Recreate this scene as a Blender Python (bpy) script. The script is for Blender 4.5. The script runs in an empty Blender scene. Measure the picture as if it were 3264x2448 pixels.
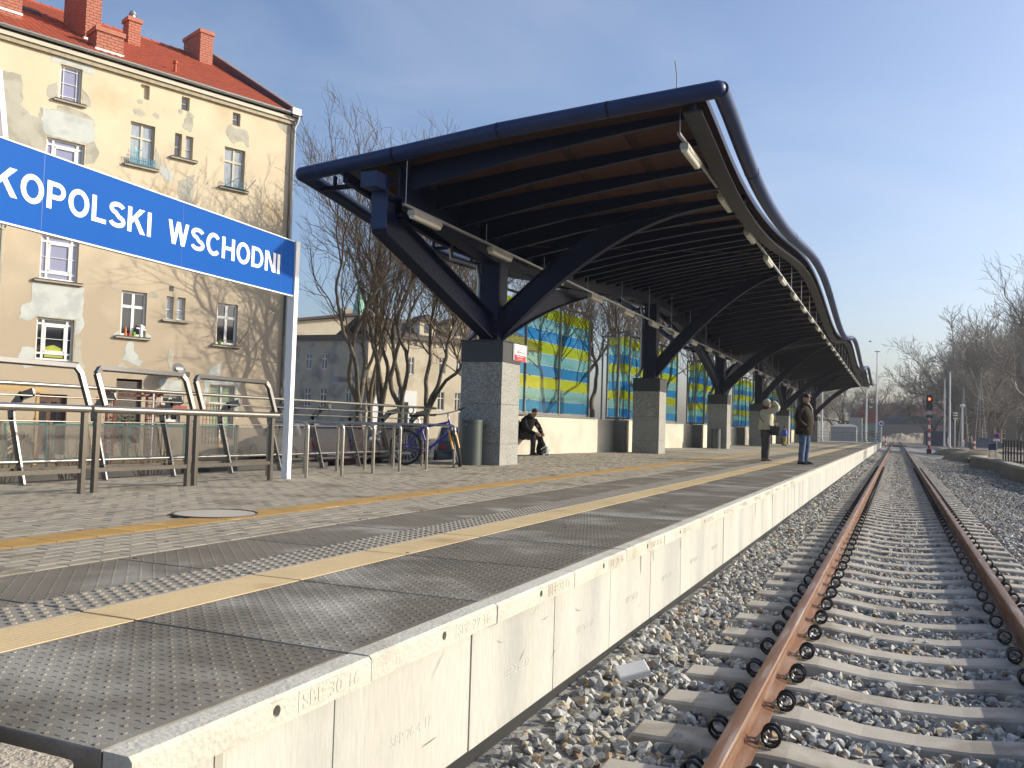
import bpy, math, random
import numpy as np
from mathutils import Vector, Matrix, Euler
R = math.radians
random.seed(7)
rng = np.random.default_rng(7)
sc = bpy.context.scene
C = sc.collection

# ------------------------------------------------------------------ camera
cam_d = bpy.data.cameras.new('camera')
cam = bpy.data.objects.new('camera', cam_d); C.objects.link(cam)
YAW, PITCH, ROLL, CAMH = 0.4096, 0.04572, 0.03002, 1.30664
F_ = Vector((-math.sin(YAW)*math.cos(PITCH), math.cos(YAW)*math.cos(PITCH), math.sin(PITCH)))
r0 = Vector((math.cos(YAW), math.sin(YAW), 0)); u0 = r0.cross(F_)
rt = math.cos(ROLL)*r0 + math.sin(ROLL)*u0; up = -math.sin(ROLL)*r0 + math.cos(ROLL)*u0
mw = Matrix((rt, up, -F_)).transposed().to_4x4(); mw.translation = Vector((0, 0, CAMH))
cam.matrix_world = mw
cam_d.sensor_width = 36; cam_d.lens = 2832.18/3264*36
cam_d.clip_start = 0.05; cam_d.clip_end = 6000
sc.camera = cam

# ------------------------------------------------------------------ sky, sun, exposure
SUN_EL, SUN_AZ = R(24.5), R(60)            # azimuth measured from +Y towards +X
w = bpy.data.worlds.new('World'); sc.world = w; w.use_nodes = True
nt = w.node_tree; nt.nodes.clear()
sky = nt.nodes.new('ShaderNodeTexSky'); sky.sky_type = 'NISHITA'; sky.sun_disc = False
sky.sun_elevation = SUN_EL; sky.sun_rotation = SUN_AZ
sky.air_density = 1.0; sky.dust_density = 3.0; sky.ozone_density = 3.0; sky.altitude = 50
bg = nt.nodes.new('ShaderNodeBackground'); bg.inputs[1].default_value = 0.118
wo = nt.nodes.new('ShaderNodeOutputWorld')
tint = nt.nodes.new('ShaderNodeMix'); tint.data_type = 'RGBA'; tint.blend_type = 'MULTIPLY'; tint.inputs[0].default_value = 1; tint.inputs[7].default_value = (1.02, 1.0, 1.03, 1)
nt.links.new(sky.outputs[0], tint.inputs[6]); # thin high cloud, a faint soft veil over the whole sky
tcw = nt.nodes.new('ShaderNodeTexCoord'); mpw = nt.nodes.new('ShaderNodeMapping'); mpw.inputs['Scale'].default_value = (1.6, 2.4, 5.5); mpw.inputs['Rotation'].default_value = (0.3, 0.25, 0.5)
nzw = nt.nodes.new('ShaderNodeTexNoise'); nzw.inputs['Scale'].default_value = 1.3; nzw.inputs['Detail'].default_value = 5; nzw.inputs['Roughness'].default_value = .55; nzw.inputs['Distortion'].default_value = .6
rmw = nt.nodes.new('ShaderNodeMapRange'); rmw.inputs[1].default_value = .42; rmw.inputs[2].default_value = .75; rmw.inputs[3].default_value = 0; rmw.inputs[4].default_value = .20
vlw = nt.nodes.new('ShaderNodeMix'); vlw.data_type = 'RGBA'; vlw.inputs[7].default_value = (4.6, 4.8, 5.3, 1)
nt.links.new(tcw.outputs['Generated'], mpw.inputs[0]); nt.links.new(mpw.outputs[0], nzw.inputs[0]); nt.links.new(nzw.outputs['Fac'], rmw.inputs[0]); nt.links.new(rmw.outputs[0], vlw.inputs[0])
nt.links.new(tint.outputs[2], vlw.inputs[6]); nt.links.new(vlw.outputs[2], bg.inputs[0]); nt.links.new(bg.outputs[0], wo.inputs[0])
sd = bpy.data.lights.new('sun', 'SUN'); sd.energy = 3.35; sd.angle = R(0.5); sd.color = (1.0, 0.93, 0.76)
so = bpy.data.objects.new('sun', sd); C.objects.link(so)
sdir = Vector((math.sin(SUN_AZ)*math.cos(SUN_EL), math.cos(SUN_AZ)*math.cos(SUN_EL), math.sin(SUN_EL)))
so.rotation_euler = sdir.to_track_quat('Z', 'Y').to_euler(); so.location = (30, 20, 30)
sc.view_settings.view_transform = 'Standard'; sc.view_settings.look = 'None'
sc.view_settings.exposure = 0.72; sc.view_settings.gamma = 1; sc.view_settings.use_curve_mapping = False
sc.cycles.max_bounces = 6; sc.cycles.diffuse_bounces = 3; sc.cycles.glossy_bounces = 3
sc.cycles.transmission_bounces = 5; sc.cycles.transparent_max_bounces = 12
sc.cycles.use_denoising = True

# ------------------------------------------------------------------ materials
MATS = {}
def mat(name, col, rough=.8, metal=0., var=.12, scale=3., fine=0., fscale=80., bump=0., bscale=60., col2=None,
        cscale=1.2, cpos=(.5, .62), spec=.5, emit=None, estr=0., alpha=1., trans=0., stretch=None, coat=0., c2soft=None):
    m = bpy.data.materials.new(name); m.use_nodes = True; n = m.node_tree; L = n.links
    b = n.nodes['Principled BSDF']
    b.inputs['Roughness'].default_value = rough; b.inputs['Metallic'].default_value = metal
    b.inputs['Specular IOR Level'].default_value = spec
    if coat: b.inputs['Coat Weight'].default_value = coat
    if alpha < 1: b.inputs['Alpha'].default_value = alpha
    if trans: b.inputs['Transmission Weight'].default_value = trans
    if emit: b.inputs['Emission Color'].default_value = (*emit, 1); b.inputs['Emission Strength'].default_value = estr
    tc = n.nodes.new('ShaderNodeTexCoord'); oi = n.nodes.new('ShaderNodeObjectInfo')
    mp = n.nodes.new('ShaderNodeMapping'); L.new(tc.outputs['Object'], mp.inputs['Vector'])
    mul = n.nodes.new('ShaderNodeMath'); mul.operation = 'MULTIPLY'; mul.inputs[1].default_value = 41.
    L.new(oi.outputs['Random'], mul.inputs[0])
    cb = n.nodes.new('ShaderNodeCombineXYZ'); L.new(mul.outputs[0], cb.inputs[0]); L.new(mul.outputs[0], cb.inputs[1])
    L.new(cb.outputs[0], mp.inputs['Location'])
    if stretch: mp.inputs['Scale'].default_value = stretch
    def noise(s, det=4.):
        x = n.nodes.new('ShaderNodeTexNoise'); x.inputs['Scale'].default_value = s; x.inputs['Detail'].default_value = det
        L.new(mp.outputs[0], x.inputs['Vector']); return x
    cur = None
    rgb = n.nodes.new('ShaderNodeRGB'); rgb.outputs[0].default_value = (*col, 1); cur = rgb.outputs[0]
    if col2:
        x = noise(cscale, 6.); r = n.nodes.new('ShaderNodeValToRGB')
        r.color_ramp.elements[0].position = cpos[0]; r.color_ramp.elements[1].position = cpos[1]
        L.new(x.outputs['Fac'], r.inputs[0])
        mx = n.nodes.new('ShaderNodeMix'); mx.data_type = 'RGBA'; L.new(r.outputs[0], mx.inputs[0])
        L.new(cur, mx.inputs[6]); mx.inputs[7].default_value = (*col2, 1); cur = mx.outputs[2]
    def modul(src, amt, cur):
        mr = n.nodes.new('ShaderNodeMapRange'); mr.inputs[1].default_value = .25; mr.inputs[2].default_value = .75
        mr.inputs[3].default_value = 1-amt; mr.inputs[4].default_value = 1+amt; L.new(src, mr.inputs[0])
        hs = n.nodes.new('ShaderNodeVectorMath'); hs.operation = 'SCALE'
        L.new(cur, hs.inputs[0]); L.new(mr.outputs[0], hs.inputs['Scale']); return hs.outputs[0]
    if var: cur = modul(noise(scale).outputs['Fac'], var, cur)
    if fine: cur = modul(noise(fscale, 2.).outputs['Fac'], fine, cur)
    L.new(cur, b.inputs['Base Color'])
    if bump:
        bp = n.nodes.new('ShaderNodeBump'); bp.inputs['Strength'].default_value = min(1, bump); bp.inputs['Distance'].default_value = .01*max(1, bump)
        L.new(noise(bscale, 5.).outputs['Fac'], bp.inputs['Height']); L.new(bp.outputs[0], b.inputs['Normal'])
    MATS[name] = m; return m

def attr_mat(name, stops, rough=.85, fine=.25, fscale=60., bump=.4):
    """colour by a per-piece random attribute 'rnd' (each stone its own natural colour)"""
    m = bpy.data.materials.new(name); m.use_nodes = True; n = m.node_tree; L = n.links
    b = n.nodes['Principled BSDF']; b.inputs['Roughness'].default_value = rough
    a = n.nodes.new('ShaderNodeAttribute'); a.attribute_name = 'rnd'
    r = n.nodes.new('ShaderNodeValToRGB'); cr = r.color_ramp; cr.interpolation = 'LINEAR'
    cr.elements[0].position = stops[0][0]; cr.elements[0].color = (*stops[0][1], 1)
    cr.elements[1].position = stops[-1][0]; cr.elements[1].color = (*stops[-1][1], 1)
    for p, c in stops[1:-1]:
        e = cr.elements.new(p); e.color = (*c, 1)
    L.new(a.outputs['Fac'], r.inputs[0])
    tc = n.nodes.new('ShaderNodeTexCoord'); x = n.nodes.new('ShaderNodeTexNoise'); x.inputs['Scale'].default_value = fscale
    L.new(tc.outputs['Object'], x.inputs['Vector'])
    mr = n.nodes.new('ShaderNodeMapRange'); mr.inputs[1].default_value = .3; mr.inputs[2].default_value = .7
    mr.inputs[3].default_value = 1-fine; mr.inputs[4].default_value = 1+fine; L.new(x.outputs['Fac'], mr.inputs[0])
    hs = n.nodes.new('ShaderNodeVectorMath'); hs.operation = 'SCALE'; L.new(r.outputs[0], hs.inputs[0]); L.new(mr.outputs[0], hs.inputs['Scale'])
    L.new(hs.outputs[0], b.inputs['Base Color'])
    bp = n.nodes.new('ShaderNodeBump'); bp.inputs['Strength'].default_value = bump; bp.inputs['Distance'].default_value = .006
    L.new(x.outputs['Fac'], bp.inputs['Height']); L.new(bp.outputs[0], b.inputs['Normal'])
    MATS[name] = m; return m

# ------------------------------------------------------------------ mesh building
class MB:
    def __init__(s): s.v = []; s.f = []
    def add(s, vs, fs):
        o = len(s.v); s.v.extend([tuple(p) for p in vs]); s.f.extend([tuple(i+o for i in f) for f in fs]); return s
    def box(s, x0, x1, y0, y1, z0, z1):
        return s.add([(x0,y0,z0),(x1,y0,z0),(x1,y1,z0),(x0,y1,z0),(x0,y0,z1),(x1,y0,z1),(x1,y1,z1),(x0,y1,z1)],
                     [(0,3,2,1),(4,5,6,7),(0,1,5,4),(1,2,6,5),(2,3,7,6),(3,0,4,7)])
    def bbox(s, x0, x1, y0, y1, z0, z1, b=.01):
        """box with chamfered top edges"""
        return s.add([(x0,y0,z0),(x1,y0,z0),(x1,y1,z0),(x0,y1,z0),(x0,y0,z1-b),(x1,y0,z1-b),(x1,y1,z1-b),(x0,y1,z1-b),
                      (x0+b,y0+b,z1),(x1-b,y0+b,z1),(x1-b,y1-b,z1),(x0+b,y1-b,z1)],
                     [(0,1,5,4),(1,2,6,5),(2,3,7,6),(3,0,4,7),(4,5,9,8),(5,6,10,9),(6,7,11,10),(7,4,8,11),(8,9,10,11)])
    def bar(s, p, q, w, h, upv=(0,0,1)):
        """rectangular bar from p to q: w sideways, h along up"""
        p = Vector(p); q = Vector(q); d = (q-p).normalized(); a = d.cross(Vector(upv))
        if a.length < 1e-4: a = d.cross(Vector((1,0,0)))
        a.normalize(); b = a.cross(d).normalized(); a = a*w/2; b = b*h/2
        vs = [p-a-b, p+a-b, p+a+b, p-a+b, q-a-b, q+a-b, q+a+b, q-a+b]
        return s.add(vs, [(3,2,1,0),(4,5,6,7),(0,1,5,4),(1,2,6,5),(2,3,7,6),(3,0,4,7)])
    def tube(s, pts, r, n=8, cap=True, ry=None):
        pts = [Vector(p) for p in pts]; rs = r if hasattr(r, '__len__') else [r]*len(pts)
        o = len(s.v); prev = None; ref = None
        for i, p in enumerate(pts):
            d = (pts[min(i+1, len(pts)-1)]-pts[max(i-1, 0)])
            if d.length < 1e-9: d = Vector((0,0,1))
            d.normalize()
            if ref is None: ref = Vector((0,0,1)) if abs(d.z) < .9 else Vector((1,0,0))
            a = d.cross(ref)
            if a.length < 1e-3: a = d.cross(Vector((0,1,0)))
            a.normalize(); b = a.cross(d).normalized(); ref = b
            for k in range(n):
                t = 2*math.pi*k/n; s.v.append(tuple(p + a*math.cos(t)*rs[i] + b*math.sin(t)*(rs[i] if ry is None else ry)))
        for i in range(len(pts)-1):
            for k in range(n):
                k2 = (k+1) % n; s.f.append((o+i*n+k, o+i*n+k2, o+(i+1)*n+k2, o+(i+1)*n+k))
        if cap:
            s.f.append(tuple(o+k for k in range(n))[::-1]); s.f.append(tuple(o+(len(pts)-1)*n+k for k in range(n)))
        return s
    def torus(s, c, ax, R_, r, n=20, m=6, a0=0, a1=2*math.pi):
        c = Vector(c); ax = Vector(ax).normalized(); u = ax.orthogonal().normalized(); v = ax.cross(u)
        full = abs(a1-a0-2*math.pi) < 1e-6; o = len(s.v); cnt = n if full else n+1
        for i in range(cnt):
            t = a0+(a1-a0)*i/n; e = u*math.cos(t)+v*math.sin(t)
            for k in range(m):
                q = 2*math.pi*k/m; s.v.append(tuple(c+e*(R_+r*math.cos(q))+ax*r*math.sin(q)))
        for i in range(n):
            j = (i+1) % cnt
            for k in range(m): s.f.append((o+i*m+k, o+j*m+k, o+j*m+(k+1) % m, o+i*m+(k+1) % m))
        return s
    def lathe(s, prof, c=(0,0,0), n=16, sx=1., sy=1.):
        o = len(s.v)
        for r, z in prof:
            for k in range(n):
                t = 2*math.pi*k/n; s.v.append((c[0]+r*math.cos(t)*sx, c[1]+r*math.sin(t)*sy, c[2]+z))
        for i in range(len(prof)-1):
            for k in range(n):
                k2 = (k+1) % n; s.f.append((o+i*n+k, o+i*n+k2, o+(i+1)*n+k2, o+(i+1)*n+k))
        s.f.append(tuple(o+k for k in range(n))[::-1]); s.f.append(tuple(o+(len(prof)-1)*n+k for k in range(n))); return s
    def prism(s, poly, ax, t0, t1):
        """poly of 2D points extruded along axis ax (0,1,2) from t0 to t1"""
        n = len(poly); o = len(s.v)
        for t in (t0, t1):
            for a, b in poly:
                s.v.append({0:(t,a,b), 1:(a,t,b), 2:(a,b,t)}[ax])
        s.f.append(tuple(o+k for k in range(n))[::-1]); s.f.append(tuple(o+n+k for k in range(n)))
        for k in range(n):
            k2 = (k+1) % n; s.f.append((o+k, o+k2, o+n+k2, o+n+k))
        return s
    def sweep(s, secs):
        """list of equal-length rings"""
        o = len(s.v); n = len(secs[0])
        for r in secs: s.v.extend([tuple(p) for p in r])
        for i in range(len(secs)-1):
            for k in range(n):
                k2 = (k+1) % n; s.f.append((o+i*n+k, o+i*n+k2, o+(i+1)*n+k2, o+(i+1)*n+k))
        s.f.append(tuple(o+k for k in range(n))[::-1]); s.f.append(tuple(o+(len(secs)-1)*n+k for k in range(n))); return s
    def quad(s, a, b, c, d): return s.add([a,b,c,d], [(0,1,2,3)])
    def mesh(s, name, m, smooth=False, fix=True):
        me = bpy.data.meshes.new(name); me.from_pydata(s.v, [], s.f)
        if m: me.materials.append(m)
        if fix:
            import bmesh
            bm = bmesh.new(); bm.from_mesh(me); bmesh.ops.recalc_face_normals(bm, faces=bm.faces); bm.to_mesh(me); bm.free()
        if smooth:
            me.polygons.foreach_set('use_smooth', [True]*len(me.polygons))
            try: me.set_sharp_from_angle(angle=R(smooth if smooth is not True else 40))
            except Exception: pass
        me.update(); return me
    def build(s, name, m, parent=None, smooth=False, fix=True):
        return link(name, s.mesh(name, m, smooth, fix), parent)
def link(name, me, parent=None, loc=None, rz=None):
    o = bpy.data.objects.new(name, me); C.objects.link(o)
    if parent is not None: o.parent = parent
    if loc is not None: o.location = loc
    if rz is not None: o.rotation_euler = (0, 0, rz)
    return o
def tag(o, label=None, cat=None, group=None, kind=None):
    if label: o['label'] = label
    if cat: o['category'] = cat
    if group: o['group'] = group
    if kind: o['kind'] = kind
    return o
def thing(name, label, cat, loc=(0,0,0), rz=0., group=None):
    o = bpy.data.objects.new(name, None); C.objects.link(o); o.location = loc; o.rotation_euler = (0,0,rz)
    return tag(o, label, cat, group)
def struct(name, mb, m, smooth=False, fix=True):
    return tag(mb.build(name, m, None, smooth, fix), kind='structure')
def copy_tree(o, parent=None, loc=None, rz=None, label=None):
    c = o.copy(); C.objects.link(c); c.parent = parent
    if loc is not None: c.location = loc
    if rz is not None: c.rotation_euler = (0,0,rz)
    if label: c['label'] = label
    for ch in list(o.children): copy_tree(ch, c)
    return c
def np_mesh(name, V, T, m, rnd=None, smooth=False):
    """fast triangle mesh from numpy arrays"""
    me = bpy.data.meshes.new(name); nv, nt_ = len(V), len(T)
    me.vertices.add(nv); me.vertices.foreach_set('co', np.ascontiguousarray(V, np.float32).ravel())
    me.loops.add(nt_*3); me.loops.foreach_set('vertex_index', np.ascontiguousarray(T, np.int32).ravel())
    me.polygons.add(nt_); me.polygons.foreach_set('loop_start', np.arange(0, nt_*3, 3, dtype=np.int32))
    try: me.polygons.foreach_set('loop_total', np.full(nt_, 3, np.int32))
    except Exception: pass
    if rnd is not None:
        a = me.attributes.new('rnd', 'FLOAT', 'POINT'); a.data.foreach_set('value', np.ascontiguousarray(rnd, np.float32))
    me.update(calc_edges=True)
    me.polygons.foreach_set('use_smooth', np.full(nt_, bool(smooth)))
    me.materials.append(m); return me
def glyph(ch):
    """bold sans serif capital as strokes; cap height 1. returns advance width, list of closed polygons / strips"""
    t = .185; A = []
    def box(x0, x1, y0, y1): A.append([(x0,y0),(x1,y0),(x1,y1),(x0,y1)])
    def strip(pts, w_=t):
        n = len(pts); L_, R_ = [], []
        for i, p in enumerate(pts):
            a = pts[max(i-1,0)]; b = pts[min(i+1,n-1)]; d = (b[0]-a[0], b[1]-a[1]); m = math.hypot(*d) or 1; nx, ny = -d[1]/m*w_/2, d[0]/m*w_/2
            L_.append((p[0]+nx, p[1]+ny)); R_.append((p[0]-nx, p[1]-ny))
        A.append(('strip', L_, R_))
    def arc(cx, cy, rx, ry, a0, a1, n=24): return [(cx+rx*math.cos(R(a0+(a1-a0)*i/n)), cy+ry*math.sin(R(a0+(a1-a0)*i/n))) for i in range(n+1)]
    if ch == 'I': box(0,t,0,1); return t, A
    if ch == 'L': box(0,t,0,1); box(t,.62,0,t*.9); return .62, A
    if ch == 'E': box(0,t,0,1); [box(t,.66,y,y+t*.88) for y in (0,.42,1-t*.88)]; return .66, A
    if ch == 'H': box(0,t,0,1); box(.58,.58+t,0,1); box(t,.58,.42,.42+t*.9); return .58+t, A
    if ch == 'K': box(0,t,0,1); A.append([(t,.33),(t,.58),(.54,1),(.80,1)]); A.append([(.30,.50),(.44,.64),(.84,0),(.60,0)]); return .82, A
    if ch == 'O': strip(arc(.42,.5,.42-t/2,.52-t/2,0,360,40)); return .84, A
    if ch == 'C': strip(arc(.42,.5,.42-t/2,.52-t/2,42,318,34)); return .78, A
    if ch == 'D': box(0,t,0,1); strip([(t*.9,1-t*.46)]+arc(.36,.5,.33,.5-t*.46,90,-90,24)+[(t*.9,t*.46)], t*.92); return .78, A
    if ch == 'P': box(0,t,0,1); strip([(t*.9,1-t*.46)]+arc(.40,.68,.23,.32-t*.46,90,-90,18)+[(t*.9,.36+t*.46)], t*.92); return .72, A
    if ch == 'N': box(0,t,0,1); box(.56,.56+t,0,1); A.append([(t*.4,1),(t*1.25,1),(.56+t*.6,0),(.56-t*.25,0)]); return .56+t, A
    if ch == 'W':
        for a, b in ((.09,.30),(.52,.30),(.52,.76),(.97,.76)): A.append([(a-t*.47,1),(a+t*.47,1),(b+t*.47,0),(b-t*.47,0)])
        return 1.06, A
    if ch == 'S': strip(arc(.37,.745,.27,.255-t*.46,20,90,8)[:-1]+arc(.37,.745,.27,.255-t*.46,90,255,16)+arc(.37,.262,.29,.262-t*.46,75,-90,16)+arc(.37,.262,.29,.262-t*.46,-90,-165,10)[1:], t*.95); return .74, A
    return .4, A
def sign_word(word, width, height, m, depth=.002):
    """mesh in the Y (along) / Z (up) plane, extruded towards +X"""
    x = 0; out = []; gap = .115
    for ch in word:
        w_, A = glyph(ch); out.append((x, A)); x += w_+gap
    tot = x-gap; k = width/tot; b = MB(); i = 0
    for x0, A in out:
        for p in A:
            d = depth+.0004*(i % 5); i += 1
            if p[0] == 'strip':
                L_, R_ = p[1], p[2]; n = len(L_); f = lambda q, dd: (dd, (x0+q[0])*k, q[1]*height)
                o = len(b.v); b.v += [f(q, d) for q in L_]+[f(q, d) for q in R_]+[f(q, 0) for q in L_]+[f(q, 0) for q in R_]
                for j in range(n-1): b.f += [(o+j,o+n+j,o+n+j+1,o+j+1),(o+j,o+j+1,o+2*n+j+1,o+2*n+j),(o+n+j+1,o+n+j,o+3*n+j,o+3*n+j+1)]
            else: b.prism([((x0+q[0])*k, q[1]*height) for q in p], 0, 0, d)
    return b.mesh('lettering', m)
def text_mesh(txt, width, height, m, depth=.004, bold=.0, name='lettering', spacing=1.0):
    cu = bpy.data.curves.new('t', 'FONT'); cu.body = txt; cu.size = 1; cu.offset = bold; cu.extrude = .5; cu.resolution_u = 6
    cu.space_character = spacing; cu.space_word = 1.3
    ob = bpy.data.objects.new('t', cu); C.objects.link(ob); bpy.context.view_layer.update()
    me = bpy.data.meshes.new_from_object(ob.evaluated_get(bpy.context.evaluated_depsgraph_get())); bpy.data.objects.remove(ob)
    co = np.empty(len(me.vertices)*3, np.float32); me.vertices.foreach_get('co', co); co = co.reshape(-1, 3)
    lo, hi = co.min(0), co.max(0)
    # map text x -> +Y, text y -> +Z, extrude -> +X
    k = np.stack([(co[:,2]+.5)*depth, (co[:,0]-lo[0])/(hi[0]-lo[0])*width, (co[:,1]-lo[1])/(hi[1]-lo[1])*height], 1)
    me.vertices.foreach_set('co', k.astype(np.float32).ravel()); me.materials.clear(); me.materials.append(m); me.name = name; me.update(); return me

P = 0.52      # platform height above rail top
PC = 12.3     # canopy bay
Y0C = 15.9    # first column
XC = -7.35    # column line

m_conc = mat('concrete_edge', (.47,.45,.39), .85, var=.12, scale=3.5, fine=.10, fscale=70, bump=.5, bscale=60, col2=(.34,.31,.24), cscale=2.6, cpos=(.52,.72))
m_wallc = mat('concrete_panel', (.43,.42,.38), .8, var=.11, scale=2.2, fine=.07, fscale=50, bump=.3, bscale=60, col2=(.32,.325,.31), cscale=1.6, cpos=(.48,.70), stretch=(1,1.0,.22))
m_slab = mat('studded_slab', (.132,.114,.086), .7, var=.22, scale=2.6, fine=.12, fscale=90, bump=.2, bscale=120, col2=(.29,.275,.24), cscale=1.3, cpos=(.50,.72))
m_dome = mat('dome_slab', (.235,.21,.17), .75, var=.12, scale=2., fine=.06, fscale=100)
m_ylw = mat('yellow_strip', (.62,.46,.24), .7, var=.08, scale=3, fine=.12, fscale=160, col2=(.45,.30,.15), cscale=2.2, cpos=(.56,.75))
m_ylw2 = mat('ochre_line', (.25,.155,.045), .8, var=.16, scale=3, fine=.10, fscale=100, col2=(.46,.34,.17), cscale=2.0, cpos=(.62,.72))
m_paver = mat('paver', (.255,.225,.175), .85, var=.14, scale=1.1, fine=.10, fscale=90, bump=.2, bscale=160, col2=(.165,.135,.095), cscale=1.6, cpos=(.54,.66))
m_joint = mat('joint_sand', (.13,.105,.07), .95, var=.2, scale=4, fine=.2, fscale=90)
m_dark = mat('dark_gap', (.018,.018,.018), .9, var=.2)
m_body = mat('platform_body', (.13,.125,.12), .9, var=.2)
m_earth = mat('earth', (.15,.115,.07), .95, var=.25, scale=.8, fine=.3, fscale=18, bump=.8, bscale=14, col2=(.10,.10,.05), cscale=.4)
m_asph = mat('asphalt', (.075,.073,.07), .9, var=.15, scale=1, fine=.2, fscale=60, bump=.3)
m_bed = mat('ballast_base', (.22,.215,.20), .95, var=.3, scale=14, fine=.5, fscale=40, bump=2.5, bscale=16)
m_sleeper = mat('sleeper_concrete', (.36,.33,.28), .85, var=.10, scale=5, fine=.08, fscale=120, bump=.15, bscale=100, col2=(.25,.22,.18), cscale=3.)
m_rust = mat('rusty_rail', (.14,.055,.020), .75, metal=.0, var=.18, scale=5, fine=.15, fscale=60, col2=(.19,.12,.085), cscale=7., cpos=(.46,.64), stretch=(3,.25,3))
m_railtop = mat('rail_head', (.17,.088,.046), .5, metal=.2, var=.14, scale=5, fine=.12, fscale=60, col2=(.24,.18,.15), cscale=8, stretch=(3,.2,3))
m_clip = mat('spring_steel_black', (.012,.012,.013), .38, metal=.3, var=.2, spec=.6)
m_clip2 = mat('clip_galvanised', (.42,.42,.42), .5, metal=.4)
m_insul = mat('insulator_yellow', (.55,.40,.16), .7)
m_stone = attr_mat('ballast_stone', [(0,(.11,.11,.112)),(.18,(.20,.205,.205)),(.40,(.31,.31,.30)),(.60,(.39,.385,.36)),(.77,(.50,.485,.44)),(.84,(.40,.36,.28)),(.93,(.34,.25,.15)),(.975,(.21,.13,.09)),(1,(.5,.47,.40))])
m_steel = mat('stainless', (.40,.375,.34), .27, metal=.9, var=.06, scale=6, fine=.05)
m_steelf = mat('brushed_flat_steel', (.20,.19,.18), .24, metal=.9, var=.08)
m_glassgrey = mat('smoked_panel', (.07,.065,.055), .15, var=.05, alpha=.38, spec=.3)
m_navy = mat('navy_steel', (.005,.011,.042), .45, var=.15, scale=1, spec=.2, fine=.1, fscale=8)
m_navyb = mat('navy_tube', (.009,.026,.095), .42, var=.15, scale=2, spec=.4, fine=.1, fscale=14)
m_graybeam = mat('grey_edge_beam', (.035,.037,.045), .5, var=.15, spec=.3)
m_deck = mat('canopy_boards', (.060,.020,.013), .8, var=.3, scale=2, fine=.15, fscale=30, stretch=(1,6,1))
m_deckdark = mat('canopy_battens', (.045,.017,.011), .85, var=.2)
m_roofing = mat('canopy_roofing', (.10,.11,.13), .5, metal=.3)
m_gran = mat('granite', (.27,.265,.245), .6, var=.10, scale=2, fine=.62, fscale=42, spec=.4)
m_gran2 = mat('dark_cap_sheet', (.045,.048,.052), .45, metal=.3, var=.1)
m_beige = mat('beige_wall', (.56,.53,.44), .8, var=.06, scale=1, fine=.03, col2=(.48,.44,.36), cscale=.8)
m_frame = mat('grey_frame', (.17,.175,.17), .5, metal=.2)
m_binm = mat('bin_paint', (.085,.10,.095), .42, metal=.35, var=.06)
m_galv = mat('galvanised', (.38,.40,.42), .4, metal=.7, var=.12)
m_white = mat('white_paint', (.80,.80,.78), .45, var=.03)
m_blue = mat('sign_blue', (.0,.075,.34), .6, var=.03, scale=1.5, spec=.12)
m_signwhite = mat('sign_white', (.86,.86,.85), .5, var=.0)
m_lampb = mat('lamp_body', (.42,.41,.37), .5)
m_lampd = mat('lamp_diffuser', (.62,.60,.50), .25, var=.03)
m_wood = mat('bench_wood', (.42,.24,.11), .6, var=.2, stretch=(1,8,1))
def tinted(name, col, dens):
    m = bpy.data.materials.new(name); m.use_nodes = True; n = m.node_tree; n.nodes.clear(); L = n.links
    out = n.nodes.new('ShaderNodeOutputMaterial'); tr = n.nodes.new('ShaderNodeBsdfTransparent'); tr.inputs[0].default_value = (*col, 1)
    gl = n.nodes.new('ShaderNodeBsdfGlossy'); gl.inputs['Roughness'].default_value = .06
    df = n.nodes.new('ShaderNodeBsdfTranslucent'); df.inputs[0].default_value = (*[c*.95 for c in col], 1)
    dd = n.nodes.new('ShaderNodeBsdfDiffuse'); dd.inputs[0].default_value = (*[c*.8 for c in col], 1); ms = n.nodes.new('ShaderNodeMixShader'); ms.inputs[0].default_value = .5; L.new(df.outputs[0], ms.inputs[1]); L.new(dd.outputs[0], ms.inputs[2])
    m1 = n.nodes.new('ShaderNodeMixShader'); m1.inputs[0].default_value = dens; L.new(tr.outputs[0], m1.inputs[1]); L.new(ms.outputs[0], m1.inputs[2])
    m2 = n.nodes.new('ShaderNodeMixShader'); m2.inputs[0].default_value = .05; L.new(m1.outputs[0], m2.inputs[1]); L.new(gl.outputs[0], m2.inputs[2])
    L.new(m2.outputs[0], out.inputs[0]); MATS[name] = m; return m
g_yel = tinted('yellow_glass', (.90,.94,.22), .13)
g_teal = tinted('teal_glass', (.64,.92,.90), .12)
g_blue = tinted('blue_glass', (.26,.68,.96), .13)
# ================================================================== GROUND, TRACK
mb = MB(); mb.quad((-3000,-400,-.62),(3000,-400,-.62),(3000,3000,-.62),(-3000,3000,-.62)); struct('ground', mb, m_earth)
# land left of the platform (yard, street)
mb = MB(); mb.quad((-220,-30,-.3),(-8.9,-30,-.3),(-8.9,400,-.3),(-220,400,-.3)); struct('yard_ground', mb, m_earth)
mb = MB(); mb.quad((-60,33.5,-.29),(-10.5,33.5,-.29),(-10.5,70,-.29),(-60,70,-.29)); struct('side_street', mb, m_asph)
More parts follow.
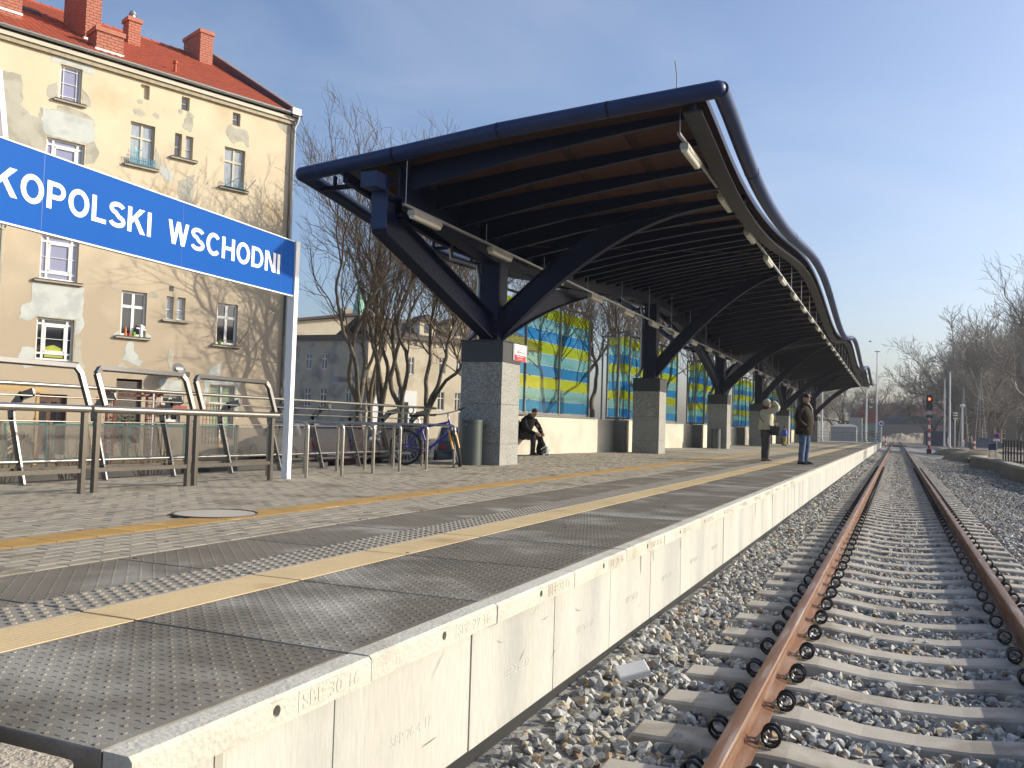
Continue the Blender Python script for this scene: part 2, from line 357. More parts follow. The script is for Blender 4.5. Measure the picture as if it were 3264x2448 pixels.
# land right of the track
def bed_z(x, y):
    z = -.207 + 0*x
    z = np.where(x > 1.6, -.225 - .10*np.clip((x-1.6)/.8, 0, 1) + .05*np.sin(x*2.1+y*.5)*np.clip((x-1.6), 0, 1), z)
    z = np.where(x < -1.15, -.20 + .10*np.clip((-1.15-x)/.40, 0, 1) + .012*np.sin(y*1.3), z)
    z = np.where((x > -.30) & (x < .50), z - .022, z)
    return z
xs = np.linspace(-1.9, 6.4, 40); ys = np.concatenate([np.linspace(-3, 30, 90), np.linspace(31, 330, 120)])
XX, YY = np.meshgrid(xs, ys); ZZ = bed_z(XX, YY) - .035
V = np.stack([XX, YY, ZZ], -1).reshape(-1, 3); n_ = len(xs); T = []
for i in range(len(ys)-1):
    a = i*n_ + np.arange(n_-1); T.append(np.stack([a, a+1, a+n_+1], 1)); T.append(np.stack([a, a+n_+1, a+n_], 1))
o = link('track_bed', np_mesh('track_bed', V, np.concatenate(T), m_bed, smooth=True)); tag(o, kind='structure')

# crushed stone: a few rock shapes, tens of thousands of copies merged into joined meshes
import bmesh
def rock(npt, seed):
    r = np.random.default_rng(seed); bm = bmesh.new()
    for k in range(npt):
        d = r.normal(size=3); d /= np.linalg.norm(d); d *= r.uniform(.75, 1.0)
        bm.verts.new((d[0]*.62, d[1]*.5, d[2]*.42))
    res = bmesh.ops.convex_hull(bm, input=bm.verts); 
    for g in list(bm.verts):
        if not g.link_faces: bm.verts.remove(g)
    bmesh.ops.triangulate(bm, faces=bm.faces); bm.verts.ensure_lookup_table(); bm.verts.index_update()
    V = np.array([v.co[:] for v in bm.verts]); T = np.array([[v.index for v in f.verts] for f in bm.faces]); bm.free()
    return V, T
ROCK_HI = [rock(12, s) for s in range(8)]; ROCK_LO = [rock(8, 50+s) for s in range(6)]
def scatter(name, pts, size, rocks, label=None, tilt=1.):
    """pts (n,3); size (n,)"""
    n = len(pts); which = rng.integers(0, len(rocks), n); Vs, Ts, Rs = [], [], []; off = 0
    for k, (rv, rtr) in enumerate(rocks):
        idx = np.where(which == k)[0]; m = len(idx)
        if not m: continue
        a, b, c = rng.uniform(0, 2*np.pi, m), rng.uniform(-1, 1, m)*tilt, rng.uniform(-1, 1, m)*tilt
        ca, sa, cb, sb, cc, sc_ = np.cos(a), np.sin(a), np.cos(b), np.sin(b), np.cos(c), np.sin(c)
        Z0 = np.zeros(m); I1 = np.ones(m)
        Rz = np.stack([ca, -sa, Z0, sa, ca, Z0, Z0, Z0, I1], 1).reshape(-1, 3, 3)
        Rx = np.stack([I1, Z0, Z0, Z0, cb, -sb, Z0, sb, cb], 1).reshape(-1, 3, 3)
        Ry = np.stack([cc, Z0, sc_, Z0, I1, Z0, -sc_, Z0, cc], 1).reshape(-1, 3, 3)
        M = np.einsum('nij,njk,nkl->nil', Rz, Rx, Ry)
        v = np.einsum('nij,vj->nvi', M, rv)*size[idx][:, None, None] + pts[idx][:, None, :]
        t = rtr[None] + (off + np.arange(m)*len(rv))[:, None, None]
        Vs.append(v.reshape(-1, 3)); Ts.append(t.reshape(-1, 3)); Rs.append(np.repeat(rng.uniform(0, 1, m), len(rv))); off += m*len(rv)
    me = np_mesh(name, np.concatenate(Vs), np.concatenate(Ts), m_stone, rnd=np.concatenate(Rs))
    o = link(name, me); tag(o, kind='stuff'); 
    if label: tag(o, label)
    return o
SL_Y0, SL_D, SL_X0, SL_X1 = 1.42, .6, -1.2, 1.4
def field(y0, y1, x0, x1, dens, smin, smax, lift=0.):
    n = int((y1-y0)*(x1-x0)*dens); x = rng.uniform(x0, x1, n); y = rng.uniform(y0, y1, n)
    s = rng.uniform(smin, smax, n)*np.where(rng.uniform(0, 1, n) < .12, 1.35, 1.); z = bed_z(x, y) + lift - .012 + rng.uniform(-.012, .012, n)
    ph = np.abs(((y-SL_Y0)/SL_D + .5) % 1 - .5)*SL_D
    on = (ph < .13) & (x > SL_X0-.03) & (x < SL_X1+.03)
    keep = ~on | (rng.uniform(0, 1, n) < .004)
    rail = (np.abs(x+.653) < .085) | (np.abs(x-.854) < .085); keep &= ~(rail & (ph < .2)); z = np.where(rail, z-.03, z)
    z = np.where(on, z+.03, z)
    return np.stack([x, y, z], 1)[keep], s[keep]
p, s = field(.6, 12.5, -1.58, 3.3, 500, .042, .078); scatter('ballast', p, s, ROCK_HI, 'grey and tan crushed stone ballast between and beside the near sleepers')
p, s = field(12.5, 30, -1.6, 3.9, 280, .05, .084, .002); scatter('ballast', p, s, ROCK_LO, 'crushed stone ballast along the middle stretch of the track')
p, s = field(30, 75, -1.6, 4.4, 95, .07, .115, .004); scatter('ballast', p, s, ROCK_LO, 'crushed stone ballast along the far stretch of the track')

# rails
def rail(name, xc, label):
    """flat-bottom rail section swept along +Y, head top at z=0"""
    prof = [(-.070,-.172),(.070,-.172),(.070,-.162),(.012,-.140),(.009,-.120),(.009,-.052),(.034,-.040),(.036,-.012),(.030,-.003),(.012,0),(-.012,0),(-.030,-.003),(-.036,-.012),(-.034,-.040),(-.009,-.052),(-.009,-.120),(-.012,-.140),(-.070,-.162)]
    secs = [[(xc+a, y, b) for a, b in prof] for y in [0.2+2.5*k for k in range(0, 8)] + [25, 40, 80, 160, 240, 330]]
    o = MB().sweep(secs).build(name, m_rust, None, smooth=35)
    o.data.materials.append(m_railtop)
    for f in o.data.polygons:
        if all(o.data.vertices[i].co.z > -.014 for i in f.vertices): f.material_index = 1
    return tag(o, label, 'rail', 'rails of the track beside the platform')
rail('rail', -.653, 'rusty brown rail nearest the platform, running from the foreground into the distance')
rail('rail', .854, 'rusty brown rail on the right, farther from the platform')

# sleepers with their fastenings
def sleeper_mesh():
    secs = []
    for x, wt, zt in [(-1.2,.115,-.205),(-1.17,.125,-.178),(-.90,.125,-.172),(-.45,.13,-.176),(-.15,.115,-.214),(.10,.11,-.222),(.35,.115,-.214),(.65,.13,-.176),(1.10,.125,-.172),(1.37,.125,-.178),(1.40,.115,-.205)]:
        secs.append([(x,-wt-.035,-.36),(x,wt+.035,-.36),(x,wt,zt-.012),(x,wt-.016,zt),(x,-wt+.016,zt),(x,-wt,zt-.012)])
    return MB().sweep(secs).mesh('sleeper', m_sleeper)
def clip_meshes(hi=True):
    # local frame: origin beside the rail foot on the sleeper, +X away from the rail
    if hi:
        a = MB()
        for yy in (-.030, .030):
            pts = [(.050+.041*math.cos(t), yy+ .011*(t/6.28-.5), .050+.043*math.sin(t)) for t in np.linspace(-2.2, 5.2, 22)]
            a.tube(pts, .0085, 6)
        me1 = a.mesh('rail_clip', m_clip, True)
        b = MB(); b.tube([(.04,-.03,.075),(.015,-.03,.06),(-.022,-.03,.018)], .007, 6); b.tube([(.04,.03,.075),(.015,.03,.06),(-.022,.03,.018)], .007, 6)
        b.box(.0,.028,-.035,.035,.0,.022); me2 = b.mesh('bracket', m_clip2)
        c = MB(); c.bbox(-.012,.022,-.055,.055,-.004,.010,.003); c.box(.02,.05,-.012,.012,0,.008); me3 = c.mesh('insulator', m_insul)
        return me1, me2, me3
    a = MB()
    for yy in (-.028, .028): a.torus((.050, yy, .050), (0,1,0), .040, .010, 10, 4)
    return a.mesh('rail_clip', m_clip, True), None, None
SM = sleeper_mesh(); CH = clip_meshes(True); CL = clip_meshes(False)
seats = [(-.653-.075, math.pi), (-.653+.075, 0), (.854-.075, math.pi), (.854+.075, 0)]
for k in range(150):
    y = SL_Y0 + SL_D*k
    s_ = link('sleeper', SM, None, (0, y, 0)); s_.rotation_euler = (0, 0, random.uniform(-.006, .006))
    tag(s_, 'grey concrete sleeper lying in the ballast under the two rusty rails', 'sleeper', 'concrete sleepers of the track')
    if k > 70: continue
    cm = CH if k < 24 else CL
    for sx, rz in seats:
        c = link('rail_clip', cm[0], s_, (sx, 0, -.170), rz)
        if cm[1]:
            link('bracket', cm[1], c); link('insulator', cm[2], c)

# ================================================================== PLATFORM
SL, SY0 = 1.02, 1.565
XE = -1.600
plat = MB(); plat.box(-8.9, -1.80, 1.55, 112, -.5, .40); plat.box(-8.9, -1.80, -6, 1.50, -.5, .40)
pl = struct('platform', plat, m_body)
tag(pl, 'raised concrete station platform')
# copings with hole and embossed lettering
def coping_mesh(txt):
    x0, x1, zt, zb = -1.69, XE, P, P-.085; L_ = SL-.008; b = .012; hy = .52; hr = .017; hz = P-.040
    m = MB()
    # top with rounded arris
    m.add([(x0,0,zt),(x1-b,0,zt),(x1,0,zt-b),(x0,L_,zt),(x1-b,L_,zt),(x1,L_,zt-b)], [(0,1,4,3),(1,2,5,4)])
    # face with hole
    n = 16; ring = [(x1, hy+hr*math.cos(2*math.pi*k/n), hz+hr*math.sin(2*math.pi*k/n)) for k in range(n)]
    inn = [(x1-.09, q[1], q[2]) for q in ring]
    cs_ = [(math.cos(2*math.pi*k/n), math.sin(2*math.pi*k/n)) for k in range(n)]; corner = [(x1, hy+.03*c_/max(abs(c_), abs(s_)), hz+.03*s_/max(abs(c_), abs(s_))) for c_, s_ in cs_]
    m.add(ring+corner, [(k, (k+1) % n, n+(k+1) % n, n+k) for k in range(n)])
    m.add(ring+inn, [(k, n+k, n+(k+1) % n, (k+1) % n) for k in range(n)]); m.add(inn, [tuple(range(n))])
    zl, zh, yl, yh = hz-.03, hz+.03, hy-.03, hy+.03
    m.quad((x1,0,zb),(x1,yl,zb),(x1,yl,zt-b),(x1,0,zt-b)); m.quad((x1,yh,zb),(x1,L_,zb),(x1,L_,zt-b),(x1,yh,zt-b))
    m.quad((x1,yl,zb),(x1,yh,zb),(x1,yh,zl),(x1,yl,zl)); m.quad((x1,yl,zh),(x1,yh,zh),(x1,yh,zt-b),(x1,yl,zt-b))
    m.quad((x0,0,zb),(x1,0,zb),(x1,L_,zb),(x0,L_,zb))
    m.add([(x0,0,zb),(x1,0,zb),(x1,0,zt-b),(x1-b,0,zt),(x0,0,zt)], [(0,1,2,3,4)]); m.add([(x0,L_,zb),(x1,L_,zb),(x1,L_,zt-b),(x1-b,L_,zt),(x0,L_,zt)], [(4,3,2,1,0)])
    me = m.mesh('coping', m_conc)
    return me
COPT = ['SBP 30 16', 'SBP 22 16', 'SBP 22 16', 'SBP 24 16']
COPM = coping_mesh('')
ctext = {t: text_mesh(t, .30, .045, m_conc, .0016, .005, 'embossed_lettering') for t in set(COPT)}
platelet = MB().box(XE, XE+.0012, 0, .34, 0, .062).mesh('embossed_plate', m_conc)
for k in range(108):
    y = SY0 + SL*k
    c = link('coping', COPM, pl, (random.uniform(-.002,.002), y, random.uniform(-.0015,.0015)))
    if k < 14:
        link('embossed_plate', platelet, c, (0, .62, P-.073)); link('embossed_lettering', ctext[COPT[k % 4]], c, (XE+.001, .64, P-.065))
# stud slabs
def slab_mesh(hi):
    m = MB(); L_ = SL-.010; z = P
    m.bbox(-3.86, -1.695, 0, L_, P-.1, z, .004)
    n = 6 if hi else 5
    def dome(x, y, r, h):
        o = len(m.v)
        for rr, hh in ((r, 0), (r*.72, h)):
            for k in range(n): m.v.append((x+rr*math.cos(2*math.pi*k/n), y+rr*math.sin(2*math.pi*k/n), z+hh))
        for k in range(n): m.f.append((o+k, o+(k+1) % n, o+n+(k+1) % n, o+n+k))
        m.f.append(tuple(o+n+k for k in range(n)))
    # studded band near the edge
    nx, ny = 22, 24; dx, dy = .93/nx, L_/ny
    for i in range(nx):
        for j in range(ny):
            x = -1.715-dx*(i+.5); y = dy*(j+.5)
            if (i+j) % 2 == 0: dome(x, y, .0085, .0033)
            else:  # little dash ridge
                m.add([(x-.013,y-.0025,z),(x+.013,y-.0025,z),(x+.013,y+.0025,z),(x-.013,y+.0025,z),(x-.010,y,z+.0018),(x+.010,y,z+.0018)], [(0,1,5,4),(2,3,4,5),(1,2,5),(3,0,4)])
    nx = 14; dx = .60/nx
    for i in range(nx):
        for j in range(ny):
            x = -3.25-dx*(i+.5); y = dy*(j+.5)
            if (i+j) % 2 == 0: dome(x, y, .0075, .003)
    return m.mesh('edge_slab', m_slab, fix=False)
def dome_band(hi):
    m = MB(); L_ = SL-.010; n = 8; m.bbox(-3.24, -2.935, .002, L_-.002, P-.02, P+.0045, .002)
    z = P+.0045
    for i in range(5):
        for j in range(14):
            x = -2.967-.060*i; y = (j+.5+(.5 if i % 2 else 0)-.25)*L_/14; o = len(m.v)
            for rr, hh in ((.0185, 0), (.0165, .005), (.011, .0065)):
                for k in range(n): m.v.append((x+rr*math.cos(2*math.pi*k/n), y+rr*math.sin(2*math.pi*k/n), z+hh))
            for q in range(2):
                for k in range(n): m.f.append((o+q*n+k, o+q*n+(k+1) % n, o+(q+1)*n+(k+1) % n, o+(q+1)*n+k))
            m.f.append(tuple(o+2*n+k for k in range(n)))
    return m.mesh('dome_strip', m_dome, fix=False)
def yel_band():
    m = MB(); L_ = SL-.010; z = P+.002; n = 60
    m.bbox(-2.93, -2.655, .002, L_-.002, P-.02, z, .001)
    for j in range(n):
        y = (j+.5)*L_/n; m.add([(-2.925,y-.004,z),(-2.66,y-.004,z),(-2.66,y+.004,z),(-2.925,y+.004,z),(-2.925,y,z+.0012),(-2.66,y,z+.0012)], [(0,1,5,4),(4,5,2,3)])
    return m.mesh('yellow_warning_strip', m_ylw, fix=False)
SLM = slab_mesh(True); DBM = dome_band(True); YBM = yel_band()
plain = MB().bbox(-3.86, -1.695, 0, SL-.01, P-.1, P, .004).mesh('edge_slab', m_slab)
for k in range(108):
    y = SY0+SL*k
    s_ = link('edge_slab', SLM if k < 55 else plain, pl, (0, y, random.uniform(-.001, .001)))
    link('dome_strip', DBM, s_); link('yellow_warning_strip', YBM, s_)
# wall panels under the coping
def panel_mesh(seed):
    m = MB(); x1 = -1.640; L_ = 1.0-.006
    m.add([(x1-.12,0,-.07),(x1,.004,-.07),(x1,L_-.004,-.07),(x1-.12,L_,-.07),(x1-.12,0,P-.087),(x1,.004,P-.087),(x1,L_-.004,P-.087),(x1-.12,L_,P-.087)], [(0,3,2,1),(4,5,6,7),(0,1,5,4),(1,2,6,5),(2,3,7,6),(3,0,4,7)])
    return m.mesh('wall_panel', m_wallc)
PNM = panel_mesh(0)
wtext = {t: text_mesh(t, .30, .042, m_wallc, .0011, .004, 'embossed_lettering') for t in ('SBP 26 4 17', 'SBP 2 68 17')}
for k in range(110):
    y = 1.44+.996*k
    if k == 0: y = 1.44+.0
    w_ = link('wall_panel', PNM, pl, (random.uniform(-.0025,.0015), y, 0))
    if k < 8: link('embossed_lettering', wtext['SBP 26 4 17' if k % 2 else 'SBP 2 68 17'], w_, (-1.640, .36, .14))
MB().box(-1.80,-1.66,1.44,112,-.42,-.07).build('gap_shade_strip', m_dark, pl)  # near-black box: shade of the gap under the panels put into colour
# end block nearer than the first slab
eb = MB(); r_ = .05; pts = [(-3.9,-5),(-1.66,-5),(-1.66,1.485-r_)]+[(-1.66-r_+r_*math.cos(t), 1.485-r_+r_*math.sin(t)) for t in np.linspace(.2, 1.57, 6)]+[(-3.9,1.50)]
eb.prism(pts, 2, -.4, P+.003); eb.build('ramp_block', mat('washed_concrete', (.40,.34,.26), .95, var=.12, scale=4, fine=.25, fscale=70, bump=1.5, bscale=70), pl)
MB().box(-3.9,-1.62,1.30,1.56,-.3,P-.06).build('gap_plate', mat('gap_metal', (.10,.105,.115), .5, var=.2), pl)

# pavers
hexsize = (.20, .10)
def paver_grid():
    out = []
    zone = [(-3.875, -4.615), (-4.94, -8.62)]
    for xa, xb in zone:
        nrow = int(round((xa-xb)/.10)); dx = (xa-xb)/nrow
        for i in range(nrow):
            for j in range(int((31-1.5)/.2)+1):
                y = 1.52+.2*j+(.1 if i % 2 else 0); out.append((xa-dx*(i+1), xa-dx*i, y, y+.2))
    return out
pv = paver_grid()
def man(xc, yc): return (xc+4.96)**2+((yc-5.62))**2 < .36**2
pv = [q for q in pv if not man((q[0]+q[1])/2, (q[2]+q[3])/2)]
# projected size: nearest and in view first
def score(q):
    x, y = (q[0]+q[1])/2, (q[2]+q[3])/2; d = Vector((x, y, P-CAMH)); z = d.dot(F_)
    if z < .5: return 1e9
    u = d.dot(rt)/z; v_ = d.dot(up)/z
    if abs(u) > .59 or abs(v_) > .44: return 1e8+z
    return z
pv.sort(key=score)
pm = MB().bbox(.002, .098, .002, .198, P-.06, P, .004).mesh('paver', m_paver)
for q in pv[:300]: link('paver', pm, pl, (q[0], q[2], random.uniform(-.0015,.0012)))
m = MB()
for q in pv[300:]:
    dz = random.uniform(-.0015,.0015); m.add([(q[0]+.002,q[2]+.002,P-.004+dz),(q[1]-.002,q[2]+.002,P-.004+dz),(q[1]-.002,q[3]-.002,P-.004+dz),(q[0]+.002,q[3]-.002,P-.004+dz),
        (q[0]+.006,q[2]+.006,P+dz),(q[1]-.006,q[2]+.006,P+dz),(q[1]-.006,q[3]-.006,P+dz),(q[0]+.006,q[3]-.006,P+dz)], [(4,5,6,7),(0,1,5,4),(1,2,6,5),(2,3,7,6),(3,0,4,7)])
tag(m.build('paver_field', m_paver, pl, fix=False), kind='stuff')
MB().box(-8.9,-3.87,-5,31.4,.4,P-.008).build('joint_bed', m_joint, pl)
MB().box(-8.9,-3.87,31.4,112,.4,P-.001).build('far_paving', mat('far_paving', (.30,.28,.23), .9, var=.12, scale=1, fine=.1, fscale=20, col2=(.2,.17,.13), cscale=.5), pl)
# ochre guide line of small ribbed tiles
tm = MB(); tm.bbox(-4.925,-4.63,.001,.294,P-.05,P+.002,.003)
for j in range(14): tm.box(-4.92+.021*j, -4.908+.021*j, .004, .291, P+.001, P+.0045)
tm = tm.mesh('guide_tile', m_ylw2, fix=False)
for k in range(150):
    y = 1.5+.2955*k
    if abs(y+.15-5.62) < .0: continue
    link('guide_tile', tm, pl, (0, y, 0))
MB().box(-4.925,-4.63,1.5+.2955*150,111,P-.05,P+.002).build('guide_line', m_ylw2, pl)
# round manhole cover filled with concrete
mh = thing('manhole_cover', 'round concrete filled manhole cover set in the grey paving beside the ochre line', 'manhole cover', (-4.99, 5.62, P))
MB().lathe([(.31,-.05),(.31,.0075),(.30,.009)], n=40).build('concrete_disc', mat('manhole_concrete', (.36,.33,.28), .9, var=.08, fine=.08), mh)
MB().torus((0,0,.004), (0,0,1), .325, .011, 40, 6).build('rim', mat('cast_iron', (.10,.075,.05), .7, metal=.3), mh)
# ================================================================== CANOPY
YA, YB = 11.9, 96.0
def zt(y): return 6.0 + .0088*(y-12) - .40*math.cos(2*math.pi*(y-16.6)/25.0) + (.19*math.exp(-((y-12)/2.2)**2) if y < 20 else 0)
def cz(x):
    xs_ = [-9.2, -7.43, -5.45, -3.75, -2.24]; zs = [-.60, -.43, -.22, -.10, 0.]
    return float(np.interp(x, xs_, zs))
can = thing('platform_canopy', 'long wavy navy blue steel station canopy on granite clad pillars over the platform', 'canopy', (0,0,0))
ysamp = list(np.arange(YA, YB, 1.0))+[YB]
RT = .118
# tubes round the edge
def curve_tube(pts, r, name, m, n=14):
    return MB().tube(pts, r, n).build(name, m, can, smooth=50)
curve_tube([(-2.235, y, zt(y)-RT) for y in np.arange(YA, YB+.01, .7)], RT, 'edge_tube', m_navyb)
curve_tube([(-9.05, y, zt(y)-RT-.585) for y in np.arange(YA, YB+.01, 1.0)], RT, 'edge_tube', m_navyb)
curve_tube([(x, YA, zt(YA)-RT+cz(x)) for x in np.linspace(-9.05, -2.24, 16)], RT+.003, 'edge_tube', m_navyb)
curve_tube([(x, YB, zt(YB)-RT+cz(x)) for x in np.linspace(-9.05, -2.27, 10)], RT, 'edge_tube', m_navyb)
for x, y in ((-2.27, YA), (-9.05, YA), (-2.27, YB), (-9.05, YB)):
    MB().lathe([(.02,-.122),(.085,-.09),(.116,-.04),(.1215,0),(.116,.04),(.085,.09),(.02,.122)], (x, y, zt(y)-RT+(cz(x) if x < -5 else 0)), 14).build('tube_corner', m_navyb, can, smooth=60)
def sweep_y(x0, x1, dz0, dz1, name, m, ya=YA+.1, yb=YB-.1, step=1.0, off=0.):
    m_ = MB(); ys_ = list(np.arange(ya, yb, step))+[yb]
    m_.sweep([[(x0, y, zt(y)+dz0+off), (x1, y, zt(y)+dz0+off), (x1, y, zt(y)+dz1+off), (x0, y, zt(y)+dz1+off)] for y in ys_]); return m_.build(name, m, can, smooth=25)
# bolted joints of the edge tubes
for k in range(14):
    y = 14.8+6.15*k
    for x, dz in ((-2.235, 0), (-9.05, -.585)):
        MB().tube([(x,y-.02,zt(y-.02)-RT+dz),(x,y+.02,zt(y+.02)-RT+dz)], RT+.005, 16).build('tube_joint', m_navy, can, smooth=50)
for x in (-7.3,-5.5,-3.8):
    MB().tube([(x-.02,YA,zt(YA)-RT+cz(x-.02)),(x+.02,YA,zt(YA)-RT+cz(x+.02))], RT+.005, 16).build('tube_joint', m_navy, can, smooth=50)
# edge beam by the track: box section with wide grey bottom flange
sweep_y(-2.76, -2.50, -.36, -.33, 'edge_beam_flange', m_graybeam)
sweep_y(-2.66, -2.60, -.33, -.10, 'edge_beam_web', m_navy)
sweep_y(-2.487, -2.475, -.14, -.02, 'deck_fascia', m_navy)
# main beam over the columns
sweep_y(XC-.14, XC+.14, -1.19, -1.155, 'main_beam_flange', m_navy, YA+.25)
sweep_y(XC-.14, XC+.14, -.66, -.63, 'main_beam_flange', m_navy, YA+.15)
sweep_y(XC-.02, XC+.02, -1.155, -.66, 'main_beam_web', m_navy, YA+.25)
m_ = MB(); m_.box(XC-.15, XC+.13, 11.28, 11.56, 4.84, 5.07); m_.build('beam_end_box', m_navyb, can)
m_ = MB()
for a in (-.12,.12):
    for b in (-.9,-.76): m_.lathe([(.012,0),(.012,.012)], (XC+a*.9, 11.30, zt(11.4)+b), 6)
# rear longitudinal beam
sweep_y(-8.32, -8.22, -.86, -.70, 'rear_beam', m_navy)
# roof boards: coffered underside, one board per rib bay and strip
RIB = PC/14
ribs = [12.35+RIB*k for k in range(int((YB-12.6)/RIB)+1)]
XS = [-7.9, -6.9, -5.85, -4.8, -3.75, -2.78]
def board(y0, y1, xa, xb, m_=None, dz=0.):
    m_ = m_ or MB(); q = []
    for z0 in (-.155+dz, -.135+dz):
        q += [(xa, y0, zt(y0)+cz(xa)+z0), (xb, y0, zt(y0)+cz(xb)+z0), (xb, y1, zt(y1)+cz(xb)+z0), (xa, y1, zt(y1)+cz(xa)+z0)]
    return m_.add(q, [(0,3,2,1),(4,5,6,7),(0,1,5,4),(1,2,6,5),(2,3,7,6),(3,0,4,7)])
stuffb = MB(); nb = 0
for k, y in enumerate(ribs[:-1]):
    for i in range(5):
        if nb < 150: board(y+.07, y+RIB-.07, XS[i]+.10, XS[i+1]-.06).build('roof_board', m_deck, can); nb += 1
        else: board(y+.07, y+RIB-.07, XS[i]+.10, XS[i+1]-.06, stuffb)
tag(stuffb.build('roof_board_field', m_deck, can, fix=False), kind='stuff')
m_ = MB()
for i in range(len(ysamp)-1):
    y0, y1 = ysamp[i], ysamp[i+1]; xs_ = [-8.1, -7.43, -6.4, -5.45, -4.6, -3.75, -3.1, -2.49]
    for a, b in zip(xs_[:-1], xs_[1:]):
        for dz in (-.125, -.035):
            m_.quad((a, y0, zt(y0)+cz(a)+dz), (b, y0, zt(y0)+cz(b)+dz), (b, y1, zt(y1)+cz(b)+dz), (a, y1, zt(y1)+cz(a)+dz))
    m_.quad((-8.1,y0,zt(y0)+cz(-8.1)-.125),(-8.1,y1,zt(y1)+cz(-8.1)-.125),(-8.1,y1,zt(y1)+cz(-8.1)-.035),(-8.1,y0,zt(y0)+cz(-8.1)-.035))
    m_.quad((-2.49,y0,zt(y0)-.125),(-2.49,y1,zt(y1)-.125),(-2.49,y1,zt(y1)-.035),(-2.49,y0,zt(y0)-.035))
m_.build('roof_deck', m_deckdark, can, fix=False)
# standing seam sheet above, slightly proud at the rear
m_ = MB()
for i in range(len(ysamp)-1):
    y0, y1 = ysamp[i], ysamp[i+1]; xs_ = [-8.75, -7.43, -5.45, -3.75, -2.6]
    for a, b in zip(xs_[:-1], xs_[1:]):
        m_.quad((a, y0+.3, zt(y0)+cz(a)+.035), (b, y0+.3, zt(y0)+cz(b)+.0), (b, y1+.3, zt(y1)+cz(b)+.0), (a, y1+.3, zt(y1)+cz(a)+.035))
m_.build('roof_sheet', m_roofing, can, fix=False)
# cross ribs
def rib(y):
    z = zt(y); m_ = MB(); xs_ = list(np.linspace(XC+.1, -2.7, 12))
    def low(x):
        t = (x-XC)/(-2.7-XC); return z + cz(x) - .165 - (.30*(1-t)**1.3) - .08
    top = [(x, z+cz(x)-.14) for x in xs_]; bot = [(x, low(x)) for x in xs_]
    for (a, za), (b, zb), (c, zc_), (d, zd) in zip(top[:-1], top[1:], bot[:-1], bot[1:]):
        for s_ in (-.004, .004): m_.quad((a,y+s_,za),(b,y+s_,zb),(d,y+s_,zd),(c,y+s_,zc_))
    for (c, zc_), (d, zd) in zip(bot[:-1], bot[1:]):
        m_.add([(c,y-.045,zc_),(c,y+.045,zc_),(d,y+.045,zd),(d,y-.045,zd),(c,y-.045,zc_-.012),(c,y+.045,zc_-.012),(d,y+.045,zd-.012),(d,y-.045,zd-.012)],
               [(0,1,2,3),(7,6,5,4),(0,4,5,1),(2,6,7,3),(1,5,6,2),(3,7,4,0)])
    return m_
for y in ribs: rib(y).build('cross_rib', m_navy, can, fix=False)
# rear outriggers to the left tube
for y in ribs[::2]:
    m_ = MB(); m_.bar((XC, y, zt(y)-.78), (-9.0, y, zt(y)-.80), .06, .07); m_.bar((-8.72, y, zt(y)-.80), (-8.72, y, zt(y)-.60), .05, .05, (1,0,0)); m_.build('outrigger', m_navy, can)
# wind bracing rods
for k in range(7):
    y0 = Y0C+PC*k
    if y0+PC > YB: break
    for a, b in (((-7.1,y0),(-2.9,y0+PC*.5)), ((-2.9,y0+PC*.5),(-7.1,y0+PC))):
        MB().tube([(a[0],a[1],zt(a[1])+cz(a[0])-.42),(b[0],b[1],zt(b[1])+cz(b[0])-.33)], .008, 5).build('brace_rod', m_graybeam, can)
# pillars and steelwork
def ibeam_path(pts_low, pts_top, xaxis, ofs, wid, name, fl=.16):
    """I-section following two edge lines in a vertical plane. xaxis: 0 plane across the track (x varies), 1 plane along it (y varies)"""
    m_ = MB(); hw = wid/2
    def P3(a, z, o_): return (a, ofs+o_, z) if xaxis == 0 else (ofs+o_, a, z)
    for L_ in (pts_low, pts_top):
        for (a, za), (b, zb) in zip(L_[:-1], L_[1:]):
            q = [P3(a,za,-hw),P3(a,za,hw),P3(b,zb,hw),P3(b,zb,-hw)]; q2 = [(v_[0],v_[1],v_[2]+.022) for v_ in q]
            m_.add(q+q2, [(0,1,2,3),(7,6,5,4),(0,4,5,1),(2,6,7,3),(1,5,6,2),(3,7,4,0)])
    n = min(len(pts_low), len(pts_top))
    for i in range(n-1):
        (a,za),(b,zb),(c,zc_),(d,zd) = pts_low[i],pts_low[i+1],pts_top[i+1],pts_top[i]
        for o_ in (-.012,.012): m_.quad(P3(a,za,o_),P3(b,zb,o_),P3(c,zc_,o_),P3(d,zd,o_))
    return m_.build(name, m_navy, can, fix=False)
def resample(pts, n):
    pts = np.array(pts); d = np.r_[0, np.cumsum(np.hypot(*np.diff(pts, axis=0).T))]; t = np.linspace(0, d[-1], n)
    # smooth with a cubic-like interpolation
    out = np.stack([np.interp(t, d, pts[:,0]), np.interp(t, d, pts[:,1])], 1)
    for _ in range(3): out[1:-1] = .25*out[:-2]+.5*out[1:-1]+.25*out[2:]
    return [tuple(p) for p in out]
gblock = {}
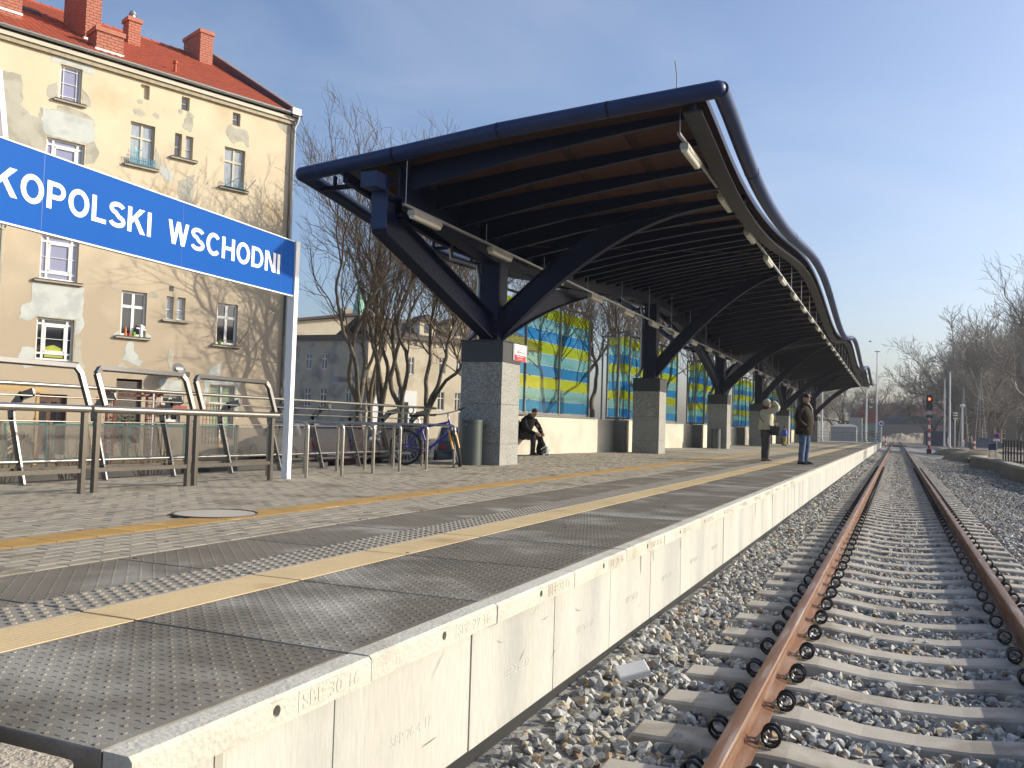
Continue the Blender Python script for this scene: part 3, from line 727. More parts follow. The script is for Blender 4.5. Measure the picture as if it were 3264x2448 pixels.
for k in range(7):
    yc = Y0C+PC*k; x0, x1, y0, y1 = -7.80, -6.93, yc-.43, yc+.44
    pil = MB().box(x0+.03, x1-.03, y0+.03, y1-.03, P-.1, 2.45).build('granite_pillar', m_dark, can)
    for a, b in ((P-.02, .925), (.931, 1.692), (1.698, 2.50)):
        m_ = MB(); m_.bbox(x0, x1, y0, y1, a, b, .004); m_.build('granite_block', m_gran, pil)
    m_ = MB(); m_.box(x0-.008, x1+.008, y0-.008, y1+.008, 2.503, 2.90); m_.build('cap_cladding', m_gran2, pil)
    m_ = MB(); m_.box(x0-.03, x1+.03, y0-.03, y1+.03, 2.903, 2.925); m_.build('cap_plate', m_graybeam, pil)
    # H column
    ztop = zt(yc)-1.17
    m_ = MB(); m_.box(XC-.2, XC+.2, yc-.20, yc-.175, 2.93, ztop); m_.box(XC-.2, XC+.2, yc+.175, yc+.20, 2.93, ztop)
    m_.box(XC-.012, XC+.012, yc-.17, yc+.17, 2.93, ztop); m_.box(XC-.205, XC-.18, yc-.17, yc+.17, 2.93, ztop); m_.box(XC+.18, XC+.205, yc-.17, yc+.17, 2.93, ztop)
    m_.box(XC-.27, XC+.27, yc-.27, yc+.27, 2.928, 2.955); m_.build('steel_column', m_navy, can)
    m_ = MB()
    for bx in (-.15, .15):
        for bz in (3.05, 3.35, 3.2): m_.lathe([(.018,0),(.018,.02),(.008,.03)], (XC+bx, yc-.22, bz), 6)
    m_.build('bolts', m_graybeam, can)
    # curved cantilever towards the track
    dz = zt(yc)-zt(Y0C)
    low = [(-7.14,2.97),(-6.6,3.50),(-6.05,3.98),(-5.4,4.46),(-4.69,4.87),(-4.1,5.12),(-3.57,5.28),(-2.75,5.36),(-2.5,5.37)]
    top = [(-7.16,3.55),(-6.6,4.05),(-6.07,4.47),(-5.45,4.92),(-4.88,5.20),(-4.3,5.38),(-3.83,5.46),(-2.75,5.52),(-2.5,5.53)]
    f = lambda L_: resample([(a, z+dz*min(1, (a+7.14)/3.6)) for a, z in L_], 18)
    ibeam_path(f(low), f(top), 0, yc, .17, 'cantilever_arm')
    # arched struts along the platform from every second column
    if k % 2 == 0:
        alow = [(.28,2.97),(1.3,3.38),(2.4,3.76),(3.5,4.08),(5.8,4.68),(7.5,4.95),(9.4,5.14)]
        atop = [(.28,3.50),(1.1,3.80),(2.1,4.14),(3.2,4.46),(5.5,5.02),(7.2,5.22),(9.2,5.30)]
        if k < 6 or True:
            yend = zt(yc+9.3)-1.17
            def cap_(L_, sg):
                out = []
                for a, z in L_:
                    yy = yc+sg*a; out.append((yy, min(z, zt(yy)-1.16)))
                return resample(out, 16)
            if yc+2 < YB and k < 6: ibeam_path(cap_(alow, 1), cap_(atop, 1), 1, XC, .20, 'arched_strut')
            if k > 0: ibeam_path(cap_(alow, -1), cap_(atop, -1), 1, XC, .20, 'arched_strut')
        if k == 0:
            low = [(15.62,2.97),(11.62,4.20),(11.60,4.28),(11.60,4.80)]; top = [(15.68,3.42),(12.10,4.52),(12.05,4.60),(12.05,4.80)]
            ibeam_path(low, top, 1, XC, .26, 'front_strut')
            MB().box(XC-.14, XC+.14, 11.585, 11.60, 4.26, 5.06).build('strut_face', m_navyb, can)
            MB().box(XC-.13, XC+.13, 12.05, 12.07, 4.55, zt(12.1)-1.16).build('strut_face', m_navy, can)
            MB().box(XC-.012, XC+.012, 11.60, 12.06, 4.75, zt(12.1)-1.16).build('strut_web', m_navy, can)
    # rainwater downpipe behind the column
    px, py = XC-.30, yc-.05
    m_ = MB(); m_.tube([(-8.25,yc-.2,zt(yc)-.75),(-8.22,yc-.2,zt(yc)-1.05),(px-.06,py,zt(yc)-1.20),(px,py,zt(yc)-1.50),(px,py,3.25),(px-.06,py-.1,3.05),(px-.16,py-.12,2.98)], .055, 10)
    m_.build('rain_pipe', m_galv, can, smooth=40)
MB().tube([(-2.90,12.2,zt(12.2)-.1),(-2.90,12.2,6.30),(-2.93,12.2,6.52)], .008, 5).build('antenna', m_graybeam, can)

# ================================================================== LUMINAIRES hanging under the canopy
lum_b = MB()
lum_b.prism([(-.055,.055),(.055,.055),(.065,.0),(.06,-.02),(-.06,-.02),(-.065,.0)], 1, -.46, .46)
for yy in (-.36, 0, .36): lum_b.box(-.07,.07,yy-.012,yy+.012,-.012,.012)
lum_b = lum_b.mesh('lamp_housing', m_lampb)
ld = MB(); ld.prism([(-.052,-.022),(.052,-.022),(.045,-.06),(.03,-.075),(-.03,-.075),(-.045,-.06)], 1, -.44, .44); ld = ld.mesh('lamp_diffuser', m_lampd)
def tray(x, y0, y1, z, label, name='light_rail'):
    t = MB(); t.box(x-.022, x+.022, y0, y1, z, z+.003); t.box(x-.022,x-.019,y0,y1,z,z+.04); t.box(x+.019,x+.022,y0,y1,z,z+.04)
    for y in np.arange(y0+.05, min(y1, y0+12), .09): t.box(x-.0225, x-.0205, y, y+.03, z+.012, z+.028)
    o = t.build(name, m_galv, None, fix=False); return tag(o, label, 'light rail', 'perforated steel rails that carry the canopy lamps')
def lamps(x, y0, n, d, z, ytop, side):
    for k in range(n):
        y = y0+d*k
        w_ = 'first from the front' if k == 0 else ['second','third','fourth','fifth','sixth','seventh','eighth','ninth','tenth','eleventh','twelfth','thirteenth'][k-1]+' from the front' if k < 13 else 'far end'
        t = thing('canopy_lamp', f'pale tubular lamp under the {side} of the canopy, {w_}' if k < 13 else f'tubular lamp in the distant part of the lamp row along the {side}', 'lamp', (x, y, z), 0, f'tubular lamps in the row under the {side} of the canopy')
        link('lamp_housing', lum_b, t); link('lamp_diffuser', ld, t)
XL1, ZL1 = -2.82, 5.34
tray(XL1, 12.05, 95, ZL1+.06, 'thin perforated steel rail carrying the lamps along the track side of the canopy')
lamps(XL1, 12.86, 29, 2.87, ZL1, 0, 'track side')
tray(-6.9, 11.55, 95, 4.58, 'thin perforated steel rail carrying the lamps beside the canopy columns')
lamps(-6.9, 12.25, 29, 2.9, 4.515, 0, 'column side')
rod = MB()
for y in np.arange(12.12, 95, 1.435*2):
    rod.tube([(XL1, y, ZL1+.10), (XL1, y, zt(y)-.20)], .006, 4)
for y in np.arange(11.62, 95, 2.9): rod.tube([(-6.9, y, 4.62), (-6.9, y, zt(y)+cz(-6.9)-.40)], .006, 4)
rod.build('hanger_rod', m_galv, can, fix=False)

# ================================================================== PLATFORM FURNITURE
# no smoking sign
ns = thing('no_smoking_sign', 'small white and red no smoking sign on the first granite pillar', 'sign', (-6.918, 15.93, 2.55))
MB().box(0,.012,0,.70,.02,.36).build('backing_plate', m_galv, ns)
MB().box(.012,.016,.07,.62,.14,.345).build('sign_face', m_signwhite, ns)
MB().box(.012,.017,.07,.62,.025,.138).build('red_band', mat('sign_red', (.62,.01,.02), .5, var=.02), ns)
m_blackp = mat('black_print', (.02,.02,.02), .6, var=0)
b_ = MB(); b_.box(.016,.0185,.14,.56,.185,.205); b_.build('cigarette', m_blackp, ns)
b_ = MB(); b_.bar((.019,.16,.17),(.019,.46,.335),.003,.018,(0,1,0)); b_.build('bar_mark', MATS['sign_red'], ns)
for i, (t_, z_) in enumerate((('Zakaz palenia', .095), ('No smoking', .05))):
    o = link('lettering', text_mesh(t_, .34 if i == 0 else .22, .030 if i == 0 else .022, m_signwhite, .001, .02), ns, (.0172, .16 if i == 0 else .22, z_))
# bins
for i, (x, y, lb) in enumerate([(-7.42, 15.24, 'grey green cylindrical litter bin beside the blue bicycle at the first pillar'), (-7.36, 39.85, 'grey cylindrical litter bin in front of the third granite pillar'), (-7.2, 64.45, 'grey cylindrical litter bin in front of the fifth granite pillar')]):
    b_ = thing('litter_bin', lb, 'litter bin', (x, y, P), 0, 'litter bins at the canopy pillars')
    MB().lathe([(.205,0),(.205,.80),(.212,.805),(.212,.86),(.19,.862),(.185,.80)], n=28).build('bin_body', m_binm, b_, smooth=40)
    MB().box(-.03,.03,.2,.245,.1,.8).build('mounting_bar', m_frame, b_)
    MB().lathe([(.0,0),(.013,.0),(.013,.012),(.0,.014)], (0,0,0), 10).build('lock', m_galv, b_).matrix_local = Matrix.Translation((-.02,-.205,.77)) @ Matrix.Rotation(R(90), 4, 'X')
# low beige walls and coloured glass screens, one set per bay
def wall_seg(p, q, z0, z1, t, m, name, par):
    return MB().bar((p[0],p[1],(z0+z1)/2), (q[0],q[1],(z0+z1)/2), t, z1-z0).build(name, m, par)
gl = [g_yel, g_teal, g_blue]
def screen(p, q, nmod, z0, z1, par, lean=0):
    p, q = Vector((*p, 0)), Vector((*q, 0)); d = (q-p); L_ = d.length; u = d.normalized()
    for i in range(nmod+1):
        a = p+u*(L_*i/nmod); MB().bar((a.x,a.y,z0-.02),(a.x,a.y,z1),.07,.05,tuple(u)).build('screen_post', m_frame, par)
    for z in (z1-.03, z0+.0): MB().bar((p.x,p.y,z),(q.x,q.y,z),.05,.06).build('screen_rail', m_frame, par)
    rows = 9; h = (z1-z0-.22)/rows
    for r in range(rows):
        za = z0+.04+h*r; g = gl[(8-r) % 3]
        for i in range(nmod):
            a = p+u*(L_*i/nmod+.045); b = p+u*(L_*(i+1)/nmod-.045); b_ = MB(); b_.bar((a.x,a.y,za+h/2),(b.x,b.y,za+h/2),.010,h-.018); b_.build('glass_pane', g, par)
            m_ = MB()
            for t_ in (.12, .85):
                c = a+(b-a)*t_; m_.box(c.x-.02,c.x+.02,c.y-.02,c.y+.02,za-.012,za+.012)
            m_.build('pane_clip', m_frame, par, fix=False)
ORD = ['first','second','third','fourth','fifth','sixth']
for k in range(6):
    dy = PC*k
    wl = thing('low_wall', f'low beige rendered wall with a stepped end, between the {ORD[k]} and the {(ORD+["seventh"])[k+1]} granite pillar', 'wall', (0, dy, 0), 0, 'low beige walls behind the canopy pillars')
    wall_seg((-9.75,19.4),(-9.62,21.2),P-.02,1.56,.16,m_beige,'wall_section',wl)
    wall_seg((-9.62,21.2),(-8.72,26.6),P-.02,1.56,.16,m_beige,'wall_section',wl)
    wall_seg((-8.74,26.55),(-8.62,28.2),P-.02,1.56,.16,m_beige,'wall_section',wl)
    wall_seg((-8.60,28.24),(-8.16,28.26),P-.02,1.56,.16,m_frame,'shade_grey_wall_end',wl)  # grey instead of beige: shade of this turned-away face put into its colour
    wall_seg((-8.2,28.3),(-8.1,29.9),P-.02,1.56,.16,m_beige,'wall_section',wl)
    wall_seg((-9.62,21.2),(-8.72,26.6),1.562,1.60,.22,m_frame,'wall_cap',wl)
    sc1 = thing('glass_screen', f'tall yellow, teal and blue glass screen facing the track, behind the {ORD[k]} and {(ORD+["seventh"])[k+1]} pillars', 'glass screen', (0, dy, 0), 0, 'coloured glass screens on the low walls')
    screen((-9.42,19.95),(-8.98,26.75),3,1.64,4.86,sc1)
    sc2 = thing('glass_screen', f'narrow side-on screen of coloured glass strips just before the {(ORD+["seventh"])[k+1]} pillar', 'glass screen', (0, dy, 0), 0, 'coloured glass screens on the low walls')
    screen((-8.86,28.35),(-8.08,28.3),2,1.62,4.50,sc2)
# bench under the first screen
bn = thing('bench', 'short platform bench with wooden backrest that the seated man in black sits on', 'bench', (-9.55, 22.35, P))
m_ = MB()
for i in range(5): m_.bbox(-.33+.11*i,-.235+.11*i,-.75,.75,.40,.43,.004)
m_.build('seat', m_frame, bn)
MB().bbox(-.40,-.37,-.75,.75,.45,.80,.005).build('backrest', mat('light_wood', (.60,.36,.17), .55, var=.12, stretch=(6,1,6)), bn)
for yy in (-.62, .62):
    m_ = MB(); m_.bar((-.34,yy,0),(-.34,yy,.8),.04,.04,(0,1,0)); m_.bar((.14,yy,0),(.14,yy,.40),.04,.04,(0,1,0)); m_.bar((-.34,yy,.38),(.14,yy,.38),.04,.03); m_.build('leg_frame', m_frame, bn)

# ------------------------------------------------------------------ station name sign
sg = thing('station_sign', 'long blue station name sign with white capitals on white posts beside the railing', 'station sign', (-7.25, 9.40, 0), math.atan2(.25, 4.33))
# local: -Y runs back towards the camera along the board, +X faces the track
MB().box(-.02,.02,-6.6,.0,2.90,3.60).build('sign_board', m_blue, sg)
MB().box(-.026,.026,-6.62,.0,2.885,2.90).build('board_edge', m_white, sg); MB().box(-.026,.026,-6.62,.0,3.60,3.612).build('board_edge', m_white, sg)
def post(x, y): 
    m_ = MB(); m_.bbox(x-.045,x+.045,y,y+.085,P,3.615,.003); m_.build('post', m_white, sg)
post(0, .003); post(0, -6.7)
for yy in (-.28, -2.1, -3.9): MB().box(.0205,.0215,yy-.004,yy+.004,2.91,3.59).build('board_seam', mat('seam_blue', (.0,.06,.32), .4, var=0), sg)
for t_, a, b in (('WSCHODNI', -2.32, -.31), ('KOPOLSKI', -4.40, -2.57), ('WIEL', -5.38, -4.46)):
    link('lettering', sign_word(t_, b-a, .25, m_signwhite), sg, (.0205, a, 3.125))

ib = thing('display_board', 'dark display board edge with white frame above the left end of the station sign', 'display board', (-7.16, 5.2, 3.62), 0)
MB().sweep([[(-.03,-.9,0),(.03,-.9,0),(.03,.0,0),(-.03,.0,0)],[(-.03,-.9,.62),(.03,-.9,.62),(.03,-.10,.62),(-.03,-.10,.62)]]).build('panel', mat('board_dark', (.03,.02,.07), .4, var=.05), ib)
MB().bar((0,.02,0),(0,-.08,.62),.07,.04,(1,0,0)).build('frame_edge', m_white, ib); MB().box(-.14,-.06,-.85,-.77,P-3.62,.4).build('post', m_white, ib)
# ------------------------------------------------------------------ leaning rails in front (flat steel frames with a thick tube)
for i, (ya, yb, wh) in enumerate([(5.00,6.27,'nearest, at the left picture edge'), (6.37,7.66,'middle'), (7.72,9.08,'farthest, beside the white sign post')]):
    lr = thing('leaning_rail', f'steel leaning rail with raised flat frame, {wh}', 'leaning rail', (-7.2, ya, P), 0, 'steel leaning rails along the platform')
    L_ = yb-ya
    if i == 0: L0 = -.05
    for nm, yy in (('leg', .0), ('leg', L_-.05)):
        m_ = MB(); m_.box(-.025,.025,yy,yy+.05,0,.80); m_.build(nm, m_steelf, lr)
    MB().tube([(.02,-.06,.815),(.02,L_+.06 if i == 2 else L_-.0,.815)], .036, 16).build('thick_tube', m_steel, lr, smooth=50)
    MB().box(-.02,.02,.05,L_-.05,.20,.24).build('lower_bar', m_steelf, lr)
    fr = MB(); a, b = .02, L_-.07
    fr.bar((.03,a+.055,.87),(-.05,a-.02,1.19),.05,.035,(1,0,0)); fr.bar((.03,b-.03,.87),(-.05,b-.085,1.19),.05,.035,(1,0,0))
    fr = MB()
    def flat(p, q): fr.bar(p, q, .045, .045, (1,0,0))
    lv = (-.17,0,.985)
    flat((.02,a+.07,.855),(-.035,a,1.165)); flat((.02,b+.07,.855),(-.035,b,1.165))
    fr.bar((-.035,a,1.165),(-.048,a+.05,1.225),.045,.045,(1,0,0)); fr.bar((-.035,b,1.165),(-.048,b-.05,1.225),.045,.045,(1,0,0)); fr.bar((-.048,a+.045,1.222),(-.048,b-.045,1.222),.045,.045,(-.35,0,.94))
    fr.build('raised_frame', m_steelf, lr)
# ------------------------------------------------------------------ long balustrade along the back of the platform
ba = thing('balustrade', 'long stainless balustrade with tilted posts and smoked panels along the back of the platform', 'balustrade', (0, 0, 0))
posts = [6.57+1.063*k-1.063*3 for k in range(12)]
for y in posts:
    m_ = MB()
    m_.bar((-8.42,y,P),(-8.64,y,1.22),.07,.022,(0,1,0)); m_.build('post', m_steelf, ba)
    m_ = MB(); m_.bar((-8.64,y,1.20),(-8.66,y,1.34),.09,.022,(0,1,0)); m_.bar((-8.66,y,1.31),(-8.50,y,1.47),.10,.022,(0,1,0)); m_.bar((-8.52,y,1.45),(-8.33,y,1.50),.09,.022,(0,1,0)); m_.build('bracket', m_steelf, ba)
    m_ = MB(); m_.tube([(-8.31,y,1.45),(-8.31,y,1.58)], .008, 6); m_.build('pin', m_steel, ba)
    m_ = MB(); m_.box(-8.50,-8.34,y-.05,y+.05,P,P+.008); m_.build('base_plate', m_steelf, ba)
for x, z, r_ in ((-8.31,1.58,.024),(-8.33,1.46,.009),(-8.56,1.36,.009),(-8.60,1.19,.009),(-8.50,.755,.022)):
    MB().tube([(x,posts[0]-.6,z),(x,15.42,z)], r_, 10).build('rail_tube', m_steel, ba, smooth=50)
for a, b in zip(posts[:-1], posts[1:]):
    m_ = MB(); m_.add([(-8.56,a+.06,.74),(-8.56,b-.06,.74),(-8.66,b-.06,1.15),(-8.66,a+.06,1.15),(-8.568,a+.06,.74),(-8.568,b-.06,.74),(-8.668,b-.06,1.15),(-8.668,a+.06,1.15)], [(0,1,2,3),(7,6,5,4),(0,4,5,1),(1,5,6,2),(2,6,7,3),(3,7,4,0)]); m_.build('smoked_panel', m_glassgrey, ba)
    MB().box(-8.56,-8.53,a+.03,b-.03,.655,.69).build('lower_bar', m_steelf, ba)
# ------------------------------------------------------------------ bicycle stands
for i, (y, wh) in enumerate([(9.75,'first from the white sign post'),(10.57,'second from the sign post'),(11.38,'third from the sign post'),(12.15,'fourth from the sign post'),(13.02,'fifth, just before the bicycle'),(14.02,'sixth, the one the blue bicycle leans on')]):
    m_ = MB(); x0, x1, h, r_ = -7.80, -7.16, .74, .09; pts = [(x0,y,P-.01),(x0,y,P+h-r_)]
    pts += [(x0+r_-r_*math.cos(t), y, P+h-r_+r_*math.sin(t)) for t in np.linspace(.3,math.pi/2,5)]+[(x1-r_+r_*math.sin(t), y, P+h-r_+r_*math.cos(t)) for t in np.linspace(0,1.27,5)]+[(x1,y,P+h-r_),(x1,y,P-.01)]
    m_.tube(pts, .024, 12); o = m_.build('bicycle_stand', m_steel, None, smooth=60); tag(o, f'tubular steel bicycle stand, {wh}', 'bicycle stand', 'row of steel bicycle stands')
# ================================================================== APARTMENT HOUSE (left)
FA = 21.4; CX, CY = -21.883, 28.0
m_plas = mat('yellow_plaster', (.64,.54,.385), .9, var=.07, scale=.9, fine=.04, fscale=30, col2=(.50,.38,.22), cscale=.5, cpos=(.55,.8), bump=.1)
# lower storeys are dirtier: the same plaster with soot wear that grows downwards
nn = m_plas.node_tree; bs = nn.nodes['Principled BSDF']; src = bs.inputs['Base Color'].links[0].from_socket
tcn = nn.nodes.new('ShaderNodeTexCoord'); sep = nn.nodes.new('ShaderNodeSeparateXYZ'); nn.links.new(tcn.outputs['Object'], sep.inputs[0])
nz = nn.nodes.new('ShaderNodeTexNoise'); nz.inputs['Scale'].default_value = .8; nz.inputs['Detail'].default_value = 6; nn.links.new(tcn.outputs['Object'], nz.inputs[0])
ad = nn.nodes.new('ShaderNodeMath'); ad.operation = 'MULTIPLY_ADD'; ad.inputs[1].default_value = 7.; nn.links.new(nz.outputs['Fac'], ad.inputs[0]); nn.links.new(sep.outputs[2], ad.inputs[2])
mr = nn.nodes.new('ShaderNodeMapRange'); mr.inputs[1].default_value = 8.; mr.inputs[2].default_value = 12.5; mr.inputs[3].default_value = 1; mr.inputs[4].default_value = 0; nn.links.new(ad.outputs[0], mr.inputs[0])
mx = nn.nodes.new('ShaderNodeMix'); mx.data_type = 'RGBA'; nn.links.new(mr.outputs[0], mx.inputs[0]); nn.links.new(src, mx.inputs[6]); mx.inputs[7].default_value = (.43,.35,.255,1)
nn.links.new(mx.outputs[2], bs.inputs['Base Color'])
m_patch = mat('grey_patch', (.44,.42,.35), .92, var=.10, scale=1.8, fine=.05, fscale=30, col2=(.35,.33,.27), cscale=2.)
m_patch2 = mat('pale_patch', (.52,.54,.51), .92, var=.06, scale=2.4, fine=.04, col2=(.44,.46,.44), cscale=2.)
m_tile = mat('roof_tile', (.36,.075,.032), .7, var=.16, scale=2., fine=.1, fscale=30)
m_brick = mat('chimney_brick', (.42,.155,.10), .8, var=.14, scale=4, fine=.08)
m_mortar = mat('mortar', (.48,.30,.23), .9, var=.1)
m_gutter = mat('zinc', (.42,.44,.44), .35, metal=.6, var=.1)
m_frm = mat('window_white', (.78,.77,.74), .4, var=.03)
m_frm2 = mat('window_cream', (.55,.50,.40), .6, var=.1)
m_pdark = mat('pane_dark', (.02,.022,.028), .06, var=.0, spec=.9, coat=.6)
m_pcurt = mat('pane_curtain', (.30,.34,.37), .12, var=.25, scale=5, spec=.8, coat=.5, stretch=(6,1,.5))
m_plil = mat('pane_sky', (.24,.245,.37), .10, var=.05, scale=2, spec=.8, coat=.7)
m_sill = mat('sill', (.36,.33,.27), .85, var=.15)
m_silld = mat('sill_dark', (.10,.085,.07), .8, var=.15)
apt = thing('apartment_house', 'four storey yellow plastered apartment house with grey repair patches and a red tiled roof', 'apartment house', (CX, CY, 0), R(90-FA))
S0, EZ = -17., 13.0
# windows: s0,s1,z0,z1,kind
WN = [(-8.54,-7.86,11.42,12.57,'lattice'), (-8.83,-7.66,8.66,10.10,'cross'), (-8.83,-7.68,5.52,6.95,'cross'), (-8.83,-7.70,2.93,4.28,'crossdark'),
      (-6.22,-5.37,9.84,11.31,'wooden'), (-4.48,-4.18,12.18,12.67,'small'), (-2.51,-2.20,12.14,12.63,'small'),
      (-4.66,-4.40,10.46,11.30,'narrow'), (-4.26,-3.98,10.46,11.29,'narrowlight'), (-2.77,-1.94,9.78,11.28,'double'),
      (-6.23,-5.37,3.94,5.47,'white'), (-4.68,-4.42,4.67,5.46,'narrowwhite'), (-4.29,-3.99,4.67,5.47,'narrowwhite'), (-2.78,-1.96,3.94,5.45,'white'),
      (-6.23,-5.37,6.9,8.4,'white'), (-4.66,-4.40,7.6,8.4,'narrow'), (-4.26,-3.98,7.6,8.4,'narrow'), (-2.77,-1.94,6.85,8.35,'double'),
      (-6.26,-5.39,.30,2.47,'shutter'), (-4.69,-3.99,1.05,1.97,'white'), (-2.92,-1.95,.45,2.43,'blind'), (-8.75,-7.80,-.1,1.84,'door'),
      (-13.4,-12.3,8.66,10.1,'cross'), (-13.4,-12.3,5.5,6.95,'cross'), (-13.4,-12.3,2.9,4.3,'cross'), (-11.4,-10.6,9.8,11.3,'double'), (-11.4,-10.6,3.9,5.4,'white'), (-15.8,-15.,9.8,11.3,'double'), (-15.8,-15.,3.9,5.4,'white'), (-5.94,-5.63,12.18,12.68,'niche')]
def holed_wall(x0, x1, z0, z1, holes, depth, m, name, par):
    xs_ = sorted({x0, x1} | {h[0] for h in holes} | {h[1] for h in holes}); zs_ = sorted({z0, z1} | {h[2] for h in holes} | {h[3] for h in holes})
    b = MB()
    for i in range(len(xs_)-1):
        for j in range(len(zs_)-1):
            cx_, cz_ = (xs_[i]+xs_[i+1])/2, (zs_[j]+zs_[j+1])/2
            if any(h[0] < cx_ < h[1] and h[2] < cz_ < h[3] for h in holes): continue
            b.quad((xs_[i],0,zs_[j]),(xs_[i+1],0,zs_[j]),(xs_[i+1],0,zs_[j+1]),(xs_[i],0,zs_[j+1]))
    for h in holes:
        b.quad((h[0],0,h[2]),(h[0],depth,h[2]),(h[0],depth,h[3]),(h[0],0,h[3])); b.quad((h[1],0,h[2]),(h[1],0,h[3]),(h[1],depth,h[3]),(h[1],depth,h[2]))
        b.quad((h[0],0,h[3]),(h[1],0,h[3]),(h[1],depth,h[3]),(h[0],depth,h[3])); b.quad((h[0],0,h[2]),(h[0],depth,h[2]),(h[1],depth,h[2]),(h[1],0,h[2]))
    return b.build(name, m, par, fix=False)
wall = holed_wall(S0, 0, -.3, EZ, WN, .20, m_plas, 'front_wall', apt)
mb = MB(); mb.add([(0,0,-.3),(0,14.2,-.3),(0,14.2,EZ),(0,7.1,17.2),(0,0,EZ)], [(0,1,2,3,4)]); mb.quad((S0,14.2,-.3),(0,14.2,-.3),(0,14.2,EZ),(S0,14.2,EZ)); mb.quad((S0,0,-.3),(S0,14.2,-.3),(S0,14.2,EZ),(S0,0,EZ)); mb.build('side_wall', m_plas, apt, fix=False)
# vertical relief strip and cornice
MB().box(S0,.06,-.10,.0,12.78,12.92).build('cornice', mat('cornice_plaster', (.40,.34,.24), .9, var=.2, scale=2, stretch=(3,1,1)), apt)
MB().box(S0,.10,-.16,.0,12.925,13.06).build('cornice', m_frm2, apt)
gt = MB(); gt.prism([(-.17+.085*math.cos(t)-.06, 13.20+.085*math.sin(t)) for t in np.linspace(math.pi, 2*math.pi, 8)]+[(-.155,13.21),(-.305,13.21)], 0, S0, .28); gt.build('gutter', m_gutter, apt)
for k in range(6): MB().torus((-1.5-2.2*k,-.23,13.2), (1,0,0), .09, .006, 10, 4, math.pi*0, math.pi*2).build('gutter_bracket', m_gutter, apt)
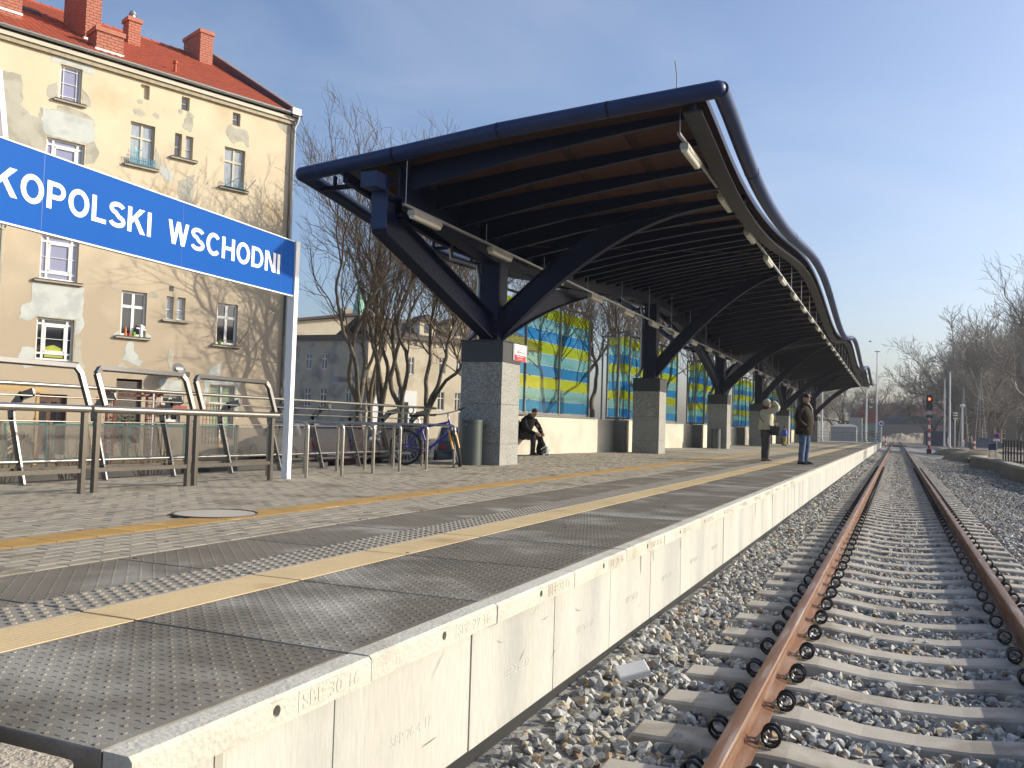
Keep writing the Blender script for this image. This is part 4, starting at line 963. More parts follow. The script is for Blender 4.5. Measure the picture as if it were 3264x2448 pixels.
# window builder in the wall's local frame (x along, y inward)
def winpart(h):
    s0, s1, z0, z1, k = h; par = apt; y = .13
    if k == 'niche':
        MB().box(s0,s1,.12,.14,z0,z1).build('blind_niche', m_plas, par); return
    fm = m_frm if k in ('cross','crossdark','white','narrowwhite','lattice','blind') else m_frm2
    f = MB(); w_ = (.075 if k == 'white' else .055) if s1-s0 > .5 else .035
    def H(z, t=w_): f.box(s0+.002,s1-.002,y-.03,y+.02,z-t/2,z+t/2)
    def Vv(x, t=w_): f.box(x-t/2,x+t/2,y-.032,y+.02,z0+.002,z1-.002)
    if k == 'door':
        f.box(s0,s1,y,y+.03,z0,z1); d = f.build('door', mat('door_brown', (.10,.045,.03), .6, var=.2), par)
        MB().box(s0+.1,s0+.38,y-.012,y-.002,.9,1.6).build('door_glass', m_pdark, d); MB().box(s0+.52,s0+.8,y-.012,y-.002,.9,1.6).build('door_glass', m_pdark, d); return
    if k == 'shutter':
        d = MB()
        n = int((z1-z0)/.075)
        for i in range(n): d.box(s0+.03,s1-.03,y-.02,y,z0+.075*i,z0+.075*i+.066)
        d.build('roller_shutter', mat('shutter_brown', (.105,.085,.07), .6, var=.1), par); return
    for x in (s0+w_/2+.002, s1-w_/2-.002): Vv(x)
    for z in (z0+w_/2+.002, z1-w_/2-.002): H(z)
    L_ = s1-s0; hh = z1-z0
    panes = []
    if k in ('white','double','wooden','blind'):
        zm = z0+hh*.66; xm = (s0+s1)/2; Vv(xm, w_*1.3); H(zm, w_*1.3); panes = [(s0+w_,xm-w_*.6,z0+w_,zm-w_*.6),(xm+w_*.6,s1-w_,z0+w_,zm-w_*.6),(s0+w_,xm-w_*.6,zm+w_*.6,z1-w_),(xm+w_*.6,s1-w_,zm+w_*.6,z1-w_)]
    elif k in ('cross','crossdark'):
        xa, xb, za, zb = s0+L_*.19, s1-L_*.17, z0+hh*.16, z1-hh*.14
        for x in (xa, xb): Vv(x, .07)
        for z in (za, zb): H(z, .06)
        f.box(xa+.03,xa+.09,y-.04,y+.01,za,zb); f.box(xb-.09,xb-.03,y-.04,y+.01,za,zb); f.box(xa+.03,xb-.03,y-.04,y+.01,zb-.09,zb-.03); f.box(xa+.03,xb-.03,y-.04,y+.01,za+.03,za+.09)
        H((za+zb)/2, .016)
        panes = [(s0+w_,s1-w_,z0+w_,z1-w_)]
    elif k == 'lattice':
        for x in (s0+L_*.2, s1-L_*.2): Vv(x, .018)
        for z in (z0+hh*.13, z0+hh*.5, z1-hh*.13): H(z, .018)
        panes = [(s0+w_,s1-w_,z0+w_,z1-w_)]
    elif k.startswith('narrow'):
        H(z0+hh*.42, .03); panes = [(s0+w_,s1-w_,z0+w_,z0+hh*.42-.02),(s0+w_,s1-w_,z0+hh*.42+.02,z1-w_)]
    else:
        H((z0+z1)/2, .02); panes = [(s0+w_,s1-w_,z0+w_,z1-w_)]
    wd = f.build('window', fm, par)
    pm_ = {'cross':m_plil,'lattice':m_plil,'crossdark':m_pdark,'white':m_pdark,'double':m_pcurt,'wooden':m_pcurt,'blind':MATS.get('blind_slats') or mat('blind_slats', (.30,.36,.24), .3, var=.45, scale=3, stretch=(.2,1,9)),'narrow':m_pdark,'narrowlight':m_pcurt,'narrowwhite':m_pcurt,'small':m_pdark}[k]
    for a, b, c, d in panes: MB().box(a, b, y+.005, y+.012, c, d).build('pane', pm_, wd)
    if k == 'crossdark':
        MB().prism([(s0+L_*.27,z0+.1),(s1-L_*.24,z0+.1),(s1-L_*.24,z0+.38),(s0+L_*.5,z0+.50),(s0+L_*.27,z0+.42)], 1, y-.001, y+.004).build('green_curtain', mat('green_cloth', (.35,.38,.05), .8, var=.3), wd)
    if k not in ('small','blind') and s1-s0 > .4 or k == 'narrowlight':
        e = .17; a0 = s0-e if k != 'narrowlight' else -4.8
        g = MB(); g.box(a0, s1+e, -.11, .0, z0-.10, z0-.035); sl = g.build('window_sill', m_sill, par)
        MB().box(a0+.02, s1+e-.02, -.13, .12, z0-.034, z0-.012).build('sill_sheet', m_silld, sl)
for h in WN: winpart(h)
MB().box(-4.82,-3.85,-.11,0,4.57,4.635).build('window_sill', m_sill, apt)
# plaster repair patches, a few mm proud, irregular outlines
def patch(poly, m, rough=.04, t=.006):
    out = []; n = len(poly); rr = random.Random(int(poly[0][0]*1000)+n)
    for i in range(n):
        a, b = poly[i], poly[(i+1) % n]; L_ = math.hypot(b[0]-a[0], b[1]-a[1]); k = max(1, int(L_/.12))
        for j in range(k):
            f = j/k; out.append((a[0]+(b[0]-a[0])*f+rr.uniform(-rough, rough), a[1]+(b[1]-a[1])*f+rr.uniform(-rough, rough)))
    ver = [(x, -t, z) for x, z in out]+[(x, .0, z) for x, z in out]; N = len(out)
    import mathutils.geometry as mg
    tri = mg.tessellate_polygon([[Vector((x, z, 0)) for x, z in out]])
    b_ = MB(); b_.add(ver, [tuple(q) for q in tri]+[(i, (i+1) % N, N+(i+1) % N, N+i) for i in range(N)])
    return b_.build('plaster_patch', m, apt, fix=False)
def blob(cx_, cz_, rx, rz, n=14, j=.25, seed=0):
    rr = random.Random(seed+int(cx_*100)); return [(cx_+rx*math.cos(2*math.pi*i/n)*(1+rr.uniform(-j, j)), cz_+rz*math.sin(2*math.pi*i/n)*(1+rr.uniform(-j, j))) for i in range(n)]
patch([(-8.84,12.76),(-7.51,12.76),(-7.52,12.50),(-7.84,12.50),(-7.84,12.60),(-8.56,12.60),(-8.56,12.58),(-8.83,12.55)], m_patch2, .015)
patch([(-10.9,11.9),(-10.2,11.85),(-9.65,11.86),(-9.58,11.4),(-9.62,10.9),(-9.35,10.66),(-9.1,10.62),(-9.08,11.0),(-8.6,11.02),(-8.55,11.22),(-7.9,11.22),(-7.42,11.0),(-7.36,10.30),(-7.2,10.0),(-7.35,9.55),(-7.62,9.5),(-7.62,10.12),(-8.86,10.12),(-8.86,9.6),(-9.3,9.3),(-9.8,9.15),(-10.9,9.3)], m_patch, .035)
patch([(-9.0,11.0),(-7.42,10.98),(-7.36,10.3),(-7.62,10.14),(-8.9,10.14),(-9.03,10.6)], m_patch2, .03, .009)
patch([(-8.62,11.9),(-8.9,11.75),(-8.9,11.42),(-8.57,11.36)], m_patch, .03); patch([(-7.83,11.95),(-7.6,11.75),(-7.55,11.4),(-7.83,11.36)], m_patch, .03)
patch([(-9.02,5.36),(-7.46,5.36),(-7.46,4.5),(-7.38,4.2),(-7.5,3.9),(-7.66,3.8),(-7.66,4.30),(-8.86,4.30),(-9.1,4.1),(-9.35,4.2),(-9.3,4.6),(-9.04,4.7)], m_patch2, .02)
patch([(-7.66,3.8),(-7.5,3.75),(-7.45,3.0),(-7.3,2.8),(-7.4,2.5),(-7.66,2.6)], m_patch, .04)
patch([(-9.2,3.3),(-8.87,3.3),(-8.87,2.7),(-9.15,2.6),(-9.3,3.0)], m_patch2, .04)
patch([(-2.75,12.0),(-2.55,12.15),(-2.52,12.06),(-2.16,12.06),(-1.95,12.1),(-1.84,11.9),(-1.83,11.5),(-1.9,11.45),(-2.05,11.62),(-2.4,11.48),(-2.72,11.66)], m_patch, .045)
patch(blob(-4.18,11.72,.21,.26), m_patch, .03); patch(blob(-4.15,12.05,.14,.12), m_patch, .03); patch(blob(-4.5,12.1,.08,.08), m_patch, .02)
patch(blob(-5.95,12.05,.09,.10), m_patch, .02); patch(blob(-6.0,11.66,.20,.13,j=.5), m_patch, .03); patch(blob(-5.35,11.72,.11,.10), m_patch, .03)
patch([(-3.86,9.92),(-4.2,9.78),(-4.42,9.6),(-4.46,8.9),(-4.40,8.2),(-3.9,8.3),(-3.84,8.9),(-3.88,9.4)], m_patch, .05)
patch([(-5.16,9.92),(-5.0,10.0),(-4.7,9.86),(-4.6,9.66),(-4.72,9.5),(-4.98,9.55),(-5.16,9.75)], m_patch2, .04)
patch([(-5.34,10.6),(-5.2,10.4),(-5.12,10.05),(-5.2,9.85),(-5.34,9.85)], m_patch, .03); patch([(-6.24,10.1),(-6.46,10.0),(-6.42,9.7),(-6.24,9.66)], m_patch, .03)
patch([(-.70,12.76),(-.12,12.76),(-.14,12.38),(-.3,12.4),(-.55,12.56)], m_patch, .03)
patch(blob(-5.13,5.42,.17,.12), m_patch, .03); patch(blob(-6.48,5.52,.13,.06), m_patch, .02)
patch([(-5.95,3.75),(-5.8,3.78),(-5.7,3.4),(-5.45,3.1),(-5.5,2.95),(-5.9,3.0),(-6.1,3.1)], m_patch2, .05); patch(blob(-6.1,2.85,.2,.12), m_patch, .05)
patch([(-4.8,2.5),(-4.5,2.5),(-4.1,2.55),(-3.95,2.35),(-3.98,2.0),(-4.72,2.0)], m_patch2, .04); patch(blob(-4.45,3.3,.1,.35,j=.4), m_patch, .03)
patch([(-3.15,2.6),(-2.95,2.95),(-2.5,3.3),(-2.6,2.75),(-1.8,2.52),(-1.75,1.2),(-1.9,1.2),(-1.92,2.46),(-2.95,2.46),(-3.1,1.5)], m_patch2, .04)
patch([(-6.4,4.0),(-6.26,4.1),(-6.26,3.9),(-6.5,3.8)], m_patch2, .02); patch([(-5.34,4.1),(-5.2,4.05),(-5.15,3.9),(-5.34,3.86)], m_patch2, .02)
MB().box(-9.98,-9.92,-.03,0,2.0,9.2).build('wall_strip', m_patch, apt)
MB().torus((-9.95,-.03,7.0),(0,1,0),.10,.02,18,6).build('round_vent', m_patch2, apt)
for s_, z_ in ((-4.52,5.75),(-3.78,2.75)): MB().box(s_-.07,s_+.07,-.015,.0,z_-.09,z_+.09).build('vent_opening', m_silld, apt)
# down pipe at the right corner
mb = MB(); mb.tube([(.14,-.23,13.12),(.10,-.20,12.85),(.02,-.14,12.65),(.02,-.14,-.25)], .058, 10); mb.build('down_pipe', m_gutter, apt, smooth=50)
for z_ in (12.3,10.2,8.1,6.0,3.9,1.8): MB().torus((.02,-.14,z_),(0,0,1),.062,.009,14,5).build('pipe_clamp', m_gutter, apt)
MB().box(-.05,.03,-.02,.3,-.3,12.8).build('corner_strip', m_silld, apt)
# roof: deck, individual tiles on the part in view, ridge, gable capping, chimneys
SL_A = math.atan2(17.2-13.22, 7.2); cosA, sinA = math.cos(SL_A), math.sin(SL_A)
RB = (-.16, 13.22)
def rp(x, u, h=0):   # u up the slope, h above it
    return (x, RB[0]+u*cosA-h*sinA, RB[1]+u*sinA+h*cosA)
RLEN = 7.2/cosA
mb = MB(); mb.quad(rp(S0-.2,0),rp(-.05,0),rp(-.05,RLEN),rp(S0-.2,RLEN)); mb.quad((S0-.2,7.04,17.2),(-.05,7.04,17.2),(-.05,14.4,13.1),(S0-.2,14.4,13.1)); mb.build('roof_deck', m_tile, apt, fix=False)
TW, TL = .25, .34; nx_ = int(13.2/TW); nu = int(RLEN/TL)
tv = []; segs = 4
tm_ = MB()
prof_ = [(TW*i/segs, .035*math.sin(math.pi*i/segs)**.8+.012) for i in range(segs+1)]
vv = []
for (a, h) in prof_: vv.append(rp(a, 0, h+.018))
for (a, h) in prof_: vv.append(rp(a, TL*1.08, h-.004))
for (a, h) in prof_: vv.append(rp(a, 0, .0))
base = Vector(rp(0, 0, 0)); vv = [tuple(Vector(q)-base) for q in vv]
tm_.add(vv, [(i, i+1, segs+2+i, segs+1+i) for i in range(segs)]+[(2*(segs+1)+i, 2*(segs+1)+i+1, i+1, i) for i in range(segs)])
tme = tm_.mesh('roof_tile', m_tile, fix=False)
cells = [(i, j) for j in range(nu) for i in range(nx_)]
cells.sort(key=lambda c: c[1]*1.0+c[0]*.18)
rt_ = random.Random(3); stf = MB()
for n_i, (i, j) in enumerate(cells):
    x = -.32-TW*(i+1); pos = Vector(rp(x, TL*j, rt_.uniform(-.004,.006)))
    if n_i < 300: link('roof_tile', tme, apt, pos)
    else: stf.add([tuple(Vector(q)+pos) for q in tm_.v], tm_.f)
tag(stf.build('roof_tile_field', m_tile, apt, fix=False), kind='stuff')
mb = MB()
for i in range(34): 
    x = -.4-.4*i; mb.tube([(x,7.04,17.20),(x-.42,7.04,17.23)], .11, 8)
mb.build('ridge_tiles', m_tile, apt, fix=False)
# gable parapet with metal capping
mb = MB(); mb.prism([(-.30,13.05),(-.30,13.34),(7.04,17.62),(14.4,13.4),(14.4,13.05)], 0, -.16, .10); mb.build('gable_parapet', mat('slate_cladding', (.085,.055,.07), .6, var=.1), apt)
mb = MB()
for a, b in (((-.33,13.36),(7.04,17.65)), ((7.04,17.65),(14.4,13.42))): mb.bar((-.03,a[0],a[1]),(-.03,b[0],b[1]),.36,.035,(0,0,1))
mb.box(-.22,.16,-.36,.10,13.12,13.36); mb.build('metal_capping', m_gutter, apt)
def chimney(x0, x1, y0, y1, zb, z1, cap=True, metal=False, budget=[300]):
    c = MB().box(x0+.012, x1-.012, y0+.012, y1-.012, zb, z1-.02).build('chimney', m_mortar, apt)
    bh, bw, g = .085, .24, .018; extra = MB()
    nrow = int((z1-zb)/(bh+g))
    for r in range(nrow):
        z = zb+r*(bh+g)+g
        def row(a0, a1, face):
            x = a0-(bw/2 if r % 2 else 0)
            while x < a1-.02:
                p_, q_ = max(a0, x+g/2), min(a1, x+bw-g/2); x += bw
                if q_-p_ < .03: continue
                b_ = MB()
                if face == 'f': bx = (p_, q_, y0-.008, y0+.03, z, z+bh)
                else: bx = (x0-.008, x0+.03, p_, q_, z, z+bh)
                if budget[0] > 0:
                    b_.box(*bx); b_.build('brick', m_brick, c); budget[0] -= 1
                else: extra.box(*bx)
        row(x0, x1, 'f'); row(y0+.032, y1, 's')
    if extra.v: tag(extra.build('brick_field', m_brick, c), kind='stuff')
    # right face plain
    MB().box(x1-.005, x1+.003, y0, y1, zb, z1).build('side_face', m_brick, c)
    if cap: MB().box(x0-.05,x1+.05,y0-.05,y1+.05,z1-.16,z1).build('chimney_cap', m_brick, c)
    MB().box(x0-.03,x1+.03,y0-.03,y1+.03,zb+.52,zb+.60).build('flashing', m_white, c)
    if metal: MB().lathe([(.11,0),(.11,.18),(.15,.2),(.10,.34),(.03,.36)], ((x0+x1)/2,(y0+y1)/2,z1), 12).build('flue_cowl', MATS['galvanised'], c, smooth=50)
    return c
chimney(-7.36,-6.46,.35,1.15,13.0,14.35)
chimney(-7.30,-6.78,1.65,3.9,13.75,17.6)
chimney(-4.86,-4.38,4.2,4.75,15.0,16.75, metal=True)
chimney(-10.05,-9.35,1.5,3.6,13.8,17.6)
chimney(-1.3,-.72,5.6,7.2,15.8,17.9)
mb = MB(); mb.box(-9.2,-7.4,7.6,8.6,16.5,17.75); mb.build('chimney_bank', m_brick, apt)
MB().lathe([(.06,0),(.055,.32),(.09,.33),(.09,.42),(.04,.46)], rp(-4.46,1.0), 10).build('vent_pipe', m_tile, apt)
mb = MB(); q = [rp(-8.65,4.7,.05),rp(-8.05,4.7,.05),rp(-8.05,5.3,.05),rp(-8.65,5.3,.05)]; mb.add(q+[(a,b,c+.08) for a,b,c in q],[(0,1,2,3),(4,5,6,7),(0,1,5,4),(1,2,6,5),(2,3,7,6),(3,0,4,7)]); mb.build('roof_light', m_silld, apt)
def at_apt(s, inn, z):
    a = R(90-FA); return (CX+s*math.cos(a)-inn*math.sin(a), CY+s*math.sin(a)+inn*math.cos(a), z)
# things on sills and wall
m_bluep = mat('blue_fence_paint', (.06,.22,.32), .6, var=.1)
pt = thing('window_planter', 'small blue picket fence planter on the top floor window sill, with a turquoise toy windmill', 'planter', at_apt(-5.8, -.10, 9.83), R(90-FA))
mb = MB(); mb.box(-.44,.44,-.02,.0,.0,.05); mb.box(-.44,.44,-.02,.0,.14,.17)
for i in range(14): mb.box(-.43+.064*i,-.40+.064*i,-.03,-.02,0,.26)
mb.build('picket_fence', m_bluep, pt)
mb = MB(); m_turq = mat('turquoise_plastic', (.02,.42,.50), .4, var=.05); mb.tube([(-.2,-.01,.1),(-.2,-.01,.42)], .01, 6)
for k in range(4):
    t = R(20+90*k); mb.add([(-.2,-.03,.44),(-.2+.19*math.cos(t),-.03,.44+.19*math.sin(t)),(-.2+.12*math.cos(t+.4),-.05,.44+.12*math.sin(t+.4))],[(0,1,2)])
mb.build('toy_windmill', m_turq, pt)
pt = thing('window_guard', 'thin blue metal guard with drying rod on the top floor window nearest the corner', 'window guard', at_apt(-2.35, -.12, 9.76), R(90-FA))
mb = MB()
for i in range(9): mb.bar((-.40+.1*i,-.04,0),(-.40+.1*i,-.04,.24),.01,.01,(0,1,0))
mb.bar((-.4,-.04,.24),(.4,-.04,.24),.015,.015); mb.bar((-.4,-.04,.02),(.4,-.04,.02),.03,.03); mb.bar((-.45,-.04,.0),(-.1,-.5,.3),.015,.015); mb.bar((.42,-.04,.0),(.55,-.5,.35),.015,.015); mb.build('guard_bars', m_bluep, pt)
pt = thing('sill_figure', 'white angel figurine with flower pots and an orange bottle on the second floor window sill', 'figurine', at_apt(-5.55, -.06, 3.93), R(90-FA))
MB().lathe([(.0,0),(.075,.0),(.05,.12),(.065,.22),(.03,.30),(.055,.36),(.04,.42),(0,.44)], (0,0,0), 10).build('figure_body', m_white, pt, smooth=60)
mb = MB(); mb.bar((-.16,0,.30),(.16,0,.26),.03,.05); mb.bar((-.03,0,.2),(.12,.02,.38),.02,.08); mb.build('wings', m_white, pt)
MB().lathe([(.045,0),(.06,.15)], (-.24,0,0), 10).build('green_pot', mat('lime_green', (.2,.45,.02), .5, var=.05), pt)
MB().lathe([(.035,0),(.035,.2),(.02,.26),(.02,.3)], (-.52,0,0), 10).build('orange_bottle', mat('orange_plastic', (.75,.20,.03), .5, var=.05), pt)
MB().lathe([(.05,0),(.06,.1)], (-.40,0,0), 10).build('red_jar', mat('red_jar', (.4,.05,.03), .5, var=.1), pt)
pt = thing('window_guard', 'dark wire guard with a slanting rod outside the second floor window nearest the corner', 'window guard', at_apt(-2.35, -.12, 3.94), R(90-FA))
mb = MB()
for i in range(9): mb.bar((-.40+.1*i,-.04,0),(-.40+.1*i,-.04,.14),.01,.01,(0,1,0))
mb.bar((-.4,-.04,.14),(.4,-.04,.14),.012,.012); mb.bar((.35,-.04,0),(.62,-.3,.55),.018,.018); mb.bar((-.45,-.04,.4),(-.5,-.3,.45),.018,.018); mb.bar((-.5,-.28,.5),(.62,-.28,.55),.005,.005); mb.build('guard_bars', m_silld, pt)
MB().lathe([(.06,0),(.08,.08),(0,.1)], (-.33,.0,0), 8).build('plant', MATS['lime_green'], pt)
ds = thing('satellite_dish', 'dark grey satellite dish on the yellow wall above the raised steel frame', 'satellite dish', at_apt(-4.35, -.42, 2.8), R(90-FA))
a_ = MB().lathe([(.0,.0),(.12,.012),(.22,.04),(.30,.08),(.30,.09),(.21,.055),(.0,.02)], n=26).build('dish', mat('dish_grey', (.085,.095,.115), .5, var=.05), ds, smooth=60)
a_.rotation_euler = (R(72), 0, R(18))
MB().box(-.12,.14,-.135,-.13,.06,.15).build('badge', mat('badge', (.6,.6,.6), .5, var=.1), ds)
MB().tube([(0,0,0),(.05,.42,-.15)], .02, 6).build('wall_arm', m_silld, ds); MB().tube([(0,-.05,-.28),(.12,-.4,-.20)], .012, 6).build('feed_arm', m_silld, ds)
fb = thing('flower_box', 'terracotta flower box with dark green plants on the ground floor window sill', 'flower box', at_apt(-4.33, -.2, 1.42), R(90-FA))
MB().prism([(-.10,0),(.10,0),(.13,.2),(-.13,.2)], 0, -.42, .42).build('box', mat('terracotta', (.42,.13,.07), .8, var=.12), fb)
def leaves(n, c, r, size, m, name, par, seed=1, flat=1.):
    g = np.random.default_rng(seed); d = g.normal(size=(n,3)); d /= np.linalg.norm(d, axis=1)[:,None]; p_ = np.array(c)+d*np.array(r)*g.uniform(.4,1,(n,1))
    a = g.normal(size=(n,3)); a /= np.linalg.norm(a, axis=1)[:,None]; b = np.cross(a, d); b /= np.linalg.norm(b, axis=1)[:,None]; s_ = g.uniform(.5,1.2,(n,1))*size
    V = np.stack([p_-a*s_, p_+b*s_*.5, p_+a*s_, p_-b*s_*.5], 1).reshape(-1,3); q = np.arange(n)*4; T = np.concatenate([np.stack([q,q+1,q+2],1), np.stack([q,q+2,q+3],1)])
    return link(name, np_mesh(name, V, T, m), par)
m_leaf = mat('evergreen_leaf', (.045,.07,.022), .6, var=.4, scale=6)
leaves(160, (0,0,.30), (.42,.14,.14), .05, m_leaf, 'plant', fb, 4)

# ================================================================== YARD IN FRONT OF THE HOUSE
m_mint = mat('mint_paint', (.20,.52,.42), .6, var=.12, col2=(.30,.26,.17), cscale=6, cpos=(.62,.75))
m_wire = mat('wire_mesh', (.20,.20,.17), .6, var=.2)
m_cream = mat('cream_post', (.52,.42,.26), .8, var=.15)
def fence_panel(i, x, y0, y1):
    t = thing('mesh_fence_panel', f'mint green framed wire mesh fence panel before the apartment house, {["first","second","third","fourth","fifth","sixth","seventh"][i]} from left', 'fence panel', (x, y0, 0), 0, 'mint green fence panels in front of the apartment house')
    L_ = y1-y0; f = MB(); z0, z1 = .50, 1.08
    for z in (z0, z1): f.bar((0,0,z),(0,L_,z),.03,.035)
    for y in (0, L_): f.bar((0,y,z0),(0,y,z1),.03,.035,(1,0,0))
    f.build('frame', m_mint, t)
    w_ = MB(); n = int(L_/.07)
    for k in range(-8, n):
        for sg in (1, -1):
            ya, yb = k*.07, k*.07+.58
            a = [ya, z0]; b = [yb, z1]
            if a[0] < 0: a = [0, z0+(0-ya)]
            if b[0] > L_: b = [L_, z0+(L_-ya)]
            if b[0]-a[0] < .02: continue
            if sg < 0: a = [a[0], z1-(a[1]-z0)]; b = [b[0], z1-(b[1]-z0)]
            w_.bar((.002*sg,a[0],a[1]),(.002*sg,b[0],b[1]),.004,.004,(1,0,0))
    w_.build('wire_mesh', m_wire, t, fix=False)
    return t
ys_f = [7.0, 8.45, 9.72, 10.60, 12.20, 13.72, 15.2]
for i in range(6):
    fence_panel(i, -13.0, ys_f[i]+.06, ys_f[i+1]-.06)
    p_ = MB().bbox(-13.04,-12.98,ys_f[i+1]-.03,ys_f[i+1]+.03,-.3,1.12).build('fence_post', m_cream, None); tag(p_, ['rusty cream fence post after the first mint panel','rusty cream fence post after the second mint panel','rusty cream fence post after the third mint panel','dark fence post after the fourth mint panel','dark fence post after the fifth mint panel','last cream fence post on the right of the mint panels'][i], 'fence post', 'posts between the mint fence panels')
mb = MB(); mb.box(-13.15,-12.95,3,13.2,-.3,.30); tag(mb.build('garden_wall', mat('old_concrete', (.40,.37,.28), .95, var=.18, scale=1.5, fine=.1), None), 'low weathered concrete garden wall under the mint green fence', 'garden wall')
mb = MB(); mb.bbox(-12.6,-11.9,13.2,17.0,-.3,.32); tag(mb.build('garden_wall', mat('dark_wall', (.07,.07,.06), .9, var=.2), None), 'dark low garden wall beyond the balustrade near the sign post', 'garden wall')
m_redw = mat('red_brown_wood', (.16,.045,.03), .7, var=.2)
pg = thing('pergola', 'red brown wooden garden pergola in front of the shuttered doorway', 'pergola', at_apt(-6.75, -2.5, -.3), R(90-FA))
for x in (-.62,.62):
    for y in (-.3,.3): MB().box(x-.03,x+.03,y-.03,y+.03,0,2.15).build('pergola_post', m_redw, pg)
    mb = MB()
    for z in np.arange(.3,2.1,.16): mb.box(x-.012,x+.012,-.28,.28,z,z+.02)
    for y in np.arange(-.25,.3,.12): mb.box(x-.02,x-.008,y,y+.02,.3,2.1)
    mb.build('trellis_side', m_redw, pg)
for i in range(9):
    x = -.8+.2*i; h = 2.2+.12*math.cos((i-4)/4*1.4); MB().box(x-.015,x+.015,-.5,.5,h-.03,h+.03).build('roof_slat', m_redw, pg)
for y in (-.3,.3): MB().bar((-.8,y,2.17),(.8,y,2.17),.03,.07).build('beam', m_redw, pg)
leaves(500, (0,.6,1.0), (.8,.3,.7), .06, m_leaf, 'climbing_plant', pg, 9)
m_pinew = mat('pine_wood', (.50,.33,.14), .7, var=.15)
pg = thing('garden_arbour', 'light pine garden arbour with crossed lattice at the left edge of the picture', 'arbour', at_apt(-9.9, -2.0, -.3), R(90-FA))
for x in (-1.2,.6): MB().box(x-.04,x+.04,-.04,.04,0,2.2).build('arbour_post', m_pinew, pg)
mb = MB()
for i in range(8): mb.bar((-1.15+.24*i,0,.9),(-1.15+.24*i+.5 if i < 6 else .58,0,1.4),.02,.02,(0,1,0)); mb.bar((-1.15+.24*i,.02,1.4),(min(.58,-1.15+.24*i+.5),.02,.9),.02,.02,(0,1,0))
mb.build('lattice', m_pinew, pg)
for i in range(4): MB().bar((-1.4,-.5+.35*i,2.2+.03*i),(.8,-.5+.35*i,2.15+.05*i),.03,.06).build('roof_rafter', m_pinew, pg)
tp = thing('garden_trellis', 'dark brown square trellis between the flower box and the white framed ground floor window', 'lattice panel', at_apt(-3.35, -1.2, -.3), R(90-FA))
mb = MB()
for i in range(7): mb.box(-.38+.12*i,-.36+.12*i,-.01,.01,.6,2.0)
for i in range(9): mb.box(-.39,.39,-.012,.012,.65+.16*i,.67+.16*i)
mb.build('lattice', m_redw, tp)
for i, (s_, y_, lb) in enumerate(((-6.95,-4.6,'white clothes line post left of the pergola'), (-5.75,-4.6,'white clothes line post in front of the shuttered doorway'))):
    p_ = at_apt(s_, y_, 0); tag(MB().tube([(p_[0],p_[1],-.3),(p_[0],p_[1],1.9)], .025, 8).build('clothes_post', m_white, None), lb, 'post')
p_ = at_apt(-8.4,-4.2,0); tag(MB().tube([(p_[0],p_[1],-.3),(p_[0],p_[1],1.75)], .025, 8).build('rusty_pole', mat('rust_orange', (.38,.12,.03), .8, var=.2), None), 'thin rusty orange pole in front of the brown house door', 'post')
p_ = (-12.4, 11.25); tag(MB().tube([(p_[0],p_[1],-.3),(p_[0],p_[1],.62)], .03, 8).build('blue_pipe', mat('blue_plastic', (.03,.12,.35), .5), None), 'short blue plastic pipe sticking up in front of the mint fence', 'pipe')
for i, (a, b, r_, lb) in enumerate(((-12.1,11.9,.3,'bare bush in front of the mint green fence, nearest the pergola'), (-11.6,8.7,.4,'bare bush at the foot of the garden wall by the left frame edge'), (-12.0,10.2,.35,'bare bush behind the balustrade left of the blue pipe'))):
    mb = MB(); rr = random.Random(i)
    for k in range(26):
        t = rr.uniform(0,6.28); q = Vector((a,b,-.25)); d = Vector((math.cos(t)*.3,math.sin(t)*.3,1)); pts = [q]
        for s_ in range(5): q = q+d*.26; d = (d+Vector((rr.uniform(-.35,.35),rr.uniform(-.35,.35),rr.uniform(-.1,.1)))).normalized(); pts.append(q)
        mb.tube(pts, [.010,.008,.007,.005,.004,.003], 4, False)
    tag(mb.build('bare_bush', MATS.get('bark_twig') or mat('bark_twig', (.13,.095,.06), .9, var=.2), None, fix=False), lb, 'bush')
pc = thing('potted_conifer', 'small round green conifer behind the fence near the flower box', 'shrub', at_apt(-4.9,-2.8,-.3))
leaves(500, (0,0,1.15), (.25,.25,.30), .05, m_leaf, 'foliage', pc, 21); MB().lathe([(.15,0),(.2,.9)], n=12).build('pot', MATS['terracotta'], pc)
# ================================================================== BARE TREES
def segs_to_mesh(name, S, m, sides=4):
    S = np.array(S, float); p, q, r1, r2 = S[:,0:3], S[:,3:6], S[:,6], S[:,7]; n = len(S)
    d = q-p; L_ = np.linalg.norm(d, axis=1, keepdims=True)+1e-9; d /= L_
    ref = np.where(np.abs(d[:,2:3]) < .9, np.array([[0,0,1.]]), np.array([[1.,0,0]])); a = np.cross(d, ref); a /= np.linalg.norm(a, axis=1, keepdims=True)+1e-9; b = np.cross(a, d)
    ring = []
    for base, r in ((p, r1), (q, r2)):
        for k in range(sides):
            t = 2*math.pi*k/sides; ring.append(base+(a*math.cos(t)+b*math.sin(t))*r[:,None])
    V = np.stack(ring, 1).reshape(-1, 3); o_ = (np.arange(n)*2*sides)[:,None]; T = []
    for k in range(sides):
        k2 = (k+1) % sides; T.append(np.concatenate([o_+k, o_+k2, o_+sides+k2], 1)); T.append(np.concatenate([o_+k, o_+sides+k2, o_+sides+k], 1))
    return np_mesh(name, V, np.concatenate(T), m, smooth=True)
